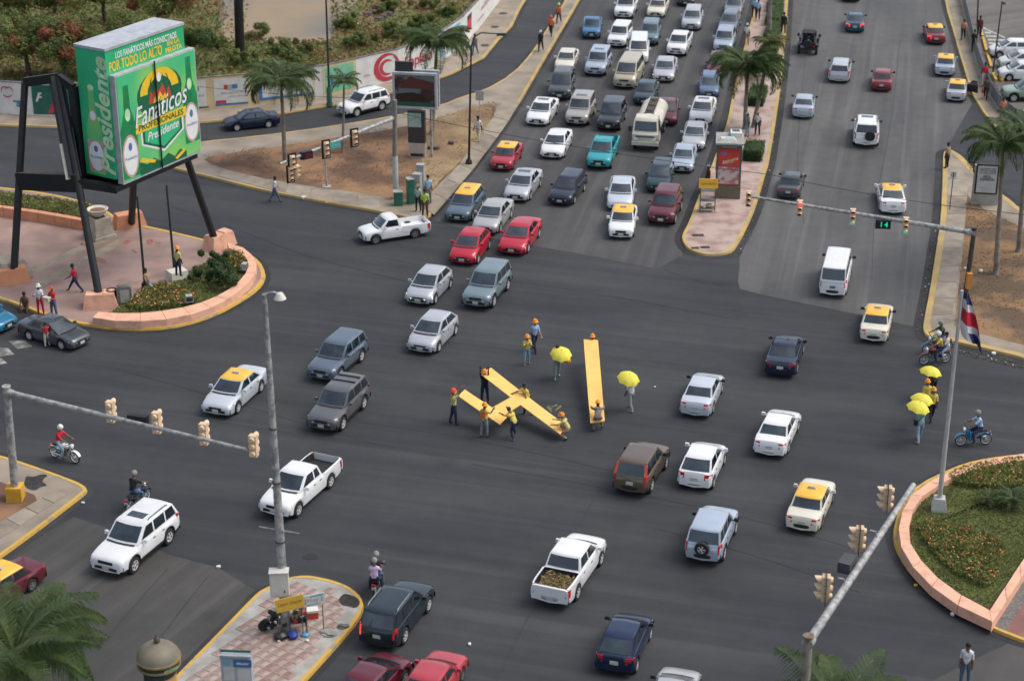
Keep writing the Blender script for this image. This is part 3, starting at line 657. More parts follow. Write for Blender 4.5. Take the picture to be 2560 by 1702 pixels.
# grass strip behind the plaza wall and hedges of the median
bed('grass', gp([(-60, 472), (0, 478), (110, 492), (230, 510), (262, 535), (250, 548), (140, 530), (0, 515), (-60, 508)], 0, .3), 4500, .25, (1, 4, 1, 0), .12, 'yellowish grass strip behind the orange wall of the plaza', z=.13, flower=0)
HEDGE = leaves(MB(), 10, .1, .1, .05, (2,)).mesh('foliage', LM, 0)
def hedge(c, sx, sy, sz, rz, label, n=1500):
    b = MB()
    for _ in range(n):
        q = [rng.uniform(-1, 1) for _ in range(3)]; a = rng.randrange(5)
        if a < 4: q[a % 2] = rng.choice((-1, 1))*rng.uniform(.9, 1.05)
        else: q[2] = rng.uniform(.88, 1.06)
        p = Vector((q[0]*sx/2, q[1]*sy/2, (q[2]+1)*sz/2)); d = Vector((rng.gauss(0, 1), rng.gauss(0, 1), rng.gauss(0, 1))).normalized(); u = d.cross(Vector((.3, .2, 1))).normalized(); s = .085*rng.uniform(.6, 1.3)
        b.add([p-d*s, p-u*s*.5, p+d*s, p+u*s*.5], [(0, 1, 2, 3)], rng.choice((2, 2, 0)))
    b.box((0, 0, sz*.47), (sx*.9, sy*.9, sz*.9), mi=2)
    tag(b.build('hedge', LM, loc=c, rz=rz, smooth=0), label, 'hedge', 'clipped hedges on the median')
hr = R(-12)
hedge(G(1884, 390, H), 1.35, 2.6, .85, hr, 'clipped hedge block right of the red poster shelter')
for px, py, lab in ((1893, 250, 'clipped hedge behind the big median palm'), (1932, 88, 'hedge block beside the upper palm trunk, level with the walker in black'), (1936, 48, 'second hedge block from the top edge on the median'), (1939, 14, 'hedge block at the top edge of the median'), (1926, 130, 'hedge block just above the yellowish palm')):
    hedge(G(px, py, H), 1.3, 5.2 if py < 100 else 3.6, .8, hr, lab)
# ---------------------------------------------------------------- planter walls, plaza walls and blocks
def scribble(par, org, ex, ey, w, h_, m, n=9):
    """print too worn or too far to read: a row of uneven strokes"""
    ex, ey = Vector(ex).normalized(), Vector(ey).normalized(); o0 = Vector(org); b = MB(); x = -w/2
    while x < w/2-.01:
        ww = w/n*rng.uniform(.35, .75); hh = h_*rng.uniform(.5, 1.0); y0 = -h_/2
        p = o0+ex*x; b.quad(p+ey*y0, p+ex*ww+ey*y0, p+ex*ww+ey*(y0+hh), p+ey*(y0+hh)); x += ww+w/n*rng.uniform(.12, .4)
    return b.build('worn_print', m, par, smooth=0)
def wall_run(name, outer, inner, z0, z1, m, label, cat, joint=0.012, part='coping_segment'):
    """a low wall along two parallel lines, one part per length"""
    e = empty(name, (0, 0, 0), 0, label, cat)
    for i in range(len(outer)-1):
        a, b_, c, d = [Vector((*q, 0)) for q in (outer[i], outer[i+1], inner[i+1], inner[i])]
        j = (b_-a).normalized()*joint; q = [a+j, b_-j, c-j, d+j]
        pts = [tuple(p[:2]) for p in q]
        if area(pts) < 0: pts.reverse()
        s = MB(); s.prism(pts, z0, z1-.03); s.prism(inset(pts, .0), z1-.03, z1, inset_top=inset(pts, .012))
        s.build(part, m, e, smooth=0)
    return e
def line_pts(pxs, z, it=2): return chaikin([tuple(G(x, y, z)[:2]) for x, y in pxs], it, False)
def resample(p, n):
    d = [0]
    for a, b_ in zip(p, p[1:]): d.append(d[-1]+math.hypot(b_[0]-a[0], b_[1]-a[1]))
    return [(interp(list(zip(d, [q[0] for q in p])), d[-1]*i/n), interp(list(zip(d, [q[1] for q in p])), d[-1]*i/n)) for i in range(n+1)]
ZT = .62
lo_ = resample(line_pts([(232, 802), (290, 812), (380, 811), (465, 800), (545, 772), (605, 732), (640, 694), (645, 664), (622, 634), (592, 618), (568, 614)], .4), 13)
li_ = resample(line_pts([(246, 784), (293, 788), (380, 786), (478, 770), (548, 744), (600, 708), (622, 676), (622, 656), (604, 636), (588, 626), (572, 624)], .5), 13)
wall_run('planter_wall', lo_, li_, H-.02, ZT, M_PEACH, 'curved peach planter wall round the flower bed under the billboard', 'planter wall', joint=.004)
ro_ = resample(line_pts([(2600, 1136), (2470, 1150), (2415, 1166), (2372, 1184), (2310, 1214), (2270, 1248), (2250, 1294), (2244, 1340), (2250, 1370), (2272, 1410), (2312, 1458), (2368, 1502), (2420, 1534), (2479, 1558)], .5, 1), 12)
ri_ = resample(line_pts([(2600, 1150), (2478, 1164), (2422, 1180), (2382, 1197), (2324, 1228), (2290, 1260), (2274, 1300), (2270, 1340), (2276, 1366), (2296, 1398), (2332, 1440), (2384, 1480), (2432, 1510), (2474, 1530)], .5, 1), 12)
wall_run('planter_wall', ro_, ri_, H-.02, ZT, M_PEACH, 'cracked peach planter wall curving round the right flower beds', 'planter wall')
ro2 = resample([tuple(G(x, y, ZT)[:2]) for x, y in ((2480, 1556), (2560, 1432), (2680, 1240))], 6); ri2 = resample([tuple(G(x, y, ZT)[:2]) for x, y in ((2474, 1524), (2560, 1394), (2680, 1206))], 6)
wall_run('planter_wall', ro2, ri2, H-.02, ZT-.015, M_PEACH, 'straight peach wall arm on the right side of the right planter', 'planter wall')
gv = gp([(2484, 1562), (2560, 1440), (2720, 1190), (2760, 1200), (2590, 1462), (2512, 1578)], 0, H); sheet('gravel_strip', gv, H-.006, M_GRAVEL)
# orange plaza wall with a pale coping
po = [tuple(G(x, y, .7)[:2]) for x, y in ((-80, 512), (0, 522), (110, 538), (210, 556), (262, 566))]
pi_ = [tuple(G(x, y, .7)[:2]) for x, y in ((-80, 506), (0, 516), (110, 531), (212, 549), (266, 560))]
wall_run('plaza_wall', resample(po, 8), resample(pi_, 8), H-.02, .8, M_ORANGE, 'long low orange wall along the back of the plaza with a pale top', 'low wall', part='wall_segment')
# ---------------------------------------------------------------- the box billboard
BU, BN, BO = Vector((.508, .861, 0)), Vector((.861, -.508, 0)), Vector((-23.5, 107.3, 0))
def bb(u, n, z): return BO+BU*u+BN*n+Vector((0, 0, z))
MBX = Matrix((BU, -BN, Vector((0, 0, 1)))).transposed()
M_BGREEN = mat('billboard_green_print', (.028, .46, .20), .5, .2, .35, col2=(.02, .36, .14), detail=2)
M_BGREEN2 = mat('billboard_light_green_print', (.24, .56, .13), .5, .2, .25, col2=(.06, .48, .19), detail=1.5, lo=.4, hi=.6)
M_BSILVER = mat('billboard_silver_edge', (.46, .48, .50), .45, .15, 2, metallic=.2)
M_BWHITE = mat('billboard_white_print', (.74, .75, .73), .5, .06, 2); M_BYEL = mat('billboard_yellow_print', (.80, .52, .02), .5, .1, 2); M_BDK = mat('billboard_dark_green_print', (.005, .12, .05), .5, .2, 2)
M_BRED = mat('billboard_red_print', (.5, .06, .03), .5, .1, 3); M_BPALE = mat('billboard_pale_green_print', (.50, .74, .44), .5, .15, 2); M_BPINK = mat('billboard_pink_print', (.55, .33, .28), .5, .15, 2); M_BBLUE = mat('billboard_blue_print', (.12, .15, .38), .5, .1, 2)
BW, BD, BH0, BH1 = 7.03, 2.29, 7.2, 15.2
bil = empty('billboard', (0, 0, 0), 0, 'tall green box billboard standing on slanted black legs over the pink plaza', 'billboard')
def bbox(name, u0, u1, n0, n1, z0, z1, m, par=bil):
    b = MB(); b.box(bb((u0+u1)/2, (n0+n1)/2, (z0+z1)/2), (u1-u0, n1-n0, z1-z0), M=MBX); return b.build(name, m, par, smooth=0)
bbox('box_body', 0, BW, -BD, 0, BH0+.05, BH1-.16, M_BGREEN)
bbox('top_panel', -.05, BW+.05, -BD-.05, .05, BH1-.16, BH1, M_BSILVER)
bbox('front_case', .18, BW+.42, .0, .42, BH0-.25, BH1-1.62, M_BSILVER)
bbox('front_poster', .27, BW+.33, .42, .445, BH0-.12, BH1-1.72, M_BGREEN2)
bbox('back_panel', -.3, BW-.5, -BD-.55, -BD-.12, BH0-.3, 12.6, M_BLACK)
bbox('base_frame', -.35, BW+.2, -BD-.4, .25, BH0-.62, BH0-.3, M_BLACK)
fz = lambda t: lerp(BH0-.12, BH1-1.72, t)
def fdisc(name, u, n, z, ru, rz, m, k=20, par=bil, a0=0, a1=2*math.pi, r_in=0.0):
    b = MB(); pts = [bb(u+ru*math.cos(a0+(a1-a0)*i/k), n, z+rz*math.sin(a0+(a1-a0)*i/k)) for i in range(k+(1 if a1-a0 < 6.2 else 0))]
    if r_in:
        q = [bb(u+ru*r_in*math.cos(a0+(a1-a0)*i/k), n, z+rz*r_in*math.sin(a0+(a1-a0)*i/k)) for i in range(len(pts))]
        for i in range(len(pts)-1): b.quad(pts[i], pts[i+1], q[i+1], q[i])
    else: b.poly(pts)
    return b.build(name, m, par, smooth=0)
def fpoly(name, pts, n, m, par=bil):
    b = MB(); b.poly([bb(u, n, z) for u, z in pts]); return b.build(name, m, par, smooth=0)
EZ = Vector((0, 0, 1))
lettering('LOS FANÁTICOS MÁS CONECTAOS', .52, M_BWHITE, bb(3.6, .0, BH1-.62), BU, EZ, bil, width=5.5, bold=.012)
lettering('POR TODO LO ALTO', .82, M_BYEL, bb(2.6, .0, BH1-1.22), BU, EZ, bil, width=4.7, bold=.02)
lettering('EN LA\nPELOTA', .40, M_BYEL, bb(6.0, .0, BH1-1.18), BU, EZ, bil, width=1.5, bold=.012)
# emblem on the front poster
fdisc('emblem_dark', 3.95, .452, fz(.72), 2.05, 1.45, M_BDK); fdisc('emblem_ring', 3.95, .456, fz(.74), 1.75, 1.35, M_BYEL, a0=.0, a1=3.14, r_in=.62)
fpoly('emblem_flame', [(2.9, fz(.64)), (3.1, fz(.76)), (3.35, fz(.71)), (3.6, fz(.80)), (3.9, fz(.73)), (4.2, fz(.80)), (4.5, fz(.71)), (4.8, fz(.75)), (5.0, fz(.64))], .460, M_BRED); fpoly('emblem_core', [(3.3, fz(.64)), (3.5, fz(.70)), (3.7, fz(.67)), (3.95, fz(.73)), (4.2, fz(.67)), (4.4, fz(.70)), (4.6, fz(.64))], .464, M_BYEL); fdisc('emblem_star', 3.95, .466, fz(.865), .2, .28, M_BWHITE)
for u_ in (2.75, 3.3, 4.6, 5.15): fpoly('emblem_rib', [(u_-.05, fz(.68)), (u_+.05, fz(.68)), (lerp(u_, 3.95, .45)+.04, fz(.88)), (lerp(u_, 3.95, .45)-.04, fz(.88))], .4625, M_BDK)
fpoly('emblem_shield', [(2.0, fz(.43)), (5.9, fz(.43)), (5.9, fz(.28)), (4.0, fz(.14)), (2.0, fz(.28))], .452, M_BWHITE)
fpoly('emblem_shield', [(2.15, fz(.43)), (5.75, fz(.43)), (5.75, fz(.29)), (4.0, fz(.165)), (2.15, fz(.29))], .456, M_BDK)
fpoly('emblem_shield', [(2.35, fz(.43)), (5.55, fz(.43)), (5.55, fz(.30)), (4.0, fz(.19)), (2.35, fz(.30))], .459, M_BGREEN)
fpoly('emblem_band', [(1.55, fz(.405)), (6.2, fz(.405)), (6.2, fz(.495)), (1.55, fz(.495))], .462, M_BYEL)
lettering('PROFESIONALES', .50, M_BDK, bb(3.88, .464, fz(.45)), BU, EZ, bil, width=4.1, bold=.01)
ex_ = (BU+EZ*.10).normalized()
lettering('Fanáticos', 1.75, M_BDK, bb(3.95, .466, fz(.575)), ex_, EZ, bil, shear=.25, width=5.0, bold=.03)
lettering('Fanáticos', 1.75, M_BWHITE, bb(3.9, .472, fz(.58)), ex_, EZ, bil, shear=.25, width=4.85, bold=.012)
lettering('Presidente', .72, M_BWHITE, bb(3.95, .464, fz(.345)), (BU+EZ*.06), EZ, bil, shear=.3, width=2.9, bold=.012)
M_BOTTLE = mat('billboard_bottle_green', (.012, .24, .075), .4, .3, 1.2)
def bottle(u, z, s, n):
    fpoly('bottle_print', [(u-.62*s, z-2.0*s), (u+.62*s, z-2.0*s), (u+.62*s, z+.6*s), (u+.25*s, z+1.6*s), (u+.2*s, z+2.9*s), (u-.2*s, z+2.9*s), (u-.25*s, z+1.6*s), (u-.62*s, z+.6*s)], n, M_BOTTLE)
    fdisc('bottle_label', u, n+.004, z-.85*s, .62*s, 1.15*s, M_BPINK); fdisc('bottle_label', u, n+.007, z-.85*s, .52*s, 1.02*s, M_BWHITE)
    fdisc('bottle_crest', u, n+.010, z-.35*s, .14*s, .22*s, M_BBLUE)
    fdisc('bottle_neck_label', u, n+.004, z+1.35*s, .20*s, .34*s, M_BPALE)
    lettering('Presidente', .26*s, M_BBLUE, bb(u, n+.008, z-.95*s), BU, EZ, bil, width=.9*s)
bottle(.98, fz(.01)+2.35, 1.15, .449); bottle(6.68, fz(.10)+2.3, 1.1, .449)
fpoly('grass_print', [(1.7, fz(0)), (6.0, fz(0)), (6.0, fz(.06)), (5.4, fz(.10)), (4.9, fz(.05)), (4.3, fz(.11)), (3.6, fz(.06)), (3.0, fz(.12)), (2.4, fz(.08)), (1.7, fz(.13))], .450, M_BDK)
fpoly('grass_print', [(1.7, fz(.13)), (1.9, fz(.165)), (3.2, fz(.09)), (3.0, fz(.07))], .453, M_BYEL); fpoly('grass_print', [(4.9, fz(.03)), (5.8, fz(.09)), (5.9, fz(.06)), (5.1, fz(.01))], .453, M_BYEL)
bbox('centre_pole', 3.55, 3.63, .50, .56, BH0-.2, BH1-1.5, M_BLACK)
# left side print
BS = -BU
def sp(d, z, off=.0): return BO-BN*d-BU*(.004+off)+Vector((0, 0, z))
def spoly(name, pts, off, m):
    b = MB(); b.poly([sp(d, z, off) for d, z in pts][::-1]); return b.build(name, m, bil, smooth=0)
ell = lambda d, z, rd, rz_, k=20: [(d+rd*math.cos(2*math.pi*i/k), z+rz_*math.sin(2*math.pi*i/k)) for i in range(k)]
spoly('bottle_print', [(.75, 7.4), (1.95, 7.4), (1.95, 10.2), (1.62, 11.2), (1.58, 12.6), (1.15, 12.6), (1.10, 11.2), (.75, 10.2)], .002, M_BGREEN2)
spoly('bottle_label', [(.72, 7.55), (1.98, 7.55), (1.98, 9.45), (.72, 9.45)], .005, M_BPINK); spoly('bottle_label', ell(1.35, 8.5, .58, .92), .008, M_BWHITE); spoly('bottle_crest', ell(1.35, 8.95, .16, .2), .011, M_BBLUE)
spoly('bottle_neck_label', ell(1.36, 11.0, .30, .38), .005, M_BPINK); spoly('bottle_neck_label', ell(1.36, 11.0, .22, .30), .008, M_BWHITE); spoly('bottle_cap', ell(1.36, 12.7, .24, .18), .005, M_BPALE)
lettering('Presidente', .28, M_BBLUE, sp(1.35, 8.45, .012), BN, EZ, bil, width=.9)
lettering('Presidente', 1.55, M_BPALE, sp(.45, 11.0, .006), EZ, -BN, bil, shear=.3, width=7.2, bold=.045)
# legs and the back frame
legs = [((34, 692), Vector((-29.2, 110.8, 12.2))), ((250, 752), Vector((-26.8, 109.4, 12.9))), ((540, 609), Vector((-20.5, 113.7, 7.0))), ((329, 556), Vector((-23.6, 114.0, 7.0)))]
for (px, py), tp in legs:
    b0 = G(px, py, .5); b = MB(); b.tube(b0, tp, .24, .22, 12); b.build('leg', M_BLACK, bil)
A_, B_ = legs[0][1], legs[1][1]
def beam(name, p, q, w, h_, m=M_BLACK):
    p, q = Vector(p), Vector(q); d = (q-p); x = d.normalized(); s = x.cross(EZ).normalized(); M = Matrix((x, s, s.cross(x)*-1)).transposed()
    b = MB(); b.box((p+q)/2, (d.length, w, h_), M=Matrix((x, s, x.cross(s)*-1)).transposed()); return b.build(name, m, bil, smooth=0)
beam('top_beam', A_, B_, .3, .55); beam('top_beam', B_, bb(-.1, -BD-.3, 12.5), .3, .5)
lb0 = A_.lerp(G(34, 692, .5), .50); lb1 = B_.lerp(G(250, 752, .5), .47)
beam('lower_beam', lb0, lb1, .5, 1.05); beam('lower_beam', lb1, bb(.1, .0, BH0-.55), .4, .5); beam('lower_beam', bb(-.2, -BD-.4, BH0-.6), lb0, .4, .6)
beam('rust_plate', lb0+EZ*.54, lb1+EZ*.54, .42, .02, M_RUST)
beam('thick_post', B_+Vector((-.25, .3, .0)), lb1+Vector((-.3, .35, .2)), .75, .75)
beam('post_wrap', B_.lerp(lb1, .62)+Vector((-.45, -.12, 0)), B_.lerp(lb1, .96)+Vector((-.45, -.12, 0)), .42, .06, mat('cream_banner_cloth', (.46, .44, .35), .8))
for (px, py), lab, rz, k in (((30, 706), 'orange foot block of the leftmost billboard leg', .35, 1), ((252, 768), 'peach foot block at the near billboard leg', .1, 2), ((548, 618), 'peach foot block at the right billboard leg', .9, 2), ((322, 566), 'orange foot block of the back billboard leg', .5, 1)):
    b = MB(); b.box((0, 0, .45), (2.1, 1.1, .9), taper=.8); b.box((.5, 0, .93), (.7, .8, .08), taper=.9)
    tag(b.build('foot_block', M_ORANGE if k == 1 else M_PEACH, loc=G(px, py, H)+Vector((0, .2, -.02)), rz=rz, smooth=0), lab, 'foot block', 'painted foot blocks of the billboard legs')
# urn pedestal, concrete block, white block, marker, bin, flag masts, floodlights
M_STONE = mat('rough_tan_stone', (.36, .31, .24), .9, .25, 1.5, bump=.3, detail=8); M_WSTONE = mat('whitewashed_stone', (.62, .58, .50), .85, .15, 1.5, bump=.2)
e = empty('urn_pedestal', G(250, 592, H-.02), .75, 'tan stone pedestal with a wide pale bowl at the end of the orange wall', 'urn')
b = MB(); q = Matrix.Rotation(.78, 3, 'Z'); b.lathe([(1.15, 0), (1.12, .2), (1.0, .25), (.82, 1.35), (.55, 1.42)], 4, M=q); b.build('pedestal', M_STONE, e, smooth=0)
b = MB(); b.lathe([(.2, 1.4), (.35, 1.5), (.62, 1.85), (.70, 1.95), (.66, 1.97), (.5, 1.84), (.01, 1.8)], 20); b.build('bowl', M_WSTONE, e)
b = MB(); b.lathe([(.5, 1.86), (.01, 1.9)], 14); b.build('soil', M_DIRT, e)
e = empty('stone_block', G(28, 690, H-.02), .6, 'squat pale stone base with sloped sides, cut by the left edge', 'stone block')
b = MB(); b.lathe([(1.5, 0), (1.45, .5), (1.0, 1.15), (.01, 1.2)], 4, M=q); b.build('block', M_STONE, e, smooth=0)
e = empty('white_block', G(444, 700, H), .62, 'whitewashed stone block by the flower bed with a person standing on it', 'stone block')
b = MB(); b.box((0, 0, .32), (1.25, 1.0, .68), taper=.86); b.build('block', M_WSTONE, e, smooth=0)
e = empty('marker_stone', G(313, 763, H), .15, 'grey marker stone with a pale plaque between the bin and the flowers', 'marker stone')
b = MB(); b.box((0, 0, .6), (.85, .42, 1.25)); b.box((0, 0, 1.26), (.75, .36, .08), taper=.85); b.build('block', mat('dark_grey_stone', (.14, .135, .12), .85, .3, 2, bump=.3), e, smooth=0)
b = MB(); b.box((.05, -.215, .65), (.55, .015, .85)); b.build('plaque', mat('pale_plaque', (.34, .34, .29), .7, .2, 4), e, smooth=0)
e = empty('litter_bin', G(283, 762, H), 0, 'black litter bin beside the grey marker stone', 'bin')
b = MB(); b.lathe([(.26, 0), (.30, .9), (.33, .92), (.33, 1.0), (.26, 1.0), (.24, .5), (.01, .5)], 16); b.build('bin_body', M_BLACK, e)
for px, py, tx, ty, lab in ((363, 722, 343, 492, 'thin dark mast in the plaza that a seated person leans on'), (437, 686, 416, 463, 'thin dark mast in the plaza behind the person on the white block')):
    g = G(px, py, H); t_ = GY(tx, ty, g.y); e = empty('flag_mast', g, 0, lab, 'mast', 'thin dark masts on the plaza')
    b = MB(); b.tube((0, 0, 0), t_-g, .085, .06, 10); b.build('pole', mat('dark_green_paint', (.012, .03, .03), .5), e); b = MB(); b.box((0, 0, .2), (.42, .42, .42), taper=.8); b.build('base_box', mat('dark_green_paint', (.02,)*3), e)
M_LAMP = mat('floodlight_housing', (.5, .53, .55), .35, .15, 4, metallic=.3)
for px, py, rz, lab in ((474, 763, .3, 'small floodlight in the flower bed at the near side of the planter'), (612, 682, 1.2, 'small floodlight at the tip of the left planter')):
    e = empty('floodlight', G(px, py, .3), rz, lab, 'floodlight', 'floodlights in the planter')
    b = MB(); b.box((0, 0, .12), (.3, .3, .25), taper=.7); b.build('base', M_BLACK, e); b = MB(); b.box((0, 0, .45), (.5, .35, .42), taper=.75); b.build('housing', M_LAMP, e); b = MB(); b.box((0, -.16, .45), (.4, .04, .3)); b.build('lens', M_GLASS, e)
# ---------------------------------------------------------------- painted wall round the waste ground
wl = empty('painted_wall', (0, 0, 0), 0, 'long painted advertising wall round the waste ground', 'wall')
WB = [Vector((*G(x, y, H)[:2], 0)) for x, y in wall_base]; WX = [p[0] for p in wall_base]
def wpt(px):
    for i in range(len(WX)-1):
        if WX[i] <= px <= WX[i+1]: return WB[i].lerp(WB[i+1], (px-WX[i])/(WX[i+1]-WX[i]))
    return WB[-1]
WH = 2.55
def wseg(name, x0, x1, z0, z1, th, m, off=0.0, par=wl, n=1):
    xs = sorted({x0, x1}|{x for x in WX if x0 < x < x1}); b = MB()
    for a, c in zip(xs, xs[1:]):
        p, q = wpt(a), wpt(c); d = (q-p).normalized(); nr = Vector((d.y, -d.x, 0))
        b.box((p+q)/2+nr*(off+th/2 if off else 0)+EZ*(z0+z1)/2, ((q-p).length+.0, th, z1-z0), M=Matrix((d, -nr, EZ)).transposed())
    o = b.build(name, m, par, smooth=0); return o
cuts = [(-260, 133, M_WHITE), (133, 462, M_CREAMY), (462, 645, M_CREAMY), (645, 787, M_CREAMY), (787, 808, M_WHITE), (808, 890, M_CREAMY), (890, 1085, M_WHITE), (1085, 1160, M_WHITE), (1160, 1360, M_WHITE)]
for i, (a, c, m) in enumerate(cuts): wseg('wall_panel', a+.15, c-.15, H-.05, WH+H, .18, m)
wseg('wall_cap', -260, 1360, WH+H, WH+H+.06, .24, mat('weathered_wall_cap', (.16, .15, .14), .9, .4, 2))
M_MINT = mat('mint_sign_paint', (.22, .50, .30), .7, .15, 1.5, col2=(.13, .36, .25)); M_SGREEN = mat('dark_green_sign_paint', (.012, .11, .075), .6, .2, 2); M_BLUEP = mat('blue_sign_paint', (.06, .16, .36), .7, .2, 2); M_CYAN = mat('cyan_sign_paint', (.16, .42, .50), .7, .2, 2)
M_REDS = mat('red_sign_paint', (.48, .04, .06), .7, .15, 2); M_PALEP = mat('off_white_sign_paint', (.60, .585, .53), .7, .1, 1.5); M_TEALT = mat('teal_blue_lettering', (.06, .20, .33), .7, .1, 3); M_GREYT = mat('faded_grey_lettering', (.34, .35, .34), .8, .1, 3); M_PINKT = mat('faded_pink_lettering', (.58, .36, .36), .8, .1, 3)
wseg('painted_sign', 86, 128+60, H+.1, WH+H-.1, .02, M_SGREEN, .09); wseg('painted_sign', 466, 518, H+.25, WH+H-.2, .02, M_PALEP, .09); wseg('painted_sign', 464, 522, H+.12, H+.22, .02, M_SGREEN, .09)
wseg('painted_sign', 537, 622, H+.35, WH+H-.2, .02, M_PALEP, .09); wseg('painted_sign', 539, 620, H+.18, H+.34, .02, M_BLUEP, .09); wseg('painted_sign', 540, 566, H+.36, H+.62, .015, M_REDS, .112)
wseg('painted_sign', 650, 784, H+.3, WH+H-.15, .02, M_PALEP, .09); wseg('painted_sign', 650, 784, H+.3, H+.52, .015, M_BLUEP, .112); wseg('painted_sign', 648, 656, H+.3, WH+H-.2, .02, M_BLUEP, .112)
wseg('painted_sign', 813, 884, H+.22, WH+H-.2, .02, M_MINT, .09); wseg('painted_sign', 826, 866, H+.9, H+1.5, .012, M_BLUEP, .112); wseg('painted_sign', 832, 860, H+1.02, H+1.38, .010, M_MINT, .126)
wseg('painted_sign', 1098, 1148, H+.35, WH+H-.25, .02, M_CYAN, .09); wseg('painted_sign', 1104, 1143, H+.5, WH+H-.55, .012, M_PALEP, .112)
wseg('painted_sign', 1166, 1176, H+.75, WH+H-.35, .02, M_REDS, .09); wseg('painted_sign', 1166, 1176, WH+H-.75, WH+H-.35, .012, mat('dark_sign_paint', (.05, .03, .06), .7), .112)
def wscr(x0, x1, z, h_, m):
    p, q = wpt(x0), wpt(x1); d = (q-p).normalized(); nr = Vector((d.y, -d.x, 0)); scribble(wl, (p+q)/2+nr*.118+EZ*z, d, EZ, (q-p).length, h_, m)
def wtext(body, x0, x1, z, size, m, bold=.01, shear=0, up=0.0):
    p, q = wpt(x0), wpt(x1); d = (q-p).normalized(); nr = Vector((d.y, -d.x, 0))
    return lettering(body, size, m, (p+q)/2+nr*.115+EZ*z, d+EZ*up, EZ, wl, width=(q-p).length, bold=bold, shear=shear)
wtext('Pampers', -62, 58, H+.95, 1.0, M_TEALT, .035)
wtext('PIL', 92, 142, H+1.45, 1.0, M_PALEP, .02, .3)
wscr(478, 512, H+1.15, .22, M_GREYT); wscr(555, 612, H+1.2, .2, M_GREYT); wscr(570, 616, H+.9, .16, M_GREYT); wscr(543, 563, H+.5, .14, M_PALEP)
for a, c, m in ((478, 484, M_PINKT), (485, 490, M_MINT), (491, 500, M_BLUEP), (562, 572, M_REDS), (574, 581, M_MINT), (582, 596, M_BLUEP)): wseg('painted_logo', a, c, H+1.5, H+1.85, .012, m, .112)
wtext('ompleo', 1000, 1078, H+1.15, 1.3, M_REDS, .02)
def wring(x, z, r0, r1, a0, a1, m, sx=1.0, n=24, rot=0.0):
    p = wpt(x); d = (wpt(x+8)-wpt(x-8)).normalized(); nr = Vector((d.y, -d.x, 0)); b = MB(); pts = []
    for i in range(n+1):
        a = a0+(a1-a0)*i/n; w = math.sin(math.pi*i/n)**.6
        for r in (r1-(r1-r0)*w, r1+.0):
            x_, z_ = r*math.cos(a)*sx, r*math.sin(a); x2 = x_*math.cos(rot)-z_*math.sin(rot); z2 = x_*math.sin(rot)+z_*math.cos(rot)
            pts.append(p+nr*.114+d*x2+EZ*(z+z2))
    b.add(pts, [(2*i, 2*i+1, 2*i+3, 2*i+2) for i in range(n)]); b.build('painted_logo', m, wl, smooth=0)
wring(966, H+1.28, .72, 1.18, .9, 5.9, M_REDS, 1.12); wring(966, H+1.28, .36, .68, .7, 5.4, M_REDS, 1.1); wring(966, H+1.28, .95, 1.18, -.4, 1.1, M_REDS, 1.12)
# heart of two arcs
wring(20, H+1.85, .26, .36, .2, 3.6, M_REDS, .9); wring(30, H+1.85, .26, .36, -.4, 3.0, M_REDS, .9); wring(25, H+1.72, .30, .40, 3.6, 5.9, M_REDS, 1.1)
wscr(1200, 1240, H+1.55, .5, M_PINKT); wscr(1192, 1206, H+.8, .3, M_PINKT); wscr(908, 925, H+1.0, .22, M_PINKT)
p, q = wpt(102), wpt(132); b = MB(); d = (q-p).normalized(); nr = Vector((d.y, -d.x, 0)); b.poly([p+nr*.118+EZ*(H+.15)+d*.6, p+nr*.118+EZ*(H+.2)+d*.9, p+nr*.118+EZ*(H+1.15)+d*2.2, p+nr*.118+EZ*(H+1.15)+d*1.1]); b.build('painted_logo', M_REDS, wl, smooth=0)
# fence by the car park: grey panels between posts, on a low wall
fn = empty('fence', (0, 0, 0), 0, 'grey mesh fence on a low wall between the pavement and the car park', 'fence')
fpx = [(2385, -200), (2404, 0), (2424, 80), (2436, 135), (2455, 190), (2474, 240), (2500, 280), (2545, 313), (2620, 352), (2760, 395)]
fp = resample(chaikin([tuple(G(x, y, H)[:2]) for x, y in fpx], 1, False), 26)
M_FENCE = mat('grey_fence_mesh', (.15, .165, .17), .6, .2, 6, metallic=.2)
for i in range(len(fp)-1):
    a, c = Vector((*fp[i], 0)), Vector((*fp[i+1], 0)); d = (c-a).normalized(); s = Vector((-d.y, d.x, 0)); M = Matrix((d, s, EZ)).transposed(); L_ = (c-a).length
    b = MB(); b.box((a+c)/2+EZ*(H+.62), (L_-.09, .03, 1.0), M=M); b.build('fence_panel', M_FENCE, fn, smooth=0)
    b = MB(); b.tube(a+EZ*(H-.02), a+EZ*(H+1.2), .04, n=8); b.build('fence_post', M_GREYPOLE, fn)
    b = MB(); b.box((a+c)/2+EZ*(H+.05), (L_-.004, .22, .14), M=M); b.build('wall_segment', M_CONC2, fn, smooth=0)
for i, (px, py, qx, qy) in enumerate(((2447, 60, 2456, 95), (2457, 98, 2466, 132), (2467, 138, 2478, 172), (2482, 188, 2490, 205), (2499, 200, 2506, 206))):
    b = MB(); p, q = G(px, py), G(qx, qy); d = (q-p).normalized(); b.box((p+q)/2+EZ*.12, ((q-p).length, .22, .24), M=Matrix((d, Vector((-d.y, d.x, 0)), EZ)).transposed())
    tag(b.build('parking_kerb', M_KERB, smooth=0), ['yellow kerb at the point of the white hatching in the car park', 'second yellow kerb behind the fence', 'yellow kerb before the topmost white car', 'short yellow kerb beside the lamp post foot', 'small yellow kerb stub in front of the lowest white car'][i], 'kerb', 'yellow kerbs in the car park')
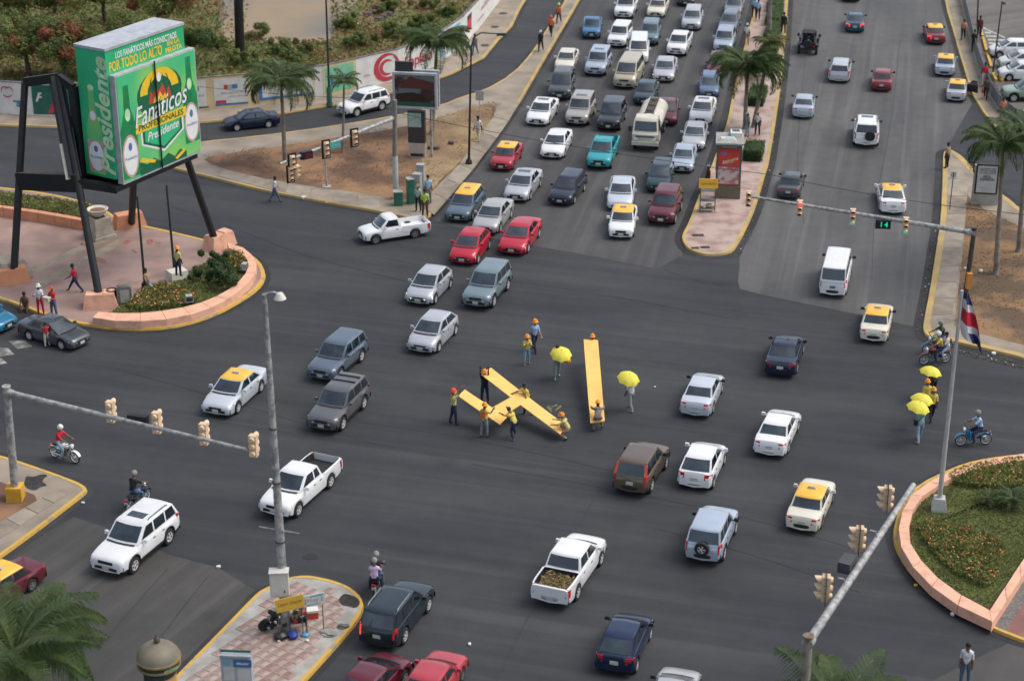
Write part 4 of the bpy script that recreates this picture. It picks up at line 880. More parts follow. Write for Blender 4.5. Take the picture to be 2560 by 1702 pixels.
# ---------------------------------------------------------------- traffic lights
M_TL = mat('cream_signal_housing', (.72, .52, .33), .6, .15, 2.5); M_LRED = mat('lit_red_lamp', (1, .02, .03), .3, .02, 3, emit=3.0); M_LGRN = mat('lit_green_lamp', (.0, .55, .30), .3, .02, 3, emit=.55); M_LOFF = mat('dark_signal_lens', (.025, .02, .018), .2, .3, 6)
def signal(par, p, yaw, lit=None, back=True, s=1.0):
    """three lamp head: housing, hooded lenses; yaw = way the lamps face"""
    e = bpy.data.objects.new('signal_head', None); link(e, par); e.location = p; e.rotation_euler = (0, 0, yaw); e.scale = (s,)*3
    b = MB()
    for i in (-1, 0, 1): b.box((0, 0, i*.36), (.30, .36, .335)); b.tube((-.13, 0, i*.36), (-.26, 0, i*.36), .15, .11, 10)
    b.build('housing', M_TL, e)
    if back: b = MB(); b.box((.0, 0, 0), (.02, .62, 1.32)); b.build('backplate', M_BLACK, e, smooth=0)
    for i in (-1, 0, 1):
        b = MB(); b.lathe([(.125, .0), (.09, .03), (.001, .04)], 12, (.152, 0, i*.36), Matrix.Rotation(R(90), 3, 'Y')); b.build('lens', lit[1] if lit and lit[0] == i else M_LOFF, e)
        b = MB(); n = 9; ps = []
        for j in range(n):
            a = R(-45)+R(270)*j/(n-1); ln = .16+.14*max(0, math.sin(a))
            ps += [(.15, .145*math.cos(a), i*.36+.145*math.sin(a)), (.15+ln, .145*math.cos(a), i*.36+.145*math.sin(a))]
        b.add(ps, [(2*j, 2*j+1, 2*j+3, 2*j+2) for j in range(n-1)]); b.build('hood', M_TL, e)
    return e
def mast(name, base, top, tip, label, polem=M_GREYPOLE, r=.16, foot=None, armr=(.13, .075), group='signal masts'):
    e = empty(name, (0, 0, 0), 0, label, 'traffic light', group)
    b = MB(); b.tube(base, top, r, r*.85, 14); b.tube(top, Vector(top)+EZ*.08, r*1.05, r*1.05, 14); b.build('pole', polem, e)
    d = (Vector(tip)-Vector(top)); st = Vector(top)-EZ*.25
    b = MB(); b.tube(st, Vector(tip), armr[0], armr[1], 12); b.tube(st-d.normalized()*.1, st+d.normalized()*.35, r*1.15, armr[0]*1.25, 12); b.build('arm', M_GREYPOLE, e)
    if foot: b = MB(); b.box(Vector(base)+EZ*.35, (.75, .75, .75)); b.build('foot', foot, e, smooth=0)
    return e, st, Vector(tip)
def arm_at(st, tip, px):
    """point on the arm that the photo shows at column px"""
    best = None
    for i in range(401):
        p = st.lerp(tip, i/400*1.05); d = p.y*math.cos(PITCH)-(p.z-CAM_H)*math.sin(PITCH); x = 1280+FPX*p.x/d
        if best is None or abs(x-px) < best[0]: best = (abs(x-px), p)
    return best[1]
toward = lambda p, dx, dy: math.atan2(dy, dx)
# right one, with a countdown
bA = G(2405, 800, H); tA = GY(2436, 572, bA.y); tipA = G(1868, 490, tA.z-.25+.05)
eA, sA, tA2 = mast('signal_mast', bA, tA, tipA, 'signal mast on the right with a red and two green lamps lit and a countdown', mat('dark_weathered_pole', (.06, .05, .042), .7, .4, 3), armr=(.15, .08))
fA = R(262)
for px, lit in ((1872, None), (2000, (1, M_LRED)), (2132, (-1, M_LGRN)), (2264, (-1, M_LGRN))):
    p = arm_at(sA, tA2, px); signal(eA, p+Vector((-.04, -.28, -.12 if px != 1872 else -.05)), fA, lit, back=False, s=.92)
p = arm_at(sA, tA2, 2207); b = MB(); M = Matrix.Rotation(fA-R(270), 3, 'Z'); b.box(p+Vector((0, -.27, -.28)), (.88, .24, .52), M=M); b.build('countdown_box', M_BLACK, eA, smooth=0)
lettering('1', .44, M_LGRN, p+Vector((0, -.27, -.28))+M @ Vector((-.10, -.13, 0)), M @ Vector((1, 0, 0)), EZ, eA, bold=.008); lettering('4', .44, M_LGRN, p+Vector((0, -.27, -.28))+M @ Vector((.18, -.13, 0)), M @ Vector((1, 0, 0)), EZ, eA, bold=.008)
b = MB(); b.box(bA+Vector((.1, -.25, 2.6)), (.3, .35, .95)); b.build('control_box', mat('orange_box_paint', (.55, .22, .04), .6), eA, smooth=0)
# left one, seen from behind
bB = G(40, 1246, H); tB = GY(16, 968, bB.y); tipB = G(618, 1124, tB.z-.25)
eB, sB, tB2 = mast('signal_mast', bB, tB, tipB, 'signal mast on the left corner seen from behind, standing in a yellow block', foot=mat('yellow_foot_paint', (.62, .33, .03), .7, .2, 2), r=.20, armr=(.14, .08))
for px in (268, 384, 502, 626):
    p = arm_at(sB, tB2, px); signal(eB, p+Vector((.10, .30, .10)), R(75), back=False, s=.98)
p = arm_at(sB, tB2, 342); b = MB(); b.box(p+Vector((0, .3, .05)), (.95, .3, .45), rz=R(-15)); b.build('countdown_box', M_BLACK, eB, smooth=0)
# lower right one
tC = G(2021, 1592, 6.1); bC = Vector((tC.x, tC.y, 0)); tipC = G(2284, 1212, 6.0)
eC, sC, tC2 = mast('signal_mast', bC, tC, tipC, 'signal mast rising from the bottom edge with a mottled white arm pointing up right', mat('rusty_grey_pole', (.25, .22, .18), .7, .3, 2.5, col2=(.13, .075, .045), lo=.3, hi=.5), r=.20, armr=(.17, .12))
for px, dz in ((2092, .15), (2175, .2), (2244, .28)):
    p = arm_at(sC, tC2, px+6); signal(eC, p+Vector((-.52, .12, .30)), R(172), s=1.0)
p = arm_at(sC, tC2, 2146); b = MB(); b.box(p+Vector((-.45, .05, .15)), (.85, .5, .45), rz=R(62)); b.build('countdown_box', mat('dark_grey_box', (.055, .058, .065), .6), eC, smooth=0)
for px in (2112, 2192):
    p = arm_at(sC, tC2, px); b = MB(); b.path([p, p+Vector((-.05, .05, .35)), p+Vector((-.3, .08, .4))], [.03, .03, .03], 6); b.build('bracket', M_GREYPOLE, eC)
# upper left one
bD = G(990, 496, H); tD = GY(987, 250, bD.y); tipD = G(700, 410, 5.9)
eD = empty('signal_mast', (0, 0, 0), 0, 'signal mast on the dirt triangle with a turquoise street sign on its long arm', 'traffic light', 'signal masts')
b = MB(); b.tube(bD, Vector((bD.x, bD.y, 3.2)), .20, .19, 14); b.build('pole', mat('pale_pole_paint', (.44, .45, .41), .6), eD); b = MB(); b.tube((bD.x, bD.y, 3.2), tD, .17, .15, 14); b.build('pole', mat('weathered_upper_pole', (.2, .18, .155), .7), eD)
stD = Vector((bD.x, bD.y, 5.9)); b = MB(); b.tube(stD, tipD, .14, .08, 12); b.build('arm', M_GREYPOLE, eD)
for px, n_ in ((883, 1), (812, 1), (728, 2)):
    p = arm_at(stD, tipD, px)
    signal(eD, p+Vector((.08, -.26, -.15)), R(300), s=.98)
    if n_ == 2: signal(eD, p+Vector((-.05, -.35, -.85)), R(300), s=.9); signal(eD, p+Vector((.30, -.15, -.75)), R(330), back=False, s=.85)
p = arm_at(stD, tipD, 832); M = Matrix.Rotation(R(33), 3, 'Z'); b = MB(); b.box(p+Vector((.1, -.2, -.1)), (.95, .04, .45), M=M); b.build('street_sign', mat('turquoise_sign', (.06, .38, .33), .5), eD, smooth=0)
scribble(eD, p+Vector((.1, -.2, -.1))+M @ Vector((0, -.026, 0)), M @ Vector((1, 0, 0)), EZ, .7, .11, mat('pale_turquoise_print', (.2, .5, .46), .6))
p = arm_at(stD, tipD, 766); b = MB(); b.box(p+Vector((0, -.2, -.05)), (.8, .3, .5), M=M); b.build('countdown_box', M_BLACK, eD, smooth=0); b = MB(); b.box(p+Vector((0, -.2, -.08))+M @ Vector((.1, -.16, 0)), (.5, .012, .34), M=M); b.build('display', mat('unlit_red_display', (.10, .012, .015), .4), eD, smooth=0)
# ---------------------------------------------------------------- poles and lamps
def pole(name, bx, by, tx, ty, r0, r1, m, label, cat, group=None, z=H):
    g = G(bx, by, z); t_ = GY(tx, ty, g.y); e = empty(name, g, 0, label, cat, group); d = t_-g
    b = MB(); b.tube((0, 0, 0), d, r0, r1, 12); b.build('pole', m, e); return e, d
eL, dL = pole('lamp_pole', 715, 1573, 661, 736, .22, .10, M_GREYPOLE, 'very tall grey lamp pole rising from the cluttered paved island', 'lamp post')
b = MB(); b.path([dL, dL+Vector((.35, -.05, .12)), dL+Vector((.75, -.1, .02))], [.05, .045, .04], 8); b.build('arm', M_GREYPOLE, eL)
b = MB(); b.lathe([(.02, .16), (.12, .12), (.22, -.05), (.25, -.12), (.2, -.13), (.01, -.1)], 16, dL+Vector((.62, -.1, -.02))); b.build('lamp_head', mat('pale_lamp_cover', (.6, .58, .5), .5), eL)
for t_ in (.28, .46, .62): 
    c = dL*t_; b = MB(); b.lathe([(.235-.12*t_, -.04), (.25-.12*t_, -.04), (.25-.12*t_, .04), (.235-.12*t_, .04)], 14, c); b.build('band', M_RUST, eL)
b = MB(); c = dL*.30; b.tube(c+Vector((-.85, .05, .35)), c+Vector((.85, -.25, .2)), .025, n=6); b.build('crossbar', M_GREYPOLE, eL)
e = empty('meter_box', G(715, 1573, H)+dL*.155, .05, 'big pale metal box fixed to the tall lamp pole', 'box')
b = MB(); b.box((-.12, -.30, .1), (.78, .42, 1.15)); b.build('box_body', mat('pale_box_paint', (.58, .56, .50), .6, .12, 1.5), e, smooth=0); b = MB(); b.box((-.12, -.52, .1), (.66, .012, 1.0)); b.build('door', mat('pale_box_paint', (.5,)*3), e, smooth=0); b = MB(); b.box((.1, -.53, -.2), (.04, .03, .12)); b.build('handle', M_TRIM, e, smooth=0); b = MB(); b.box((-.12, -.31, .695), (.84, .5, .04)); b.build('lid', mat('pale_box_paint', (.5,)*3), e, smooth=0)
eF, dF = pole('flagpole', 2349, 1246, 2405, 726, .125, .075, mat('pale_flagpole_paint', (.42, .415, .39), .5), 'tall pale flagpole on a concrete foot in the right planter', 'flagpole', z=.9)
b = MB(); b.lathe([(.52, -.62), (.50, -.45), (.36, .08), (.01, .1)], 4, M=Matrix.Rotation(.6, 3, 'Z')); b.build('foot', mat('grey_painted_concrete', (.42, .42, .40), .8), eF, smooth=0)
# the flag hangs from the top, folds of two colours
M_FB = mat('flag_navy_cloth', (.022, .028, .11), .8, .2, 3); M_FR = mat('flag_red_cloth', (.52, .02, .04), .8, .15, 3); M_FW = mat('flag_white_cloth', (.62, .61, .62), .8, .1, 3)
fl = MB(); cols, rows = 8, 14
top = G(2349, 1246, .9)+dF
def fpt(i, j):
    t, u = j/rows, i/cols
    x = .10+u*(.22+.95*t**.9)+ .10*math.sin(u*7+t*4)*t; z = -.10-t*2.15-u*(.08+.75*t)
    if t > .75: x -= (t-.75)*1.3*(1-u)*-.6
    y = .16*math.sin(u*9+t*2)*(.3+t)
    return top+Vector((x, y, z))
for i in range(cols):
    for j in range(rows):
        t, u = (j+.5)/rows, (i+.5)/cols
        if t < .17+.02*u: m = 0
        elif t < .36: m = 2
        elif t < .66+.02*u: m = 1
        elif t < .82 and u > .15: m = 2 if u < .8 or t < .76 else 0
        else: m = 0 if u > .40 else 2
        fl.quad(fpt(i, j), fpt(i+1, j), fpt(i+1, j+1), fpt(i, j+1), m)
tag(fl.build('flag', [M_FB, M_FR, M_FW]), 'blue, white and red flag hanging limp from the tall flagpole', 'flag')
e, d = pole('street_lamp', 1172, 410, 1178, 118, .09, .06, M_BLACK, 'black street lamp with a curved arm at the right of the dirt triangle', 'lamp post')
b = MB(); b.path([d, d+Vector((.25, 0, .75)), d+Vector((.7, .05, 1.0)), d+Vector((1.9, .1, .92))], [.06, .05, .045, .04], 8); b.build('arm', M_BLACK, e); b = MB(); b.box(d+Vector((2.15, .1, .88)), (.75, .3, .16), taper=.7); b.build('lamp_head', M_TRIM, e); b = MB(); b.lathe([(.25, 0), (.22, .25), (.12, .4)], 10); b.build('base', M_BLACK, e)
e, d = pole('street_lamp', 824, 262, 813, -60, .10, .06, mat('dark_green_paint', (.02,)*3), 'thin dark lamp pole with a green foot beside the mint green sign', 'lamp post'); b = MB(); b.lathe([(.3, 0), (.22, .2), (.2, 1.3), (.12, 1.45)], 12); b.build('base', mat('green_lamp_foot', (.02, .09, .075), .5), e)
e, d = pole('utility_pole', 601, 155, 592, -120, .42, .36, M_BLACK, 'thick black pole standing in the waste ground', 'pole', z=.1)
e, d = pole('street_lamp', 2482, 182, 2505, 8, .07, .05, M_BLACK, 'black car park lamp in front of the white cars', 'lamp post'); b = MB(); b.box(d+Vector((.08, -.1, .02)), (.3, .5, .14), taper=.8); b.build('lamp_head', M_TRIM, e)
e, d = pole('street_lamp', 2443, 57, 2452, -150, .07, .05, M_BLACK, 'black lamp pole behind the fence at the top edge', 'lamp post')
# ---------------------------------------------------------------- panels, shelters, boxes
M_POST1 = mat('poster_red', (.50, .035, .025), .4, .1, 2, coat=.4); M_FRAME = mat('shelter_dark_frame', (.10, .095, .08), .5, .2, 3); M_SHROOF = mat('shelter_roof_grey', (.30, .295, .27), .7, .25, 1.5)
q = R(-12)
shl = empty('bus_shelter', G(1818, 494, H), R(-6), 'tall poster shelter with a red advert and a long grey roof on the median', 'shelter')
b = MB(); b.box((0, 0, .45), (1.75, .5, .9)); b.build('plinth', mat('olive_brown_metal', (.13, .115, .075), .6), shl, smooth=0)
b = MB(); b.box((0, .03, 2.25), (1.72, .36, 2.75)); b.build('frame', M_FRAME, shl, smooth=0)
b = MB(); b.box((0, -.155, 2.92), (1.44, .02, 1.22)); b.build('poster', M_POST1, shl, smooth=0)
b = MB(); b.box((0, -.155, 1.66), (1.44, .02, 1.22)); b.build('poster', mat('poster_pale_mottled', (.50, .44, .42), .4, .1, 3.5, col2=(.40, .12, .12), coat=.4, lo=.42, hi=.56), shl, smooth=0)
b = MB(); b.box((0, -.150, 1.08), (1.44, .012, .2)); b.build('poster_strip', M_POST1, shl, smooth=0)
scribble(shl, (.1, -.168, 2.78), (1, 0, .25), EZ, 1.05, .22, mat('poster_cream_print', (.6, .5, .38), .5), n=6); scribble(shl, (-.1, -.168, 2.58), (1, 0, .2), EZ, .7, .12, mat('poster_cream_print', (.6, .5, .38), .5), n=5)
b = MB(); b.ball((-.35, -.17, 3.2), .17, 8, sc=(1.2, .1, .8)); b.build('poster_print', M_BBLUE, shl)
b = MB(); b.box((.0, .85, 3.95), (1.9, 2.5, .12)); b.build('roof', M_SHROOF, shl, smooth=0); b = MB(); b.box((0, -.2, 3.76), (1.7, .3, .26)); b.build('fascia', mat('dark_fascia', (.07, .075, .07), .6), shl, smooth=0); scribble(shl, (0, -.356, 3.76), (1, 0, 0), EZ, .9, .10, M_SHROOF)
for x in (-.8, .8): b = MB(); b.tube((x, 1.95, -.0), (x, 1.95, 3.9), .05, n=8); b.build('post', M_FRAME, shl)
M_APPL = mat('white_appliance_paint', (.66, .64, .57), .5, .1, 2)
def onto(par, loc): return par.matrix_basis @ Vector(loc)
def child_thing(name, par, loc, rz, label, cat): return empty(name, Matrix.Rotation(par.rotation_euler.z, 3, 'Z') @ Vector(loc)+par.location, par.rotation_euler.z+rz, label, cat)
e = child_thing('roof_panel_box', shl, (.42, 1.55, 4.01), .05, 'white box with a dark blue window lying on the shelter roof', 'box'); b = MB(); b.box((0, 0, .14), (.75, .95, .28)); b.build('box_body', M_APPL, e, smooth=0); b = MB(); b.box((0, .12, .285), (.52, .5, .02)); b.build('panel', mat('dark_blue_panel', (.015, .03, .075), .2, .2, 3), e, smooth=0)
e = child_thing('cloth_bag', shl, (-.15, .2, 4.01), .1, 'white and blue plastic sack lying on the front of the shelter roof', 'sack'); b = MB(); b.box((0, 0, .12), (1.2, .6, .24), taper=.75); b.build('sack', M_APPL, e); b = MB(); b.box((.12, 0, .245), (.6, .2, .01)); b.build('print', M_CYAN, e, smooth=0)
# yellow sign and wire stand on the median tip
e = empty('newspaper_stand', G(1768, 528, H), R(-4), 'wire stand holding goods under a yellow sign on the median', 'stand')
b = MB()
for x in (-.5, .5):
    for y in (-.28, .28): b.tube((x, y, 0), (x, y, 1.55), .022, n=6)
for z in (.25, .8, 1.5): b.box((0, 0, z), (1.02, .58, .02))
b.build('frame', M_FRAME, e); b = MB(); b.ball((.12, 0, .42), .22, 8, sc=(1.2, .8, .7)); b.build('bag', mat('cream_bag', (.5, .44, .30), .8), e); b = MB(); b.ball((-.22, -.1, .36), .13, 8); b.build('bag', M_APPL, e)
b = MB(); b.box((0, -.25, 2.05), (1.28, .04, .68)); b.build('sign', M_TAXI, e, smooth=0); lettering('Listín Diario', .24, mat('brown_lettering', (.16, .09, .02), .6), (0, -.272, 2.05), (1, 0, .02), (0, 0, 1), e, width=1.0)
for x in (-.5, .5): b = MB(); b.tube((x, -.22, 1.5), (x, -.22, 2.3), .02, n=6); b.build('post', M_FRAME, e)
# big screen on the dirt triangle with kiosk, cabinets, street signs
scn = empty('screen_sign', G(1043, 392, H), R(-9), 'double faced screen sign with a dark reddish picture on a black kiosk column', 'sign')
M_PIC = mat('screen_picture', (.12, .15, .15), .25, .1, .9, col2=(.045, .022, .022), coat=.5, lo=.44, hi=.52)
z0 = 3.75
b = MB(); b.box((.05, 0, .55), (1.2, .5, 1.1)); b.build('base', mat('beige_kiosk_base', (.42, .37, .30), .7), scn, smooth=0); b = MB(); b.box((.05, -.27, .22), (.95, .03, .22)); b.build('vent', M_TRIM, scn, smooth=0)
b = MB(); b.box((.02, 0, 2.3), (1.25, .45, 2.4)); b.build('column', mat('kiosk_charcoal', (.035, .035, .037), .5), scn, smooth=0); b = MB(); b.box((-.08, -.235, 2.85), (.95, .02, 1.05)); b.build('poster', mat('pale_green_poster', (.36, .44, .40), .4, .2, 2.5, col2=(.22, .34, .28)), scn, smooth=0)
for yy, nm in ((-.25, 'front'), (.55, 'rear')):
    b = MB(); W2, H2, t = 3.25, 2.65, .16
    b.box((0, yy, z0+H2-t/2), (W2, .28, t)); b.box((0, yy, z0+t/2), (W2, .28, t)); b.box((-W2/2+t/2, yy, z0+H2/2), (t, .28, H2-2*t-.004)); b.box((W2/2-t/2, yy, z0+H2/2), (t, .28, H2-2*t-.004)); b.build('screen_frame', M_BSILVER, scn, smooth=0)
    b = MB(); b.box((0, yy+.01, z0+H2/2), (W2-2*t-.004, .2, H2-2*t-.004)); b.build('screen', M_PIC, scn, smooth=0)
b = MB(); b.box((0, -.355, z0+.33), (2.9, .01, .32)); b.build('screen_strip', mat('green_screen_strip', (.015, .09, .06), .3), scn, smooth=0)
b = MB(); b.poly([(-1.4, -.356, z0+.5), (1.0, -.356, z0+.5), (.6, -.356, z0+1.0), (-.1, -.356, z0+1.2), (-1.4, -.356, z0+1.05)]); b.build('screen_picture', mat('dark_screen_shape', (.03, .016, .014), .3), scn, smooth=0)
b = MB(); b.poly([(-1.1, -.356, z0+1.5), (1.4, -.356, z0+1.45), (1.4, -.356, z0+2.0), (.2, -.356, z0+2.2), (-.3, -.356, z0+2.4), (-.9, -.356, z0+1.95)]); b.build('screen_picture', mat('reddish_screen_shape', (.10, .028, .024), .3), scn, smooth=0)
b = MB(); b.box((-.85, .12, z0+2.95), (1.3, .2, .75)); b.build('top_box', mat('kiosk_charcoal', (.03,)*3), scn, smooth=0); b = MB(); b.tube((1.05, .2, 0), (1.05, .2, z0), .1, n=10); b.build('post', M_GREYPOLE, scn)
M_CAB = mat('grey_cabinet', (.36, .36, .33), .6, .2, 2); M_CABG = mat('green_cabinet', (.02, .14, .095), .5, .2, 2)
for px, py, w, dp, h_, m, lab, rz in ((1026, 508, .42, .5, 1.75, M_CABG, 'tall green phone cabinet with a pale top at the point of the dirt triangle', .3), (1044, 505, .55, .5, 2.0, M_CAB, 'tall grey cabinet right of the green one', -.3), (1053, 488, .5, .45, 2.2, M_CAB, 'pale curved cabinet behind the seated worker with the yellow helmet', -.2), (996, 512, .6, .5, .95, M_CABG, 'short green box at the foot of the signal mast', .1)):
    e = empty('street_cabinet', G(px, py, H), rz, lab, 'cabinet', 'cabinets at the point of the dirt triangle')
    b = MB(); b.box((0, 0, h_/2), (w, dp, h_)); b.build('cabinet_body', m, e, smooth=0); b = MB(); b.box((0, -dp/2-.008, h_*.5), (w*.82, .012, h_*.8)); b.build('door', m, e, smooth=0); b = MB(); b.box((0, 0, h_+.03), (w+.06, dp+.06, .06)); b.build('lid', M_CAB, e, smooth=0)
e, d = pole('sign_post', 1198, 300, 1199, 232, .03, .03, M_GREYPOLE, 'small grey sign board on a thin post near the top of the dirt triangle', 'sign'); b = MB(); b.box(d-EZ*.25, (.6, .04, .75)); b.build('sign_board', M_CAB, e, smooth=0)
e, d = pole('signal_post', 817, 467, 812, 385, .07, .06, M_GREYPOLE, 'thin grey post under the middle lights of the long arm', 'post'); b = MB(); b.box((0, 0, .03), (.6, .6, .06)); b.build('base', M_CONC2, e, smooth=0)
# right: no parking sign, framed poster
e, d = pole('no_parking_sign', 2374, 524, 2384, 432, .03, .03, M_BLACK, 'white square sign on a thin post on the right pavement', 'sign'); b = MB(); b.box(d-EZ*.18, (.45, .03, .6)); b.build('sign_board', M_WHITE, e, smooth=0); b = MB(); b.lathe([(.15, 0), (.15, .004), (.11, .006), (.11, 0)], 16, d-EZ*.14-Vector((0, .016, 0)), Matrix.Rotation(R(90), 3, 'X')); b.build('sign_print', M_TRIM, e); b = MB(); b.box(d-EZ*.14-Vector((0, .02, 0)), (.06, .006, .2)); b.build('sign_print', M_TRIM, e, smooth=0)
e = empty('framed_poster', G(2460, 512, H), R(-8), 'framed poster of a car in a stone case under the right palms', 'poster case')
b = MB(); b.box((0, .12, 1.15), (1.75, .3, 2.3+1.0)); b.build('backing', M_CONC2, e, smooth=0); b = MB(); b.box((0, -.06, 1.85), (1.5, .08, 2.1)); b.build('frame', M_BLACK, e, smooth=0); b = MB(); b.box((0, -.105, 1.85), (1.3, .02, 1.9)); b.build('poster', mat('pale_grey_poster', (.44, .46, .46), .35, .15, 1.4, coat=.4), e, smooth=0)
b = MB(); b.poly([(-.45, -.118, 1.75), (.5, -.118, 1.75), (.52, -.118, 1.9), (.3, -.118, 1.98), (.15, -.118, 2.15), (-.2, -.118, 2.15), (-.35, -.118, 1.98), (-.48, -.118, 1.9)]); b.build('poster_print', mat('grey_poster_print', (.20, .21, .22), .5, .4, 6), e, smooth=0)
b = MB(); b.box((0, -.117, 2.45), (1.1, .006, .45)); b.build('poster_print', mat('faint_poster_print', (.30, .29, .29), .5, .3, 5), e, smooth=0); b = MB(); b.box((-.2, -.117, 1.25), (.6, .006, .06)); b.build('poster_print', M_GREYT, e, smooth=0)
# domed advertising column, lower left
e = empty('advertising_column', G(415, 1858, H), .4, 'domed advertising column with a green band and blue poster at the bottom edge', 'advertising column')
g0 = G(415, 1858, H); zt_c = GY(410, 1640, g0.y).z-H
M_DOME = mat('weathered_olive_dome', (.20, .175, .115), .6, .3, 1.5, col2=(.13, .12, .085)); M_GRB = mat('dark_green_band', (.02, .06, .045), .5, .3, 5); M_GOLD = mat('ochre_trim', (.30, .19, .07), .6, .2, 3)
b = MB(); b.lathe([(.62, 0), (.62, zt_c-.55)], 28); b.build('drum', mat('dark_green_drum', (.035, .05, .042), .6, .3, 2), e); b = MB(); n = 9
for i in range(n):
    a0, a1 = R(-118+100*i/n), R(-118+100*(i+1)/n); b.quad(*[(.63*math.cos(a), .63*math.sin(a), z_) for a, z_ in ((a0, zt_c-2.2), (a1, zt_c-2.2), (a1, zt_c-.72), (a0, zt_c-.72))])
b.build('poster', mat('blue_orange_poster', (.04, .26, .52), .4, .1, 1.3, col2=(.55, .28, .10), lo=.45, hi=.5), e)
b = MB(); b.lathe([(.62, zt_c-.56), (.80, zt_c-.30), (.82, zt_c-.02)], 28); b.build('band', M_GRB, e)
for zz, rr in ((zt_c-.30, .83), (zt_c-.02, .86)): b = MB(); b.lathe([(rr-.06, zz-.05), (rr, zz-.04), (rr, zz+.04), (rr-.06, zz+.05)], 28); b.build('trim_ring', M_GOLD, e)
b = MB(); b.lathe([(.84, zt_c+.0), (.80, zt_c+.16), (.66, zt_c+.36), (.45, zt_c+.52), (.20, zt_c+.60), (.1, zt_c+.64)], 28); b.build('dome', M_DOME, e); b = MB(); b.lathe([(.1, zt_c+.6), (.13, zt_c+.70), (.11, zt_c+.80), (.05, zt_c+.86), (.03, zt_c+.98), (.005, zt_c+1.0)], 12); b.build('finial', M_RUST, e)
scribble(e, (.30, -.79, zt_c-.16), (1, .38, 0), EZ, .62, .12, M_MINT)
# small advert board near the column: newspaper rack
e = empty('newspaper_rack', G(598, 1765, H), R(-4), 'blue and white newspaper rack at the bottom edge, right of the domed column', 'rack')
zr = GY(595, 1630, G(598, 1765, H).y).z-H
b = MB(); b.box((0, .05, zr/2-.1), (1.22, .3, zr-.25)); b.build('rack_body', mat('pale_rack_paint', (.44, .46, .50), .6), e, smooth=0); b = MB(); b.box((0, .02, zr-.12), (1.25, .34, .1)); b.build('rack_bar', M_BSILVER, e, smooth=0); b = MB(); b.box((0, .02, zr+.05), (1.25, .05, .1)); b.build('rack_bar', mat('green_cabinet', (.02,)*3), e, smooth=0)
for x in (-.6, .6): b = MB(); b.tube((x, .02, 0), (x, .02, zr+.1), .03, n=6); b.build('post', M_BSILVER, e)
b = MB(); b.box((.28, -.12, zr-.42), (.72, .03, .34)); b.build('name_board', M_BLUEP, e, smooth=0); scribble(e, (.28, -.138, zr-.42), (1, 0, 0), EZ, .5, .11, M_BWHITE); b = MB(); b.box((-.36, -.12, zr-.4), (.3, .02, .22)); b.build('name_board', M_CYAN, e, smooth=0); b = MB(); b.box((.3, -.11, zr-1.1), (.5, .02, .8)); b.build('paper', M_PALEP, e, smooth=0); b = MB(); b.box((-.3, -.11, zr-.95), (.42, .02, .6)); b.build('paper', M_PALEP, e, smooth=0)
# signs and clutter at the tall lamp pole
M_YSIGN = mat('yellow_sign', (.66, .40, .05), .6, .12, 2)
e = empty('yellow_sign', G(729, 1594, H), R(14), 'yellow sign board leaning over the clutter at the tall lamp pole', 'sign'); b = MB(); b.box((0, 0, 1.70), (1.22, .04, .62), M=Matrix.Rotation(R(-7), 3, 'Y')); b.build('sign_board', M_YSIGN, e, smooth=0); lettering('Listín Diario', .22, mat('brown_lettering', (.1,)*3), (0, -.022, 1.74), (1, 0, .12), EZ, e, width=1.0)
for x in (-.5, .5): b = MB(); b.tube((x, .03, 0), (x, .03, 1.6), .02, n=6); b.build('post', M_FRAME, e)
e = empty('blue_white_sign', G(789, 1580, H), R(10), 'white sign board with a blue frame beside the yellow one', 'sign'); b = MB(); b.box((0, 0, 1.62), (.95, .04, .55), M=Matrix.Rotation(R(-7), 3, 'Y')); b.build('sign_board', M_APPL, e, smooth=0)
b = MB(); b.box((-.02, -.024, 1.42), (.6, .008, .05), M=Matrix.Rotation(R(-9), 3, 'Y')); b.box((.1, -.024, 1.83), (.55, .008, .07), M=Matrix.Rotation(R(-8), 3, 'Y')); b.box((.33, -.024, 1.66), (.05, .008, .2)); b.box((-.36, -.024, 1.56), (.04, .008, .28)); b.build('sign_print', M_CYAN, e, smooth=0); lettering('Hoy', .28, M_GREYT, (-.05, -.024, 1.62), (1, 0, .12), EZ, e, width=.5)
for x in (-.35, .35): b = MB(); b.tube((x, .03, 0), (x, .03, 1.5), .02, n=6); b.build('post', M_FRAME, e)
def lump(name, px, py, m, s, label, cat, sc=(1, .8, .6), z=H, grp='things heaped at the lamp pole'):
    b = MB(); b.ball((0, 0, s*sc[2]*.7), s, 10, sc=sc); b.ball((s*.5, -s*.2, s*.35), s*.6, 8, sc=sc); b.ball((-s*.4, s*.25, s*.4), s*.55, 8, sc=sc)
    return tag(b.build(name, m, loc=G(px, py, z), rz=rng.uniform(0, 3)), label, cat, grp)
lump('bundle', 733, 1592, mat('blue_tarp', (.02, .05, .26), .6, .3, 4), .30, 'royal blue bundle in front of the lamp pole foot', 'bundle'); lump('bag', 763, 1590, mat('sky_blue_plastic', (.06, .33, .55), .4, .2, 4), .17, 'small sky blue plastic bag right of the royal blue bundle', 'bag'); lump('bag', 768, 1602, M_APPL, .10, 'tiny white bag in front of the sky blue one', 'bag')
lump('bundle', 703, 1595, mat('black_plastic', (.02, .02, .022), .4, .3, 4), .33, 'black plastic bundle left of the royal blue one', 'bundle'); lump('rag', 697, 1604, mat('pale_pink_rag', (.5, .38, .36), .8), .10, 'small pale rag on the tiles in front of the black bundle', 'rag'); lump('bag', 697, 1588, mat('olive_sack', (.17, .155, .11), .8, .3, 3), .22, 'olive sack behind the black bundle', 'sack')
e = empty('parked_motorcycle_heap', G(684, 1572, H), .5, 'dark heap of bags and a cart left of the lamp pole', 'heap'); b = MB()
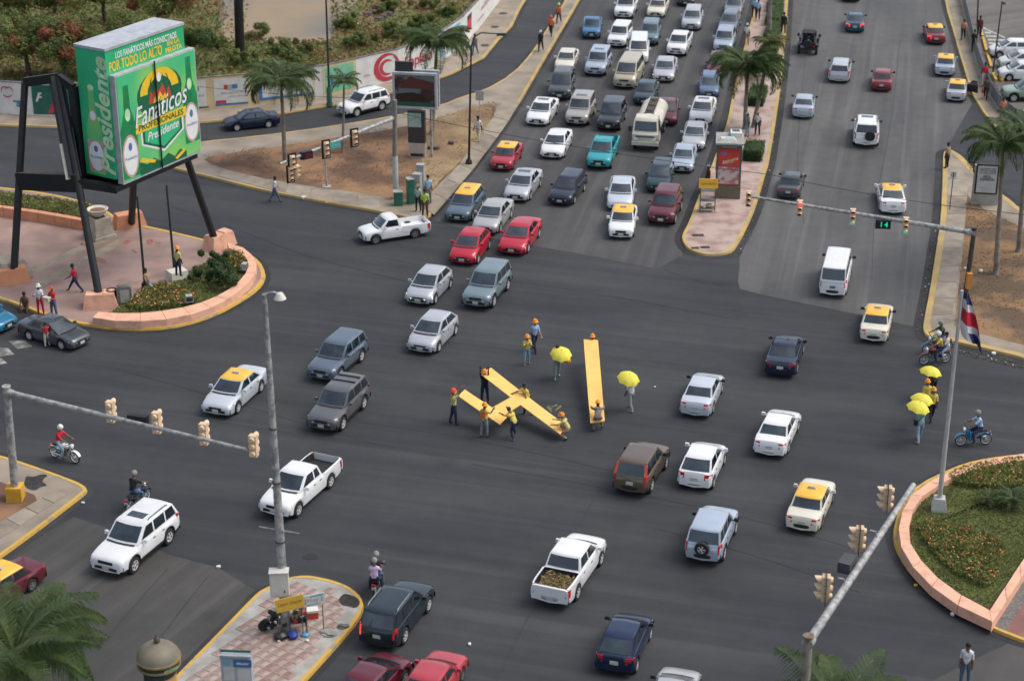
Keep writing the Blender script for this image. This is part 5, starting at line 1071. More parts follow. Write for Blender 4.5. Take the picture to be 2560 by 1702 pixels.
for i in range(26): b.ball((rng.gauss(0, .28), rng.gauss(0, .2), rng.uniform(.1, .85)), rng.uniform(.06, .17), 6, sc=(1, 1, .8), mi=rng.choice((0, 0, 0, 1, 2)))
b.build('bags', [M_TRIM, M_CAB, mat('green_cloth', (.03, .10, .05), .8)], e); b = MB(); b.ball((.08, -.05, 1.02), .14, 8); b.build('white_bag', M_APPL, e); b = MB(); b.tube((-.4, 0, .3), (-.4, .06, .3), .28, n=14); b.build('cart_wheel', M_TYRE, e)
e = empty('goods_cart', G(745, 1574, H), .2, 'vendor cart with mixed coloured goods right of the lamp pole', 'cart'); b = MB()
for x in (-.35, .35):
    for y in (-.25, .25): b.tube((x, y, 0), (x, y, .95), .02, n=6)
b.box((0, 0, .5), (.75, .55, .03)); b.box((0, 0, .9), (.75, .55, .03)); b.build('frame', M_FRAME, e)
for i in range(22): 
    b = MB(); b.box((rng.uniform(-.32, .32), rng.uniform(-.22, .22), rng.choice((.6, 1.0))), (rng.uniform(.08, .2), rng.uniform(.08, .18), rng.uniform(.1, .22)), rz=rng.uniform(0, 3)); b.build('packet', rng.choice((M_CREAMY, M_POST1, M_CABG, M_APPL, M_TRIM, M_GOLD)), e, smooth=0)
e = empty('folded_umbrella', G(755, 1556, H), .3, 'folded dark green umbrella standing under the blue and white sign', 'umbrella'); b = MB(); b.lathe([(.02, .0), (.05, .1), (.13, .5), (.10, 1.1), (.02, 1.45)], 10); b.build('cloth', mat('dark_green_cloth', (.012, .06, .04), .8), e)
e = empty('cool_box', G(781, 1542, H), .2, 'white and red cool box under the blue and white sign', 'box'); b = MB(); b.box((0, 0, .16), (.5, .36, .32)); b.build('box_body', M_POST1, e, smooth=0); b = MB(); b.box((0, 0, .37), (.53, .39, .1)); b.build('lid', M_APPL, e, smooth=0)
lump('rag', 822, 1584, mat('grey_green_plastic', (.26, .27, .24), .7, .3, 5), .28, 'flat grey plastic sheet on the tiles near the right kerb', 'plastic sheet', (1.4, 1, .15))
lump('rag', 858, 1566, mat('grey_rag', (.13, .13, .13), .9, .3, 5), .22, 'flat dark grey rag beside the right kerb of the tiled island', 'rag', (1.3, .9, .12))
# litter on the road edge and loose stones: tiny, each its own thing
M_LIT = mat('white_litter', (.62, .62, .6), .7, .15, 6)
for px, py, s, lab in ((2484, 886, .17, 'white plastic bag at the kerb below the flag'), (2381, 1537, .13, 'white litter on the road beside the cracked planter wall'), (759, 497, .22, 'white litter at the kerb of the dirt triangle, left one'), (817, 508, .13, 'white litter at the kerb of the dirt triangle, right one'), (2289, 1464, .10, 'yellow green ball of litter by the planter kerb'), (208, 1258, .10, 'scrap of white litter at the left corner kerb'), (1637, 968, .07, 'white scrap on the road right of the umbrella holder'), (546, 1418, .12, 'pale stone on the road seam in the lower left'), (1174, 1611, .10, 'pale scrap on the road above the red car at the bottom'), (2414, 674, .16, 'white bag on the dirt beside the right signal mast'), (2452, 680, .18, 'heap of white scraps on the dirt right of the right signal mast'), (894, 64, .25, 'white sack on the slope of the waste ground'), (2537, 708, .14, 'white scraps on the dirt under the right palms')):
    b = MB(); b.ball((0, 0, s*.45), s, 7, sc=(1.1, .8, .6)); b.ball((s*.6, s*.2, s*.3), s*.5, 6, sc=(1, 1, .6))
    z = H if (py < 700 and (px > 2400 or px < 500)) else (.1 if py < 100 else 0.01)
    tag(b.build('litter', M_LIT if 'yellow' not in lab else M_YSIGN, loc=G(px, py, z), rz=rng.uniform(0, 3)), lab, 'litter', 'litter about the junction')
b = MB()
for _ in range(700):
    px, py = rng.choice((lambda: (lerp(2346, 2300, (t := rng.random()))+rng.uniform(-9, 3), lerp(560, 830, t)), lambda: (lerp(1926, 1838, (t := rng.random()))+rng.uniform(2, 14), lerp(400, 640, t)), lambda: (lerp(2400, 2560, (t := rng.random())), lerp(872, 910, t)+rng.uniform(0, 14)), lambda: (lerp(1968, 1925, (t := rng.random()))+rng.uniform(2, 10), lerp(30, 400, t))))()
    s = rng.uniform(.015, .06); b.box(G(px, py)+Vector((0, 0, s*.5+.004)), (s*1.6, s, s), rz=rng.uniform(0, 3), mi=0 if rng.random() < .93 else 1)
o = b.build('kerb_debris', [mat('kerb_dirt', (.10, .085, .065), .95), M_LIT], smooth=0); o['kind'] = 'stuff'; o['label'] = 'gravel and scraps swept against the kerbs'
for i, (px, py) in enumerate(((1078, 372), (1092, 373), (1128, 360), (935, 35), (948, 52), (960, 46), (972, 40), (920, 40))):
    b = MB(); s = .28 if py > 200 else .45; b.ball((0, 0, s*.4), s, 7, sc=(1.2, .9, .6)); tag(b.build('stone', mat('dark_stone', (.11, .09, .08), .9, .4, 4), loc=G(px, py, H if py > 200 else .1), rz=i), ['dark stone beside the post of the screen sign', 'black lump on the dirt right of the screen sign post', 'dark stone on the dirt, right of the screen sign', 'stone in the heap under the lone shrub, leftmost but one', 'lowest stone of the heap under the lone shrub', 'middle stone of the heap under the lone shrub', 'right stone of the heap under the lone shrub', 'leftmost stone of the heap under the lone shrub'][i], 'stone', 'loose stones')
# overhead cables
def cable(pts, sag, label, r=.02):
    b = MB(); P = []
    for a, c in zip(pts, pts[1:]):
        for i in range(13): t = i/12; p = a.lerp(c, t); P.append(p-EZ*sag*4*t*(1-t))
    b.path(P, [r]*len(P), 5); tag(b.build('cable', M_TRIM), label, 'cable', 'overhead cables')
cable([Vector((bD.x, bD.y, 6.3)), GY(1926, 437, 118.0), GY(2600, 540, 112.0)], .3, 'thin cable crossing the avenue from the screen sign to the right palms')
cable([GY(-20, 128, 140), Vector((bD.x, bD.y, 7.2))], .8, 'thin cable running from the upper left to the signal mast on the dirt triangle', .015)
# ---------------------------------------------------------------- the big yellow letters that the workers carry
M_BAN = mat('yellow_banner_cloth', (.86, .50, .13), .65, .08, 1.6, detail=5)
def plank(par, name, c, th=.05, sag=.0, n=10):
    """a cloth covered strip through four corners a b c d (a-b one end, d-c the other)"""
    a, b_, c_, d = [Vector(p) for p in c]; m = MB(); rows = []
    for i in range(n+1):
        t = i/n; dz = Vector((0, 0, -sag*4*t*(1-t)))
        for e_ in (a.lerp(d, t)+dz, b_.lerp(c_, t)+dz): rows.append(e_)
    vs = rows+[p-Vector((0, 0, th)) for p in rows]; k = len(rows)
    fs = [(2*i, 2*i+1, 2*i+3, 2*i+2) for i in range(n)]+[(k+2*i+2, k+2*i+3, k+2*i+1, k+2*i) for i in range(n)]
    fs += [(2*i+2, k+2*i+2, k+2*i, 2*i) for i in range(n)]+[(2*i+1, k+2*i+1, k+2*i+3, 2*i+3) for i in range(n)]+[(0, k, k+1, 1), (2*n+1, k+2*n+1, k+2*n, 2*n)]
    m.add(vs, fs); return m.build(name, M_BAN, par, smooth=20)
eH = empty('yellow_letter', (0, 0, 0), 0, 'yellow cloth letter H of two long strips and a crossbar held by workers', 'banner', 'big yellow letters')
plank(eH, 'long_strip', [G(1199, 932, 1.78), G(1228, 919, 1.82), G(1413, 1061, .55), G(1401, 1085, .50)], sag=.04)
plank(eH, 'short_strip', [G(1146, 989, 1.50), G(1162, 973, 1.55), G(1268, 1041, .85), G(1250, 1060, .80)], sag=.03)
plank(eH, 'crossbar', [G(1228, 1020, 1.02), G(1259, 1038, .86), G(1301, 1011, 1.08), G(1277, 992, 1.25)], th=.045)
eI = empty('yellow_letter', (0, 0, 0), 0, 'yellow cloth letter I, one long straight strip held at both ends', 'banner', 'big yellow letters')
plank(eI, 'long_strip', [G(1459, 848, 1.62), G(1495, 850, 1.62), G(1512, 1051, .62), G(1476, 1056, .62)], sag=.05)
# ---------------------------------------------------------------- vehicles
M_HEAD = mat('headlight_lens', (0.80, 0.81, 0.82), 0.12, 0.25, 4, coat=0.8, col2=(.30, .31, .32), lo=.30, hi=.44)
M_HEADLIT = mat('lit_headlight', (1.0, 0.62, 0.30), 0.2, 0.05, 4, emit=4.0)
M_HEADBLUE = mat('lit_bluish_headlight', (0.62, 0.75, 1.0), 0.2, 0.05, 4, emit=2.0)
M_TAIL = mat('tail_light_lens', (0.55, 0.016, 0.018), 0.2, 0.25, 14, coat=0.7)
M_BRAKE = mat('lit_brake_light', (1.0, 0.03, 0.02), 0.2, 0.05, 4, emit=1.6)
M_RIM = mat('alloy_rim', (0.66, 0.65, 0.62), 0.4, 0.15, 8, metallic=0.25)
M_HUB = mat('steel_wheel_grey', (0.22, 0.21, 0.19), 0.5, 0.2, 8, metallic=0.3)
M_PLATE = mat('number_plate_white', (0.5, 0.52, 0.42), 0.5, 0.15, 30)
M_CHROME = mat('chrome', (0.5, 0.5, 0.5), 0.2, 0.05, 3, metallic=0.9)
M_SIGN = mat('taxi_sign_grey', (0.45, 0.43, 0.38), 0.5)
M_BEDLINER = mat('black_bed_liner', (0.02, 0.021, 0.023), 0.7, 0.3, 5)

K = {
 'sedan':  dict(L=4.45, W=1.70, H=1.40, wb=2.58, fo=.88, r=.31, gc=.20, zn=.70, zc=.90, zb=.93, zt=.97, cowl=1.15, rf=1.88, rr=3.10, rb=3.68, hr=.745, pil=[2.45]),
 'coupe':  dict(L=4.50, W=1.74, H=1.38, wb=2.62, fo=.92, r=.32, gc=.19, zn=.68, zc=.90, zb=.93, zt=.98, cowl=1.10, rf=1.92, rr=3.06, rb=3.85, hr=.72, pil=[2.5], round=1),
 'boxsedan': dict(L=4.35, W=1.66, H=1.40, wb=2.50, fo=.85, r=.30, gc=.21, zn=.78, zc=.90, zb=.92, zt=.92, cowl=1.22, rf=1.74, rr=3.06, rb=3.45, hr=.78, pil=[2.42], bumper='dark', rim='hub'),
 'hatch':  dict(L=3.78, W=1.67, H=1.47, wb=2.42, fo=.76, r=.30, gc=.20, zn=.72, zc=.93, zb=.97, zt=.98, cowl=.92, rf=1.70, rr=3.02, rb=3.62, hr=.74, pil=[2.2], hatch=1, round=1),
 'wagon':  dict(L=4.40, W=1.69, H=1.46, wb=2.56, fo=.86, r=.30, gc=.20, zn=.75, zc=.91, zb=.94, zt=.95, cowl=1.20, rf=1.92, rr=3.95, rb=4.28, hr=.74, pil=[2.45, 3.4], hatch=1),
 'suv':    dict(L=4.50, W=1.80, H=1.76, wb=2.64, fo=.86, r=.375, gc=.28, zn=.92, zc=1.06, zb=1.10, zt=1.10, cowl=1.34, rf=1.98, rr=4.10, rb=4.40, hr=.80, pil=[2.55, 3.45], hatch=1, clad=1),
 'minisuv': dict(L=4.05, W=1.72, H=1.70, wb=2.42, fo=.78, r=.35, gc=.27, zn=.90, zc=1.03, zb=1.06, zt=1.06, cowl=1.20, rf=1.78, rr=3.66, rb=3.92, hr=.80, pil=[2.3, 3.1], hatch=1, clad=1),
 'minivan': dict(L=4.95, W=1.84, H=1.93, wb=2.95, fo=.92, r=.34, gc=.24, zn=.95, zc=1.15, zb=1.18, zt=1.18, cowl=.75, rf=1.62, rr=4.65, rb=4.86, hr=.80, pil=[2.3, 3.6], hatch=1),
 'van':    dict(L=4.70, W=1.70, H=1.98, wb=2.57, fo=1.05, r=.33, gc=.24, zn=1.00, zc=1.12, zb=1.15, zt=1.15, cowl=.30, rf=.95, rr=4.42, rb=4.64, hr=.84, pil=[1.9, 3.2], hatch=1, bumper='dark', rim='hub'),
 'pickup': dict(L=4.85, W=1.70, H=1.66, wb=2.85, fo=.82, r=.34, gc=.30, zn=.88, zc=1.01, zb=1.04, zt=1.02, cowl=1.22, rf=1.72, rr=2.52, rb=2.66, hr=.80, pil=[], bed=2.76, floor=.66, bumper='dark', rim='hub'),
 'extpickup': dict(L=4.95, W=1.70, H=1.64, wb=2.95, fo=.82, r=.35, gc=.31, zn=.88, zc=1.02, zb=1.06, zt=1.03, cowl=1.18, rf=1.85, rr=2.88, rb=3.08, hr=.76, pil=[2.45], bed=3.20, floor=.68),
 'dblpickup': dict(L=5.10, W=1.78, H=1.70, wb=3.05, fo=.86, r=.36, gc=.32, zn=.95, zc=1.08, zb=1.11, zt=1.10, cowl=1.12, rf=1.82, rr=3.20, rb=3.45, hr=.77, pil=[2.40], bed=3.58, floor=.72),
}
def smoothbox_plan(W, depth, round_=0.35, n=9):
    """plan of a bumper: bows out at the middle, wraps round the corners"""
    out = []
    for i in range(n):
        t = -1+2*i/(n-1); y = t*W/2
        out.append((depth*(1-abs(t)**3.2) , y))
    return out

def car_parts(kind):
    k = K[kind]; L, W, H = k['L'], k['W'], k['H']; hw = W/2; gc = k['gc']; r = k['r']
    sf, sr = k['fo'], k['fo']+k['wb']; ra = r+0.065
    X = lambda s: L/2-s
    rnd = k.get('round', 0)
    bed = k.get('bed'); fl = k.get('floor')
    zn = k['zn']
    tab = [(0, zn-.17), (.06, zn-.05), (.2, zn+.01), (k['cowl']*.55, lerp(zn, k['zc'], .62)), (k['cowl'], k['zc']), (k['cowl']+.35, k['zb']), (k['rb']-.25, k['zb']), (k['rb'], k['zt']),
           (L-.10, k['zt']-.02), (L-.03, k['zt']-.08), (L, k['zt']-.20)]
    if k.get('hatch'): tab = tab[:8]+[(max(k['rb']+.02, L-.08), k['zt']-.05), (L-.02, k['zt']-.16), (L, k['zt']-.26)]
    if bed: tab = tab[:7]+[(k['rb'], k['zt']), (L-.02, k['zt']), (L, k['zt']-.03)]
    wt = [(0, .70 if rnd else .80), (.05, .82 if rnd else .88), (.16, .91 if rnd else .945), (.40, .975), (.8, 1), (L-.6, 1), (L-.22, .965), (L-.08, .92), (L, .84 if not bed else .95)]
    zt_ = lambda s: interp(tab, s); w_ = lambda s: interp(wt, s)*hw
    def zb_(s):
        for c in (sf, sr):
            if abs(s-c) < ra: return r+math.sqrt(max(0, ra*ra-(s-c)**2))
        lift = 0.07*max(0, 1-s/.35)+0.09*max(0, 1-(L-s)/.4)
        return gc+lift
    st = {0, .05, .16, .40, k['cowl']*.55, k['cowl'], k['cowl']+.35, (sf+sr)/2, k['rb'], L-.6 if L-.6 > k['rb'] else L-.45, L-.22, L-.08, L}
    for c in (sf, sr):
        st = {s for s in st if abs(s-c) > ra+.03}
        st |= {c+ra*d for d in (-1.012, -.995, -.9, -.62, -.25, .25, .62, .9, .995, 1.012)}
    if bed: st |= {bed, bed+.012, L-.085, L-.073}
    st = sorted(s for s in st if 0 <= s <= L)
    b = MB(); rings = []
    for s in st:
        zt, zb, w = zt_(s), zb_(s), w_(s)
        cr = 0.035 if s < k['cowl']+.1 or (s > k['rb'] and not bed) else 0.0
        mid = lerp(max(zb, gc+.1), zt, .5)
        half = [(0, zt+cr), (.5*w, zt+.8*cr), (.80*w, zt+.25*cr), (.93*w, zt-.035), (.985*w, zt-.13), (w, mid), (.99*w, lerp(zb, mid, .4)), (.955*w, zb), (.74*w, zb), (0, gc+.02)]
        if bed and bed+.005 < s < L-.079:
            half[0:4] = [(0, fl), (.5*w, fl), (.86*w, fl), (.885*w, zt)]; half[4] = (.975*w, zt-.012)
        ring = [(X(s), y, z) for y, z in half]+[(X(s), -y, z) for y, z in reversed(half[1:-1])]
        rings.append(ring)
    n = len(rings[0]); base = 0
    for ring in rings: b.v += ring
    for i in range(len(rings)-1):
        sm = (st[i]+st[i+1])/2
        inbed = bed and bed < sm < L-.079
        for j in range(n):
            a, c = i*n+j, i*n+(j+1) % n
            b.f.append((a, c, c+n, a+n))
            jj = min(j, n-1-j)          # 0 top ... 8 bottom
            b.m.append(1 if jj >= 7 else (2 if inbed and jj <= 2 else (3 if jj == 6 and k.get('clad') else 0)))
    b.f.append(tuple(range(n-1, -1, -1))); b.m.append(0)
    b.f.append(tuple((len(rings)-1)*n+j for j in range(n))); b.m.append(0)
    # cabin
    z0, z1 = k['zb']-.03, H-.075
    h0, h1 = .895*hw, k['hr']*hw
    lv = [(k['cowl']-.06, k['rb']+.04, h0, z0, .10, .05), (k['rf'], k['rr'], h1, z1, .10 if not bed else .06, .06),
          (k['rf']+.09, k['rr']-.08, h1-.05, H-.022, .08, .05), (k['rf']+.32, k['rr']-.30, h1-.24, H, .03, .02)]
    NE, NS = 6, 5
    def ring(l):
        a, c, h, z, bf, br = l; out = []
        for i in range(NE):
            t = -1+2*i/(NE-1); out.append((X(a-bf*(1-t*t)), t*h, z))
        for i in range(1, NS): out.append((lerp(X(a), X(c), i/NS), h, z))
        for i in range(NE):
            t = 1-2*i/(NE-1); out.append((X(c+br*(1-t*t)), t*h, z))
        for i in range(1, NS): out.append((lerp(X(c), X(a), i/NS), -h, z))
        return out
    rs = [ring(l) for l in lv]; m = len(rs[0]); o = len(b.v)
    for q in rs: b.v += q
    for i in range(len(rs)-1):
        for j in range(m):
            a, c = o+i*m+j, o+i*m+(j+1) % m
            b.f.append((a, c, c+m, a+m)); b.m.append(0)
    b.f.append(tuple(o+3*m+j for j in range(m))); b.m.append(0)
    P = [('body', b, 'body', None)]
    g = MB(); l1 = lv[1]
    tl = [(l1[0]-.03, l1[1]+.03, l1[2]+.012, l1[3]-.02, l1[4], l1[5]), (l1[0], l1[1], l1[2]+.010, l1[3]+.012, l1[4], l1[5])]+[(q[0], q[1], q[2]+.006, q[3]+.010, q[4], q[5]) for q in lv[2:]]
    for q in tl: g.v += ring(q)
    for i in range(3):
        for j in range(m): g.f.append((i*m+j, i*m+(j+1) % m, (i+1)*m+(j+1) % m, (i+1)*m+j)); g.m.append(0)
    g.f.append(tuple(3*m+j for j in range(m))); g.m.append(0)
    P.append(('roof_panel', g, 'roof', None))
    # glass
    def endpane(front):
        l0, l1 = lv[0], lv[1]; g = MB(); N = 6; rows = 3; pts = []
        e = 0 if front else 1; sg = 1 if front else -1
        for jv in range(rows+1):
            v = lerp(.13, .93, jv/rows)
            for iu in range(N+1):
                t = lerp(-.92, .92, iu/N)
                s0 = l0[e]-sg*l0[4+e]*(1-t*t); s1 = l1[e]-sg*l1[4+e]*(1-t*t)
                pts.append((X(lerp(s0, s1, v))+sg*.010, t*lerp(l0[2], l1[2], v)*.985, lerp(z0, z1, v)+.007))
        g.add(pts, [(j*(N+1)+i, j*(N+1)+i+1, (j+1)*(N+1)+i+1, (j+1)*(N+1)+i) for j in range(rows) for i in range(N)])
        return g
    P.append(('windscreen', endpane(True), 'glass', None))
    P.append(('rear_window', endpane(False), 'glass', None))
    A = lambda v: lerp(k['cowl']+.12, k['rf']+.10, v)
    C = lambda v: lerp(k['rb']-.10, k['rr']-.06, v)
    cuts = [A]+[(lambda v, p=p: p) for p in k['pil']]+[C]
    for i in range(len(cuts)-1):
        for sd in (1, -1):
            g = MB(); pts = []
            va, vb = .16, .90
            for v in (va, vb):
                a = cuts[i](v)+(.05 if i else .03); c = cuts[i+1](v)-(.05 if i < len(cuts)-2 else .03)
                y = (lerp(h0, h1, v)+.010)*sd
                pts += [(X(a), y, lerp(z0, z1, v)), (X(c), y, lerp(z0, z1, v))]
            g.add(pts, [(0, 1, 3, 2)] if sd < 0 else [(2, 3, 1, 0)])
            P.append(('side_window', g, 'glass', None))
    # doors: skins standing 5 mm proud of the side, with a handle each
    def side_y(s, z):
        zt, zb, w = zt_(s), gc, w_(s); mid = lerp(max(zb, gc+.1), zt, .5)
        return interp([(zb, .955*w), (lerp(zb, mid, .4), .99*w), (mid, w), (zt-.13, .985*w), (zt-.035, .93*w), (zt, .8*w)], z)
    dcuts = [max(k['cowl']+.12, sf+ra+.05)]+k['pil'][:1]+[min(sr-ra*.55, k['rb']-.1)]
    if not k['pil']: dcuts = [dcuts[0], k['rb']-.12]
    for i in range(len(dcuts)-1):
        for sd in (1, -1):
            g = MB(); a, c = dcuts[i]+.012, dcuts[i+1]-.012; pts = []
            zs = [gc+(.24 if k.get('clad') else .12), lerp(gc, k['zb'], .45), k['zb']-.16, k['zb']-.05]
            if i == len(dcuts)-2 and c > sr-ra: pass
            for z in zs:
                cc = c
                if abs(z-r) < ra+.02: cc = min(c, sr-math.sqrt(max(0, (ra+.02)**2-(z-r)**2)))
                for t in (0, .5, 1):
                    s = lerp(a, cc, t); pts.append((X(s), sd*(side_y(s, z)+.006), z))
            fs = [(j*3+t, j*3+t+1, (j+1)*3+t+1, (j+1)*3+t) for j in range(3) for t in range(2)]
            if sd > 0: fs = [f[::-1] for f in fs]
            g.add(pts, fs)
            hs = c-.16
            P.append(('door', g, 'paint', None))
            hnd = MB(); hnd.box((X(hs), sd*(side_y(hs, k['zb']-.15)+.014), k['zb']-.15), (.16, .02, .035))
            P.append(('door_handle', hnd, 'trim', 'door'))
    # bumpers
    for sg in (1, -1):
        g = MB(); pl = smoothbox_plan(W*.965, .11); zc = gc+.20 if sg > 0 else gc+.22; hh = .15
        n9 = len(pl); vs = []
        for z, kk in ((zc-hh, .8), (zc-hh*.3, 1.0), (zc+hh*.55, 1.0), (zc+hh, .75)):
            for d, y in pl: vs.append((sg*(L/2-.10+ d*kk), y*(.97+.03*kk), z))
        fs = [(j*n9+i, j*n9+i+1, (j+1)*n9+i+1, (j+1)*n9+i) for j in range(3) for i in range(n9-1)]
        vs2 = [(sg*(L/2-.14), y, zc+hh) for d, y in pl]
        fs += [(3*n9+i, 3*n9+i+1, 4*n9+i+1, 4*n9+i) for i in range(n9-1)]
        if sg > 0: fs = [f for f in fs]
        else: fs = [f[::-1] for f in fs]
        g.add(vs+vs2, fs); g.m = [1 if max(f) < 2*n9 else 0 for f in g.f]
        P.append(('front_bumper' if sg > 0 else 'rear_bumper', g, 'bumper', None))
        pl_ = MB(); pl_.box((sg*(L/2+.018), 0, zc+(.02 if sg > 0 else .0)) if (sg > 0 or bed) else (-(L/2+.012), 0, lerp(gc, k['zt'], .58)), (.02, .34, .16))
        P.append(('number_plate', pl_, 'plate', None))
    # lights, grille, mirrors
    zh = zn-.16
    for sd in (1, -1):
        g = MB(); w0, w1 = .46*hw, .80*hw
        hgt = .19 if kind not in ('suv', 'dblpickup', 'minivan', 'minisuv') else .23
        xa = L/2+.014
        pts = []
        for z in (zh-hgt*.6, zh+hgt*.4):
            ex = .0 if z < zh else .05
            pts += [(xa-ex, sd*w0, z), (xa-.02-ex, sd*(w0+w1)/2, z), (xa-.09-ex, sd*w1, z), (xa-.30, sd*(.955*hw), z+.02), (xa-.34, sd*w0, z+.0)]
        fs = [(0, 1, 6, 5), (1, 2, 7, 6), (2, 3, 8, 7), (5, 6, 7, 8, 9), (0, 4, 3, 2, 1)]
        if sd < 0: fs = [f[::-1] for f in fs]
        g.add(pts, fs); P.append(('headlight', g, 'head', None))
        g = MB(); zc = k['zt']-.20; hh = .13
        tall = k.get('hatch') and kind not in ('hatch',)
        if tall: zc, hh = k['zt']-.16, .21
        if bed: zc, hh = k['zt']-.24, .17
        ya, yb = (.56 if not tall and not bed else .80)*hw, .90*hw
        if bed: yb = .965*hw
        xb = -L/2-.012; pts = []
        for z in (zc-hh, zc+hh):
            off = 0 if z < zc else (.03 if not tall else .07)
            pts += [(xb+off, sd*ya, z), (xb+.02+off, sd*lerp(ya, yb, .6), z), (xb+.09+off, sd*yb, z), (xb+.24+off, sd*(.965*hw if not bed else .985*hw), z), (xb+.24+off, sd*ya, z)]
        fs = [(5, 6, 1, 0), (6, 7, 2, 1), (7, 8, 3, 2), (9, 8, 7, 6, 5), (1, 2, 3, 4, 0)]
        if sd < 0: fs = [f[::-1] for f in fs]
        g.add(pts, fs); P.append(('taillight', g, 'tail', None))
        g = MB(); g.box((X(k['cowl']+.28), sd*(hw+.09), k['zb']+.07), (.12, .20, .15), taper=.85)
        g.box((X(k['cowl']+.28), sd*(hw-.01), k['zb']+.03), (.06, .14, .05))
        P.append(('mirror', g, 'mirror', None))
    g = MB(); g.box((L/2+.004, 0, zh-.02), (.03, .80*hw, .13 if not rnd else .09)); P.append(('grille', g, 'trim', None))
    g = MB(); g.box((L/2-.005 if not rnd else L/2-.0, 0, gc+.19), (.05, .62*W, .13)); P.append(('lower_grille', g, 'trim', None))
    g = MB(); pts = []
    for i in range(7):
        t = -.9+1.8*i/6; x = X(lv[0][0]-.10*(1-t*t)); pts += [(x+.015, t*h0*.97, k['zb']+.012), (x+.11, t*h0*.97, zt_(k['cowl']-.15)+.045)]
    g.add(pts, [(2*i, 2*i+1, 2*i+3, 2*i+2) for i in range(6)]); P.append(('cowl_panel', g, 'trim', None))
    # wheels
    for s in (sf, sr):
        for sd in (1, -1):
            q = Matrix.Rotation(R(-90)*sd, 3, 'X'); c = (X(s), sd*(hw-.19), r)
            g = MB(); g.lathe([(r*.58, 0), (r*.93, 0), (r, .03), (r, .16), (r*.93, .185), (r*.62, .19)], 18, c, q)
            P.append(('wheel', g, 'tyre', None))
            g = MB(); g.lathe([(r*.66, .165), (r*.62, .185), (r*.50, .175), (r*.20, .185), (r*.01, .19)], 20, c, q, mif=lambda j, i: 1 if j == 2 and i % 4 in (0, 1) else 0)
            P.append(('rim', g, 'rim', 'wheel'))
    return P

CAR_CACHE = {}
def car_set(kind):
    if kind not in CAR_CACHE:
        out = []
        for name, g, role, par in car_parts(kind):
            mats = {'body': [M_TRIM, M_TRIM, M_BEDLINER, M_TRIM], 'paint': [M_TRIM], 'glass': [M_GLASS], 'trim': [M_TRIM], 'bumper': [M_TRIM, M_TRIM], 'plate': [M_PLATE],
                    'head': [M_HEAD], 'tail': [M_TAIL], 'mirror': [M_TRIM], 'tyre': [M_TYRE], 'roof': [M_TAXI], 'rim': [M_RIM, M_TRIM]}[role]
            out.append((name, g.mesh(name, mats, 40), role, par))
        CAR_CACHE[kind] = out
    return CAR_CACHE[kind]

def setm(o, i, m):
    o.material_slots[i].link = 'OBJECT'; o.material_slots[i].material = m

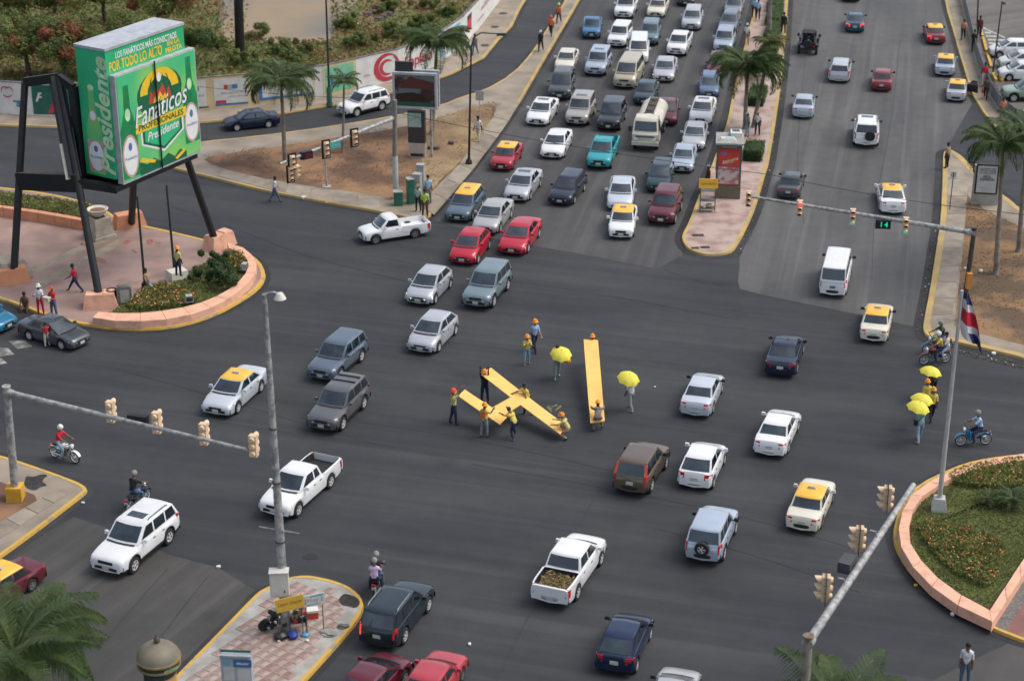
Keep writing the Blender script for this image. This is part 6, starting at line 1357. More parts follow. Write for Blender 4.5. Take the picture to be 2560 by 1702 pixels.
def make_car(name, kind, x, y, head, pm, label, cat, group, scale=1.0, taxi=None, bumper=None, mirror=None, sunroof=False, rails=False, spare=None, pillar=False,
             bedpaint=False, lit=None, brake=False, hub=None, plate=None, roof_seams=False, rack=False):
    k = K[kind]
    root = empty(name, (x, y, 0.004), R(head), label, cat, group)
    root.scale = (scale,)*3
    last = None
    bm = bumper or k.get('bumper'); bmat = {'dark': M_TRIM, 'chrome': M_CHROME, None: pm}.get(bm, bm)
    hubm = hub or k.get('rim')
    nt = 0
    for pname, me, role, par in car_set(kind):
        if role == 'roof' and not taxi: continue
        o = meshobj(pname, me, last if par else root)
        if not par: last = o
        if role == 'body':
            setm(o, 0, pm)
            if bedpaint: setm(o, 2, pm)
        elif role == 'paint': setm(o, 0, pm)
        elif role == 'bumper': setm(o, 0, bmat)
        elif role == 'mirror': setm(o, 0, M_TRIM if mirror == 'dark' else pm)
        elif role == 'rim' and hubm == 'hub': setm(o, 0, M_HUB)
        elif role == 'head' and lit: setm(o, 0, lit)
        elif role == 'tail':
            nt += 1
            if brake == 'both' or (brake and nt == 1): setm(o, 0, M_BRAKE)
        elif role == 'plate' and plate: setm(o, 0, plate)
    L, H, hw = k['L'], k['H'], k['W']/2
    X = lambda s: L/2-s
    h1 = k['hr']*hw
    if taxi:
        g = MB(); g.box((X(lerp(k['rf'], k['rr'], .42)), 0, H+.06), (.12, .42, .10), taper=.8); g.build('taxi_sign', M_SIGN, root)
    if sunroof:
        g = MB(); s0 = k['rf']+.32; g.box((X(s0+.24), 0, H+.006), (.46, .82, .012)); g.build('sunroof', M_GLASS, root)
    if rails:
        for sd in (1, -1):
            g = MB(); g.path([(X(k['rf']+.35), sd*(h1-.05), H-.01), (X(k['rf']+.45), sd*(h1-.05), H+.05), (X(k['rr']-.45), sd*(h1-.05), H+.05), (X(k['rr']-.3), sd*(h1-.05), H-.01)], [.02]*4, 6)
            g.build('roof_rail', M_CHROME if rails == 'chrome' else M_TRIM, root)
    if rack:
        for s in (lerp(k['rf'], k['rr'], .45), lerp(k['rf'], k['rr'], .75)):
            g = MB(); g.box((X(s), 0, H+.03), (.06, 2*h1-.1, .05)); g.build('roof_bar', M_TRIM, root)
    if roof_seams:
        for t in (-.45, -.15, .15, .45):
            g = MB(); g.box((X((k['rf']+k['rr'])/2), t*h1*1.4, H+.004), (k['rr']-k['rf']-.75, .05, .02)); g.build('roof_rib', pm, root)
    if pillar:
        for sd in (1, -1):
            g = MB(); pts = []
            for v in (.02, .5, .97):
                s_ = lerp(k['rb']+.04, k['rr'], v); y = lerp(.895*hw, h1, v); z = lerp(k['zb']-.03, H-.075, v)
                pts += [(X(s_)-.03, sd*(y-.10), z), (X(s_)-.02, sd*(y+.012), z), (X(s_)+.10, sd*(y+.014), z)]
            fs = [(j*3+i, j*3+i+1, j*3+i+4, j*3+i+3) for j in range(2) for i in range(2)]
            g.add(pts, fs if sd < 0 else [f[::-1] for f in fs]); g.build('pillar_light', mat('orange_red_lens', (.62, .07, .02), .25, .3, 5, coat=.5), root)
    if spare:
        q = Matrix.Rotation(R(-90), 3, 'Y'); r = k['r']*.95; c = (-L/2-.02, spare if isinstance(spare, float) else 0.0, k['zt']-.12)
        g = MB(); g.lathe([(r*.55, .0), (r*.93, 0), (r, .04), (r, .15), (r*.93, .19), (r*.55, .19)], 18, c, q)
        t = g.build('spare_wheel', M_TYRE, root)
        g = MB(); g.lathe([(r*.6, .17), (r*.5, .16), (r*.2, .18), (.01, .185)], 20, c, q, mif=lambda j, i: 1 if j == 1 and i % 4 in (0, 1) else 0)
        g.build('rim', [M_RIM if spare is True else M_TRIM, M_TRIM], t)
    return root
M_HEADW = mat('bright_white_headlight', (.80, .82, .84), .2, .1, 9, coat=.6); M_LGREY = mat('light_grey_plastic', (.36, .37, .39), .45, .1, 3); M_PLATEB = mat('blue_number_plate', (.12, .22, .38), .5, .2, 20)
def C(name, kind, x, y, head, pk, label, cat, group, s=1.0, opendoor=False, brake=None, **o):
    br = {'both': 'both', 'both2': False, 'right': 'one', 'one': 'one', None: False}[brake]
    r = make_car(name, kind, x, y, head, PAINTS[pk], label, cat, group, s, brake=br, **o)
    if opendoor:
        k = K[kind]; b = MB(); hx = k['L']/2-(k['cowl']+.25); hy = -(k['W']/2); a = R(62)
        d = Vector((-math.cos(a), -math.sin(a), 0)); p0 = Vector((hx, hy-.01, 0)); n = Vector((-d.y, d.x, 0))
        M = Matrix((d, n, Vector((0, 0, 1)))).transposed()
        b.box(p0+d*.5+Vector((0, 0, .60)), (1.0, .07, .62), M=M); q = b.build('open_door', M_TRIM, r, smooth=0)
        b = MB(); b.poly([p0+d*.12+Vector((0, 0, .92)), p0+d*.98+Vector((0, 0, .92)), p0+d*.92+Vector((0, 0, 1.30)), p0+d*.45+Vector((0, 0, 1.30))]); b.build('door_window', M_GLASS, q, smooth=0)
    return r
# kind, place, heading, paint, what it looks like
PAINTS = {k: paint(k, *v) for k, v in dict(
    white=((0.74, 0.74, 0.73), 0, 0.3),
    offwhite=((0.66, 0.66, 0.62), 0, 0.3),
    cream=((0.66, 0.62, 0.5), 0, 0.35),
    silver=((0.5, 0.51, 0.53), 0.35, 0.33),
    palesilver=((0.58, 0.61, 0.65), 0.3, 0.33),
    silverwarm=((0.46, 0.45, 0.44), 0.35, 0.33),
    silverblue=((0.42, 0.48, 0.55), 0.3, 0.32),
    champagne=((0.42, 0.4, 0.35), 0.35, 0.33),
    beige=((0.45, 0.4, 0.29), 0.1, 0.35),
    black=((0.012, 0.012, 0.014), 0, 0.25),
    nearblack=((0.025, 0.03, 0.036), 0.2, 0.28),
    darkgrey=((0.065, 0.07, 0.075), 0.3, 0.3),
    darkgrey2=((0.07, 0.075, 0.085), 0.3, 0.3),
    grey=((0.13, 0.13, 0.135), 0.4, 0.32),
    greysilver=((0.26, 0.27, 0.29), 0.35, 0.33),
    bluegrey=((0.17, 0.2, 0.235), 0.35, 0.32),
    bluegrey2=((0.1, 0.14, 0.18), 0.2, 0.35),
    bluesteel=((0.115, 0.15, 0.19), 0.35, 0.32),
    tealgrey=((0.16, 0.23, 0.26), 0.35, 0.32),
    greengrey=((0.19, 0.25, 0.27), 0.35, 0.32),
    darkteal=((0.03, 0.05, 0.065), 0.2, 0.35),
    darkgreen=((0.012, 0.04, 0.045), 0.2, 0.3),
    deepgreen=((0.01, 0.022, 0.028), 0.2, 0.25),
    tealblue=((0.015, 0.07, 0.11), 0.25, 0.3),
    blue=((0.06, 0.17, 0.32), 0.1, 0.35),
    blue2=((0.11, 0.165, 0.25), 0.3, 0.32),
    blue3=((0.02, 0.16, 0.28), 0.2, 0.3),
    skyblue=((0.3, 0.55, 0.66), 0.1, 0.35),
    navy=((0.006, 0.014, 0.042), 0.2, 0.25),
    navy2=((0.006, 0.017, 0.058), 0.2, 0.22),
    navygrey=((0.018, 0.022, 0.042), 0.25, 0.28),
    teal=((0.015, 0.3, 0.33), 0.05, 0.4),
    red=((0.36, 0.016, 0.03), 0, 0.35),
    red2=((0.46, 0.012, 0.03), 0.05, 0.3),
    darkred=((0.2, 0.016, 0.022), 0.05, 0.35),
    rose=((0.4, 0.035, 0.05), 0, 0.4),
    maroon=((0.12, 0.012, 0.024), 0.2, 0.35),
    brown=((0.13, 0.095, 0.065), 0.35, 0.33),
    palegreen=((0.28, 0.38, 0.29), 0.3, 0.33),
).items()}
C('car', 'suv', 10.64, 174.87, 259.3, 'white', 'white off-road car cut by the top edge of the photo, behind the small white one', 'car', 'cars queueing in the avenue', 1.0, bumper='dark')
C('car', 'sedan', 13.65, 175.4, 259.3, 'cream', 'pale cream saloon at the top edge, right of the white off-road car', 'car', 'cars queueing in the avenue', 1.0)
C('car', 'sedan', 16.77, 179.74, 259.3, 'black', 'black car almost wholly cut off by the top edge above the silver estate', 'car', 'cars queueing in the avenue', 1.0)
C('car', 'wagon', 16.48, 170.98, 261.3, 'silver', 'silver people carrier alone below the black car at the top edge', 'car', 'cars queueing in the avenue', 1.06, roof_seams=True)
C('pickup_truck', 'pickup', 7.21, 168.03, 266.0, 'blue', 'small bright blue pickup near the left kerb in the back of the queue', 'pickup', 'cars queueing in the avenue', 0.95, bumper='dark')
C('car', 'suv', 9.56, 164.88, 257.3, 'white', 'white off-road car to the right of the bright blue pickup', 'car', 'cars queueing in the avenue', 0.95)
C('car', 'suv', 12.27, 165.65, 261.3, 'tealgrey', 'teal grey off-road car right of the white one and behind the small white van', 'car', 'cars queueing in the avenue', 0.95)
C('van', 'minivan', 10.91, 159.99, 265.3, 'white', 'small white van directly behind the beige van', 'van', 'cars queueing in the avenue', 0.95)
C('van', 'minivan', 9.66, 152.77, 257.3, 'beige', 'beige passenger van with a cream bumper in the middle of the queue', 'van', 'cars queueing in the avenue', 1.03)
C('pickup_truck', 'dblpickup', 14.63, 162.39, 257.3, 'white', 'white crew cab pickup with dark bumper, right of the small white van', 'pickup', 'cars queueing in the avenue', 0.98, bumper='dark')
C('car', 'sedan', 4.67, 157.44, 261.3, 'cream', 'cream saloon near the left kerb, partly hidden by the dark grey off-road car', 'car', 'cars queueing in the avenue', 0.98)
C('car', 'suv', 7.29, 156.15, 259.3, 'silverblue', 'silver blue off-road car with sunroof beside the cream saloon', 'car', 'cars queueing in the avenue', 1.0, sunroof=True)
C('car', 'sedan', 12.78, 154.47, 261.3, 'silver', 'silver saloon with orange headlights lit, right of the beige van', 'car', 'cars queueing in the avenue', 1.06, lit=M_HEADLIT)
C('car', 'suv', 4.04, 149.33, 263.3, 'darkgrey', 'dark grey boxy off-road car behind the white saloon with sunroof', 'car', 'cars queueing in the avenue', 1.03, rails=True)
C('car', 'boxsedan', 10.8, 147.87, 259.3, 'darkteal', 'dark teal saloon with a pale number plate, below the silver saloon with lit lights', 'car', 'cars queueing in the avenue', 1.0)
C('car', 'wagon', 17.21, 155.71, 261.3, 'maroon', 'maroon estate half hidden by the big palm on the median', 'car', 'cars queueing in the avenue', 0.95)
C('car', 'wagon', 16.02, 149.83, 263.3, 'blue2', 'blue grey estate beside the big palm, in front of the maroon estate', 'car', 'cars queueing in the avenue', 0.95)
C('car', 'sedan', 14.85, 142.87, 259.3, 'white', 'white saloon with sunroof at the median kerb, below the blue grey estate', 'car', 'cars queueing in the avenue', 1.06, sunroof=True)
C('car', 'sedan', 2.39, 142.64, 257.3, 'white', 'white saloon with sunroof and a black lower grille at the left of the queue', 'car', 'cars queueing in the avenue', 1.06, sunroof=True)
C('car', 'suv', 5.35, 142.55, 259.3, 'champagne', 'champagne off-road car with sunroof, second from the left kerb', 'car', 'cars queueing in the avenue', 1.03, sunroof=True, bumper='dark')
C('car', 'suv', 7.71, 141.22, 259.3, 'nearblack', 'dark off-road car with silver roof rails, right of the champagne one', 'car', 'cars queueing in the avenue', 1.0, rails='chrome')
C('car', 'sedan', 12.04, 142.69, 263.3, 'maroon', 'maroon saloon half hidden behind the tanker truck', 'car', 'cars queueing in the avenue', 1.03)
C('car', 'sedan', 13.7, 136.65, 261.3, 'silver', 'silver saloon with one headlight lit, beside the tanker near the median', 'car', 'cars queueing in the avenue', 1.03, lit=M_HEADLIT)
C('car', 'sedan', 12.45, 131.53, 261.3, 'silverblue', 'silver blue saloon beside the dark green estate at the front of the median lane', 'car', 'cars queueing in the avenue', 0.98)
C('car', 'wagon', 10.44, 127.28, 261.3, 'darkgreen', 'dark green estate in front of the tanker truck', 'car', 'cars queueing in the avenue', 1.0, bumper='dark')
C('car', 'coupe', 3.31, 134.74, 259.3, 'white', 'white saloon without sunroof in front of the white one with sunroof', 'car', 'cars queueing in the avenue', 1.03)
C('pickup_truck', 'extpickup', 6.66, 132.54, 259.3, 'teal', 'turquoise pickup left of the tanker truck', 'pickup', 'cars queueing in the avenue', 1.06, bumper='dark', bedpaint=True, hub='hub')
C('taxi', 'boxsedan', -0.37, 131.87, 258.0, 'red', 'red taxi with yellow roof at the left kerb', 'taxi', 'cars queueing in the avenue', 1.0, taxi=True)
C('car', 'boxsedan', 20.8, 175.7, 259.3, 'greysilver', 'grey saloon with red rear end at the top edge beside the median', 'car', 'cars queueing in the avenue', 1.0)
C('car', 'wagon', 19.77, 169.84, 257.3, 'bluegrey', 'blue grey hatchback behind the pale off-road car by the median', 'car', 'cars queueing in the avenue', 1.0)
C('car', 'suv', 18.62, 163.24, 259.3, 'silverblue', 'pale silver off-road car just above the big palm', 'car', 'cars queueing in the avenue', 0.95)
C('car', 'sedan', 31.17, 170.06, 80.0, 'tealblue', 'blue green saloon with brake lights on, at the top of the empty lanes', 'car', 'cars driving away up the avenue', 0.98, brake='both', mirror='dark')
C('car', 'wagon', 27.34, 154.31, 78.0, 'silver', 'silver estate driving away beside the median, behind the black open car', 'car', 'cars driving away up the avenue', 1.06, mirror='dark')
C('car', 'boxsedan', 30.36, 151.61, 78.0, 'darkred', 'dark red saloon in the middle lane of the avenue', 'car', 'cars driving away up the avenue', 0.98, mirror='dark')
C('taxi', 'boxsedan', 37.52, 166.0, 84.0, 'darkred', 'dark red taxi with yellow roof, the farthest taxi on the right', 'taxi', 'cars driving away up the avenue', 0.98, taxi=True, brake='right', mirror='dark')
C('taxi', 'boxsedan', 36.41, 155.96, 77.0, 'silverblue', 'pale blue taxi with yellow roof at the right kerb, doors shut', 'taxi', 'cars driving away up the avenue', 1.0, taxi=True)
C('taxi', 'boxsedan', 35.84, 148.66, 76.0, 'silver', 'silver taxi with yellow roof and its right door open onto the pavement', 'taxi', 'cars driving away up the avenue', 0.95, taxi=True, opendoor=True)
C('car', 'sedan', 22.92, 144.38, 80.0, 'silverblue', 'silver blue saloon driving away beside the median, nearest the big palm', 'car', 'cars driving away up the avenue', 1.0, mirror='dark')
C('car', 'suv', 26.62, 137.39, 80.0, 'white', 'white off-road car with dark spare wheel on its tailgate', 'car', 'cars driving away up the avenue', 1.06, spare=-0.25, sunroof=True, mirror='dark', rails=True)
C('car', 'sedan', 32.69, 181.36, 78.0, 'black', 'black car at the very top edge of the empty lanes', 'car', 'cars driving away up the avenue', 1.0)
C('car', 'hatch', 43.05, 160.53, 178.0, 'white', 'topmost white hatchback in the car park, beside the lamp post', 'car', 'cars in the car park', 1.0)
C('car', 'hatch', 43.03, 156.83, 178.0, 'offwhite', 'middle white car in the car park, half hidden by the one below it', 'car', 'cars in the car park', 1.0)
C('car', 'hatch', 42.23, 153.55, 178.0, 'white', 'lowest white car in the car park, above the pale green one', 'car', 'cars in the car park', 1.0)
C('car', 'minisuv', 41.3, 147.67, 178.0, 'palegreen', 'pale green off-road car in the car park', 'car', 'cars in the car park', 1.0)
C('car', 'sedan', 41.16, 141.33, 178.0, 'skyblue', 'light blue car behind the grey fence at the right edge', 'car', 'cars in the car park', 1.0)
C('pickup_truck', 'pickup', -7.71, 116.77, 203.5, 'white', 'white single cab pickup turning at the point of the dirt triangle', 'pickup', 'cars crossing the junction', 0.95, bedpaint=True)
C('taxi', 'wagon', -3.14, 121.49, 256.7, 'bluegrey2', 'blue grey estate taxi with yellow roof at the head of the queue', 'taxi', 'cars queueing in the avenue', 1.03, taxi=True, bumper='dark')
C('car', 'sedan', -1.24, 119.28, 255.3, 'silverwarm', 'warm silver saloon behind the red hatchback, next to the estate taxi', 'car', 'cars queueing in the avenue', 1.06)
C('car', 'hatch', -2.65, 113.54, 254.9, 'red2', 'bright red hatchback with white headlights turning left', 'car', 'cars crossing the junction', 1.06, lit=M_HEADW)
C('car', 'coupe', 0.55, 115.59, 255.1, 'red2', 'bright red saloon beside the red hatchback', 'car', 'cars crossing the junction', 1.06)
C('car', 'hatch', -5.01, 106.99, 251.6, 'silver', 'silver hatchback with bluish headlights, left of the green grey off-road car', 'car', 'cars crossing the junction', 1.06, lit=M_HEADBLUE)
C('car', 'suv', -1.49, 106.72, 252.5, 'greengrey', 'green grey off-road car behind the two silver hatchbacks', 'car', 'cars crossing the junction', 1.03, bumper='dark')
C('car', 'hatch', -4.52, 99.97, 250.0, 'silver', 'silver hatchback with plain headlights, nearest the workers', 'car', 'cars crossing the junction', 1.06)
C('car', 'sedan', 0.8, 125.52, 255.5, 'silver', 'silver saloon with sunroof at the head of the queue, left of the navy one', 'car', 'cars queueing in the avenue', 1.06, sunroof=True)
C('car', 'wagon', 3.87, 124.69, 253.4, 'navygrey', 'navy estate with pale headlights at the head of the queue', 'car', 'cars queueing in the avenue', 1.03)
C('car', 'sedan', 7.52, 123.84, 264.0, 'palesilver', 'pale silver saloon directly behind the white taxi', 'car', 'cars queueing in the avenue', 1.06)
C('taxi', 'boxsedan', 7.34, 118.35, 263.0, 'white', 'white taxi with yellow roof at the front of the queue, facing us', 'taxi', 'cars queueing in the avenue', 1.03, taxi=True, bumper='dark')
C('car', 'minisuv', 10.32, 120.75, 256.8, 'maroon', 'maroon off-road car beside the median, right of the white taxi', 'car', 'cars queueing in the avenue', 1.06, bumper='dark')
C('car', 'boxsedan', 19.46, 125.84, 76.0, 'darkgrey', 'dark grey saloon beside the median tip, behind the signal mast arm', 'car', 'cars driving away up the avenue', 0.95, mirror='dark')
C('taxi', 'coupe', 25.88, 123.09, 84.0, 'white', 'white rounded taxi with yellow roof behind the signal mast arm', 'taxi', 'cars driving away up the avenue', 1.03, taxi=True)
C('van', 'van', 19.88, 108.6, 76.0, 'white', 'white panel van with ribbed roof driving away up the avenue', 'van', 'cars driving away up the avenue', 1.0, roof_seams=True, mirror='dark', plate=M_PLATEB)
C('taxi', 'boxsedan', 21.19, 101.7, 75.0, 'cream', 'cream taxi with yellow roof behind the white van', 'taxi', 'cars driving away up the avenue', 1.0, taxi=True, mirror='dark')
C('taxi', 'sedan', -14.82, 92.34, 250.6, 'palesilver', 'silver taxi with yellow roof alone on the left of the junction', 'taxi', 'cars crossing the junction', 1.06, taxi=True)
C('car', 'sedan', -26.27, 100.21, 327.8, 'darkgrey2', 'dark grey saloon waiting beside the pink plaza with a person in red at its door', 'car', 'cars crossing the junction', 0.98)
C('car', 'sedan', -31.09, 102.5, 331.4, 'blue3', 'blue car cut by the left edge, behind the dark grey saloon', 'car', 'cars crossing the junction', 1.0)
C('car', 'suv', -9.66, 96.39, 247.9, 'bluesteel', 'blue grey off-road car in front of the grey one with roof bars', 'car', 'cars crossing the junction', 0.98)
C('car', 'suv', -9.1, 90.33, 249.9, 'grey', 'grey off-road car with two roof bars in the middle of the junction', 'car', 'cars crossing the junction', 1.0, rack=True, bumper='dark')
C('pickup_truck', 'extpickup', -10.21, 81.53, 245.8, 'white', 'white pickup with an empty black bed, beside the tall lamp pole', 'pickup', 'cars crossing the junction', 1.06)
C('car', 'sedan', 10.2, 92.13, 73.9, 'palesilver', 'silver saloon with red tail lights driving away, right of the yellow umbrella', 'car', 'cars crossing the junction', 1.0, mirror='dark')
C('car', 'minisuv', 6.41, 83.47, 70.0, 'brown', 'brown off-road car with tall red tail lights', 'car', 'cars crossing the junction', 1.06, pillar=True, bumper='dark', mirror='dark')
C('car', 'hatch', 9.46, 83.96, 72.5, 'white', 'white hatchback right of the brown off-road car', 'car', 'cars crossing the junction', 1.06)
C('car', 'sedan', 15.29, 97.21, 74.9, 'navy', 'dark blue saloon driving up towards the empty lanes', 'car', 'cars crossing the junction', 1.03, mirror='dark')
C('car', 'sedan', 13.64, 87.6, 71.3, 'white', 'white saloon with red tail lights, between the silver saloon and the cream taxi', 'car', 'cars crossing the junction', 1.0)
C('taxi', 'boxsedan', 14.25, 79.91, 69.9, 'cream', 'cream taxi with yellow roof nearest the lower right signal mast', 'taxi', 'cars crossing the junction', 1.0, taxi=True, bumper='dark')
C('car', 'suv', -17.24, 76.14, 246.1, 'white', 'large white off-road car with a dark sunroof, lower left of the junction', 'car', 'cars crossing the junction', 1.06, sunroof=True, rails=True, bumper=M_LGREY)
C('taxi', 'boxsedan', -22.56, 72.28, 237.7, 'maroon', 'maroon taxi with yellow roof cut by the left edge', 'taxi', 'cars crossing the junction', 1.0, taxi=True)
C('car', 'suv', -4.91, 70.11, 70.1, 'deepgreen', 'very dark green off-road car with lit brake light beside the pink paved island', 'car', 'cars crossing the junction', 1.0, brake='one', rails='chrome', bumper='dark', mirror='dark')
C('car', 'coupe', -5.71, 64.81, 64.3, 'maroon', 'maroon car cut by the bottom edge, left of the red one', 'car', 'cars crossing the junction', 1.0)
C('car', 'boxsedan', -3.23, 64.84, 70.5, 'rose', 'red saloon with white mirrors cut by the bottom edge', 'car', 'cars crossing the junction', 1.0)
C('pickup_truck', 'dblpickup', 2.59, 73.76, 68.5, 'white', 'white crew cab pickup carrying brown load in its bed', 'pickup', 'cars crossing the junction', 1.03, bumper=M_LGREY)
C('car', 'minisuv', 9.25, 76.97, 72.0, 'silverblue', 'silver off-road car with a spare wheel on its tailgate, lower right of the junction', 'car', 'cars crossing the junction', 1.03, spare=True, bumper='dark', mirror='dark')
C('car', 'hatch', 4.74, 68.02, 73.3, 'navy2', 'navy blue hatchback with bright red tail lights near the bottom edge', 'car', 'cars crossing the junction', 1.03, brake='both2', mirror='dark')
C('car', 'sedan', 6.36, 63.67, 74.2, 'silverwarm', 'silver car cut by the bottom edge, right of the navy hatchback', 'car', 'cars crossing the junction', 1.0, mirror='dark')
C('car', 'sedan', -20.0, 140.48, 200.1, 'navy', 'dark navy saloon on the side road behind the palm, heading left', 'car', 'cars on the side road', 0.95)
C('car', 'suv', -11.66, 144.46, 222.9, 'white', 'white off-road car with roof rails on the side road', 'car', 'cars on the side road', 0.95, bumper='dark', rails=True)
# ---------------------------------------------------------------- tanker truck, open black car, motorcycles
def wheel_at(par, c, r, w, sd, rim=M_RIM, name='wheel', ax='Y'):
    q = Matrix.Rotation(R(-90)*sd, 3, 'X'); g = MB(); g.lathe([(r*.58, 0), (r*.93, 0), (r, .03), (r, w-.03), (r*.93, w), (r*.62, w+.005)], 18, c, q); t = g.build(name, M_TYRE, par)
    g = MB(); g.lathe([(r*.66, w-.02), (r*.6, w), (r*.3, w-.06), (.01, w-.04)], 18, c, q); g.build('rim', rim, t); return t
def tanker(loc, head, label):
    e = empty('tanker_truck', loc, R(head), label, 'tanker truck'); wm = mat('cream_truck_paint', (.60, .56, .45), .45, .12, 1.2, coat=.3)
    b = MB(); W = 1.95
    sec = [(3.35, .55, .98), (3.42, .8, 1.0), (3.42, 1.30, 1.0), (3.30, 1.45, .985), (3.02, 2.28, .90), (2.85, 2.42, .84)]
    n = 7; rows = []
    for x, z, k in sec: rows.append([(x-.10*abs(-1+2*i/(n-1))**3, (-1+2*i/(n-1))*W/2*k, z) for i in range(n)])
    rows.append([(1.85, (-1+2*i/(n-1))*W/2*.84, 2.44) for i in range(n)]); rows.append([(1.72, (-1+2*i/(n-1))*W/2*.90, 2.25) for i in range(n)]); rows.append([(1.70, (-1+2*i/(n-1))*W/2, .6) for i in range(n)])
    vs = [p for r_ in rows for p in r_]; fs = [(j*n+i, j*n+i+1, (j+1)*n+i+1, (j+1)*n+i) for j in range(len(rows)-1) for i in range(n-1)]
    fs += [tuple(j*n for j in range(len(rows))), tuple(j*n+n-1 for j in reversed(range(len(rows))))]
    b.add(vs, fs); b.build('cab', wm, e)
    g = MB(); P = []
    for v in (.10, .5, .92):
        for i in range(7):
            t = -.88+1.76*i/6; P.append((lerp(3.30, 3.02, v)+.014-.10*abs(t)**3, t*W/2*lerp(.985, .90, v), lerp(1.45, 2.28, v)+.006))
    g.add(P, [(j*7+i, j*7+i+1, (j+1)*7+i+1, (j+1)*7+i) for j in range(2) for i in range(6)]); g.build('windscreen', M_GLASS, e)
    for sd in (1, -1):
        g = MB(); P = [(3.05, 1.42), (2.0, 1.42), (2.0, 2.2), (2.85, 2.2)]; g.add([(x, sd*(W/2*lerp(1.0, .90, (z-1.42)/.8)+.008), z) for x, z in P], [(0, 1, 2, 3)] if sd < 0 else [(3, 2, 1, 0)]); g.build('side_window', M_GLASS, e)
        g = MB(); g.box((3.0, sd*(W/2+.2), 1.6), (.1, .22, .38)); g.box((3.05, sd*(W/2+.05), 1.75), (.04, .2, .04)); g.build('mirror', M_TRIM, e)
        g = MB(); g.box((3.405, sd*.72, .98), (.05, .34, .17)); g.build('headlight', M_HEAD, e)
        g = MB(); g.box((3.39, sd*.90, .98), (.06, .08, .17)); g.build('indicator', mat('orange_lens', (.6, .18, .02), .3), e)
        g = MB(); g.box((2.5, sd*(W/2+.006), 1.0), (1.0, .012, .75)); d = g.build('door', wm, e, smooth=0); g = MB(); g.box((2.15, sd*(W/2+.025), 1.2), (.16, .03, .04)); g.build('door_handle', M_TRIM, d)
        for x, w in ((2.55, .26), (-1.6, .42)): wheel_at(e, (x, sd*(W/2-.30 if x > 0 else W/2-.46), .42), .42, w, sd, M_HUB)
    g = MB(); g.box((3.415, 0, 1.16), (.03, 1.35, .13)); g.build('grille', mat('grey_grille', (.12, .12, .11), .6), e, smooth=0)
    g = MB(); g.box((3.42, 0, .64), (.2, W, .26)); g.build('front_bumper', wm, e, smooth=0); g = MB(); g.box((3.525, 0, .64), (.012, .4, .14)); g.build('number_plate', M_PLATE, e)
    g = MB(); g.box((0, 0, .72), (6.2, .8, .22)); g.build('chassis', M_TRIM, e, smooth=0)
    q = Matrix.Rotation(R(90), 3, 'Y'); g = MB(); n = 24; prof = [(.01, -3.25), (.75, -3.2), (.98, -3.08), (1.0, -2.9), (1.0, 1.25), (.98, 1.42), (.75, 1.5), (.01, 1.55)]
    vs = []
    for r_, x in prof:
        for i in range(n): a = 2*math.pi*i/n; vs.append((x, math.cos(a)*r_*1.0, 1.55+math.sin(a)*r_*.72))
    g.add(vs, [(j*n+i, (j+1)*n+i, (j+1)*n+(i+1) % n, j*n+(i+1) % n) for j in range(len(prof)-1) for i in range(n)]); g.build('tank', wm, e)
    g = MB(); g.box((-.85, 0, 2.27), (4.0, .70, .05)); g.build('walkway', mat('rusty_dark_walkway', (.09, .065, .05), .8, .4, 2, col2=(.035, .03, .028)), e, smooth=0)
    for x in (-2.3, -.9, .5):
        g = MB(); g.lathe([(.26, 2.29), (.26, 2.36), (.22, 2.38), (.01, 2.38)], 14, (x, 0, 0)); g.build('hatch', mat('dark_hatch', (.05, .045, .04), .7), e)
    for sd in (1, -1): g = MB(); g.box((-.85, sd*.38, 2.28), (4.05, .05, .10)); g.build('walkway_rail', wm, e, smooth=0); g = MB(); g.box((-1.6, sd*.72, 1.0), (1.5, .5, .05)); g.build('mudguard', M_TRIM, e, smooth=0)
    return e
tk = G(1625, 345); tanker((tk.x, tk.y, .004), 259.5, 'cream tanker truck with a dark walkway along the top of its tank')
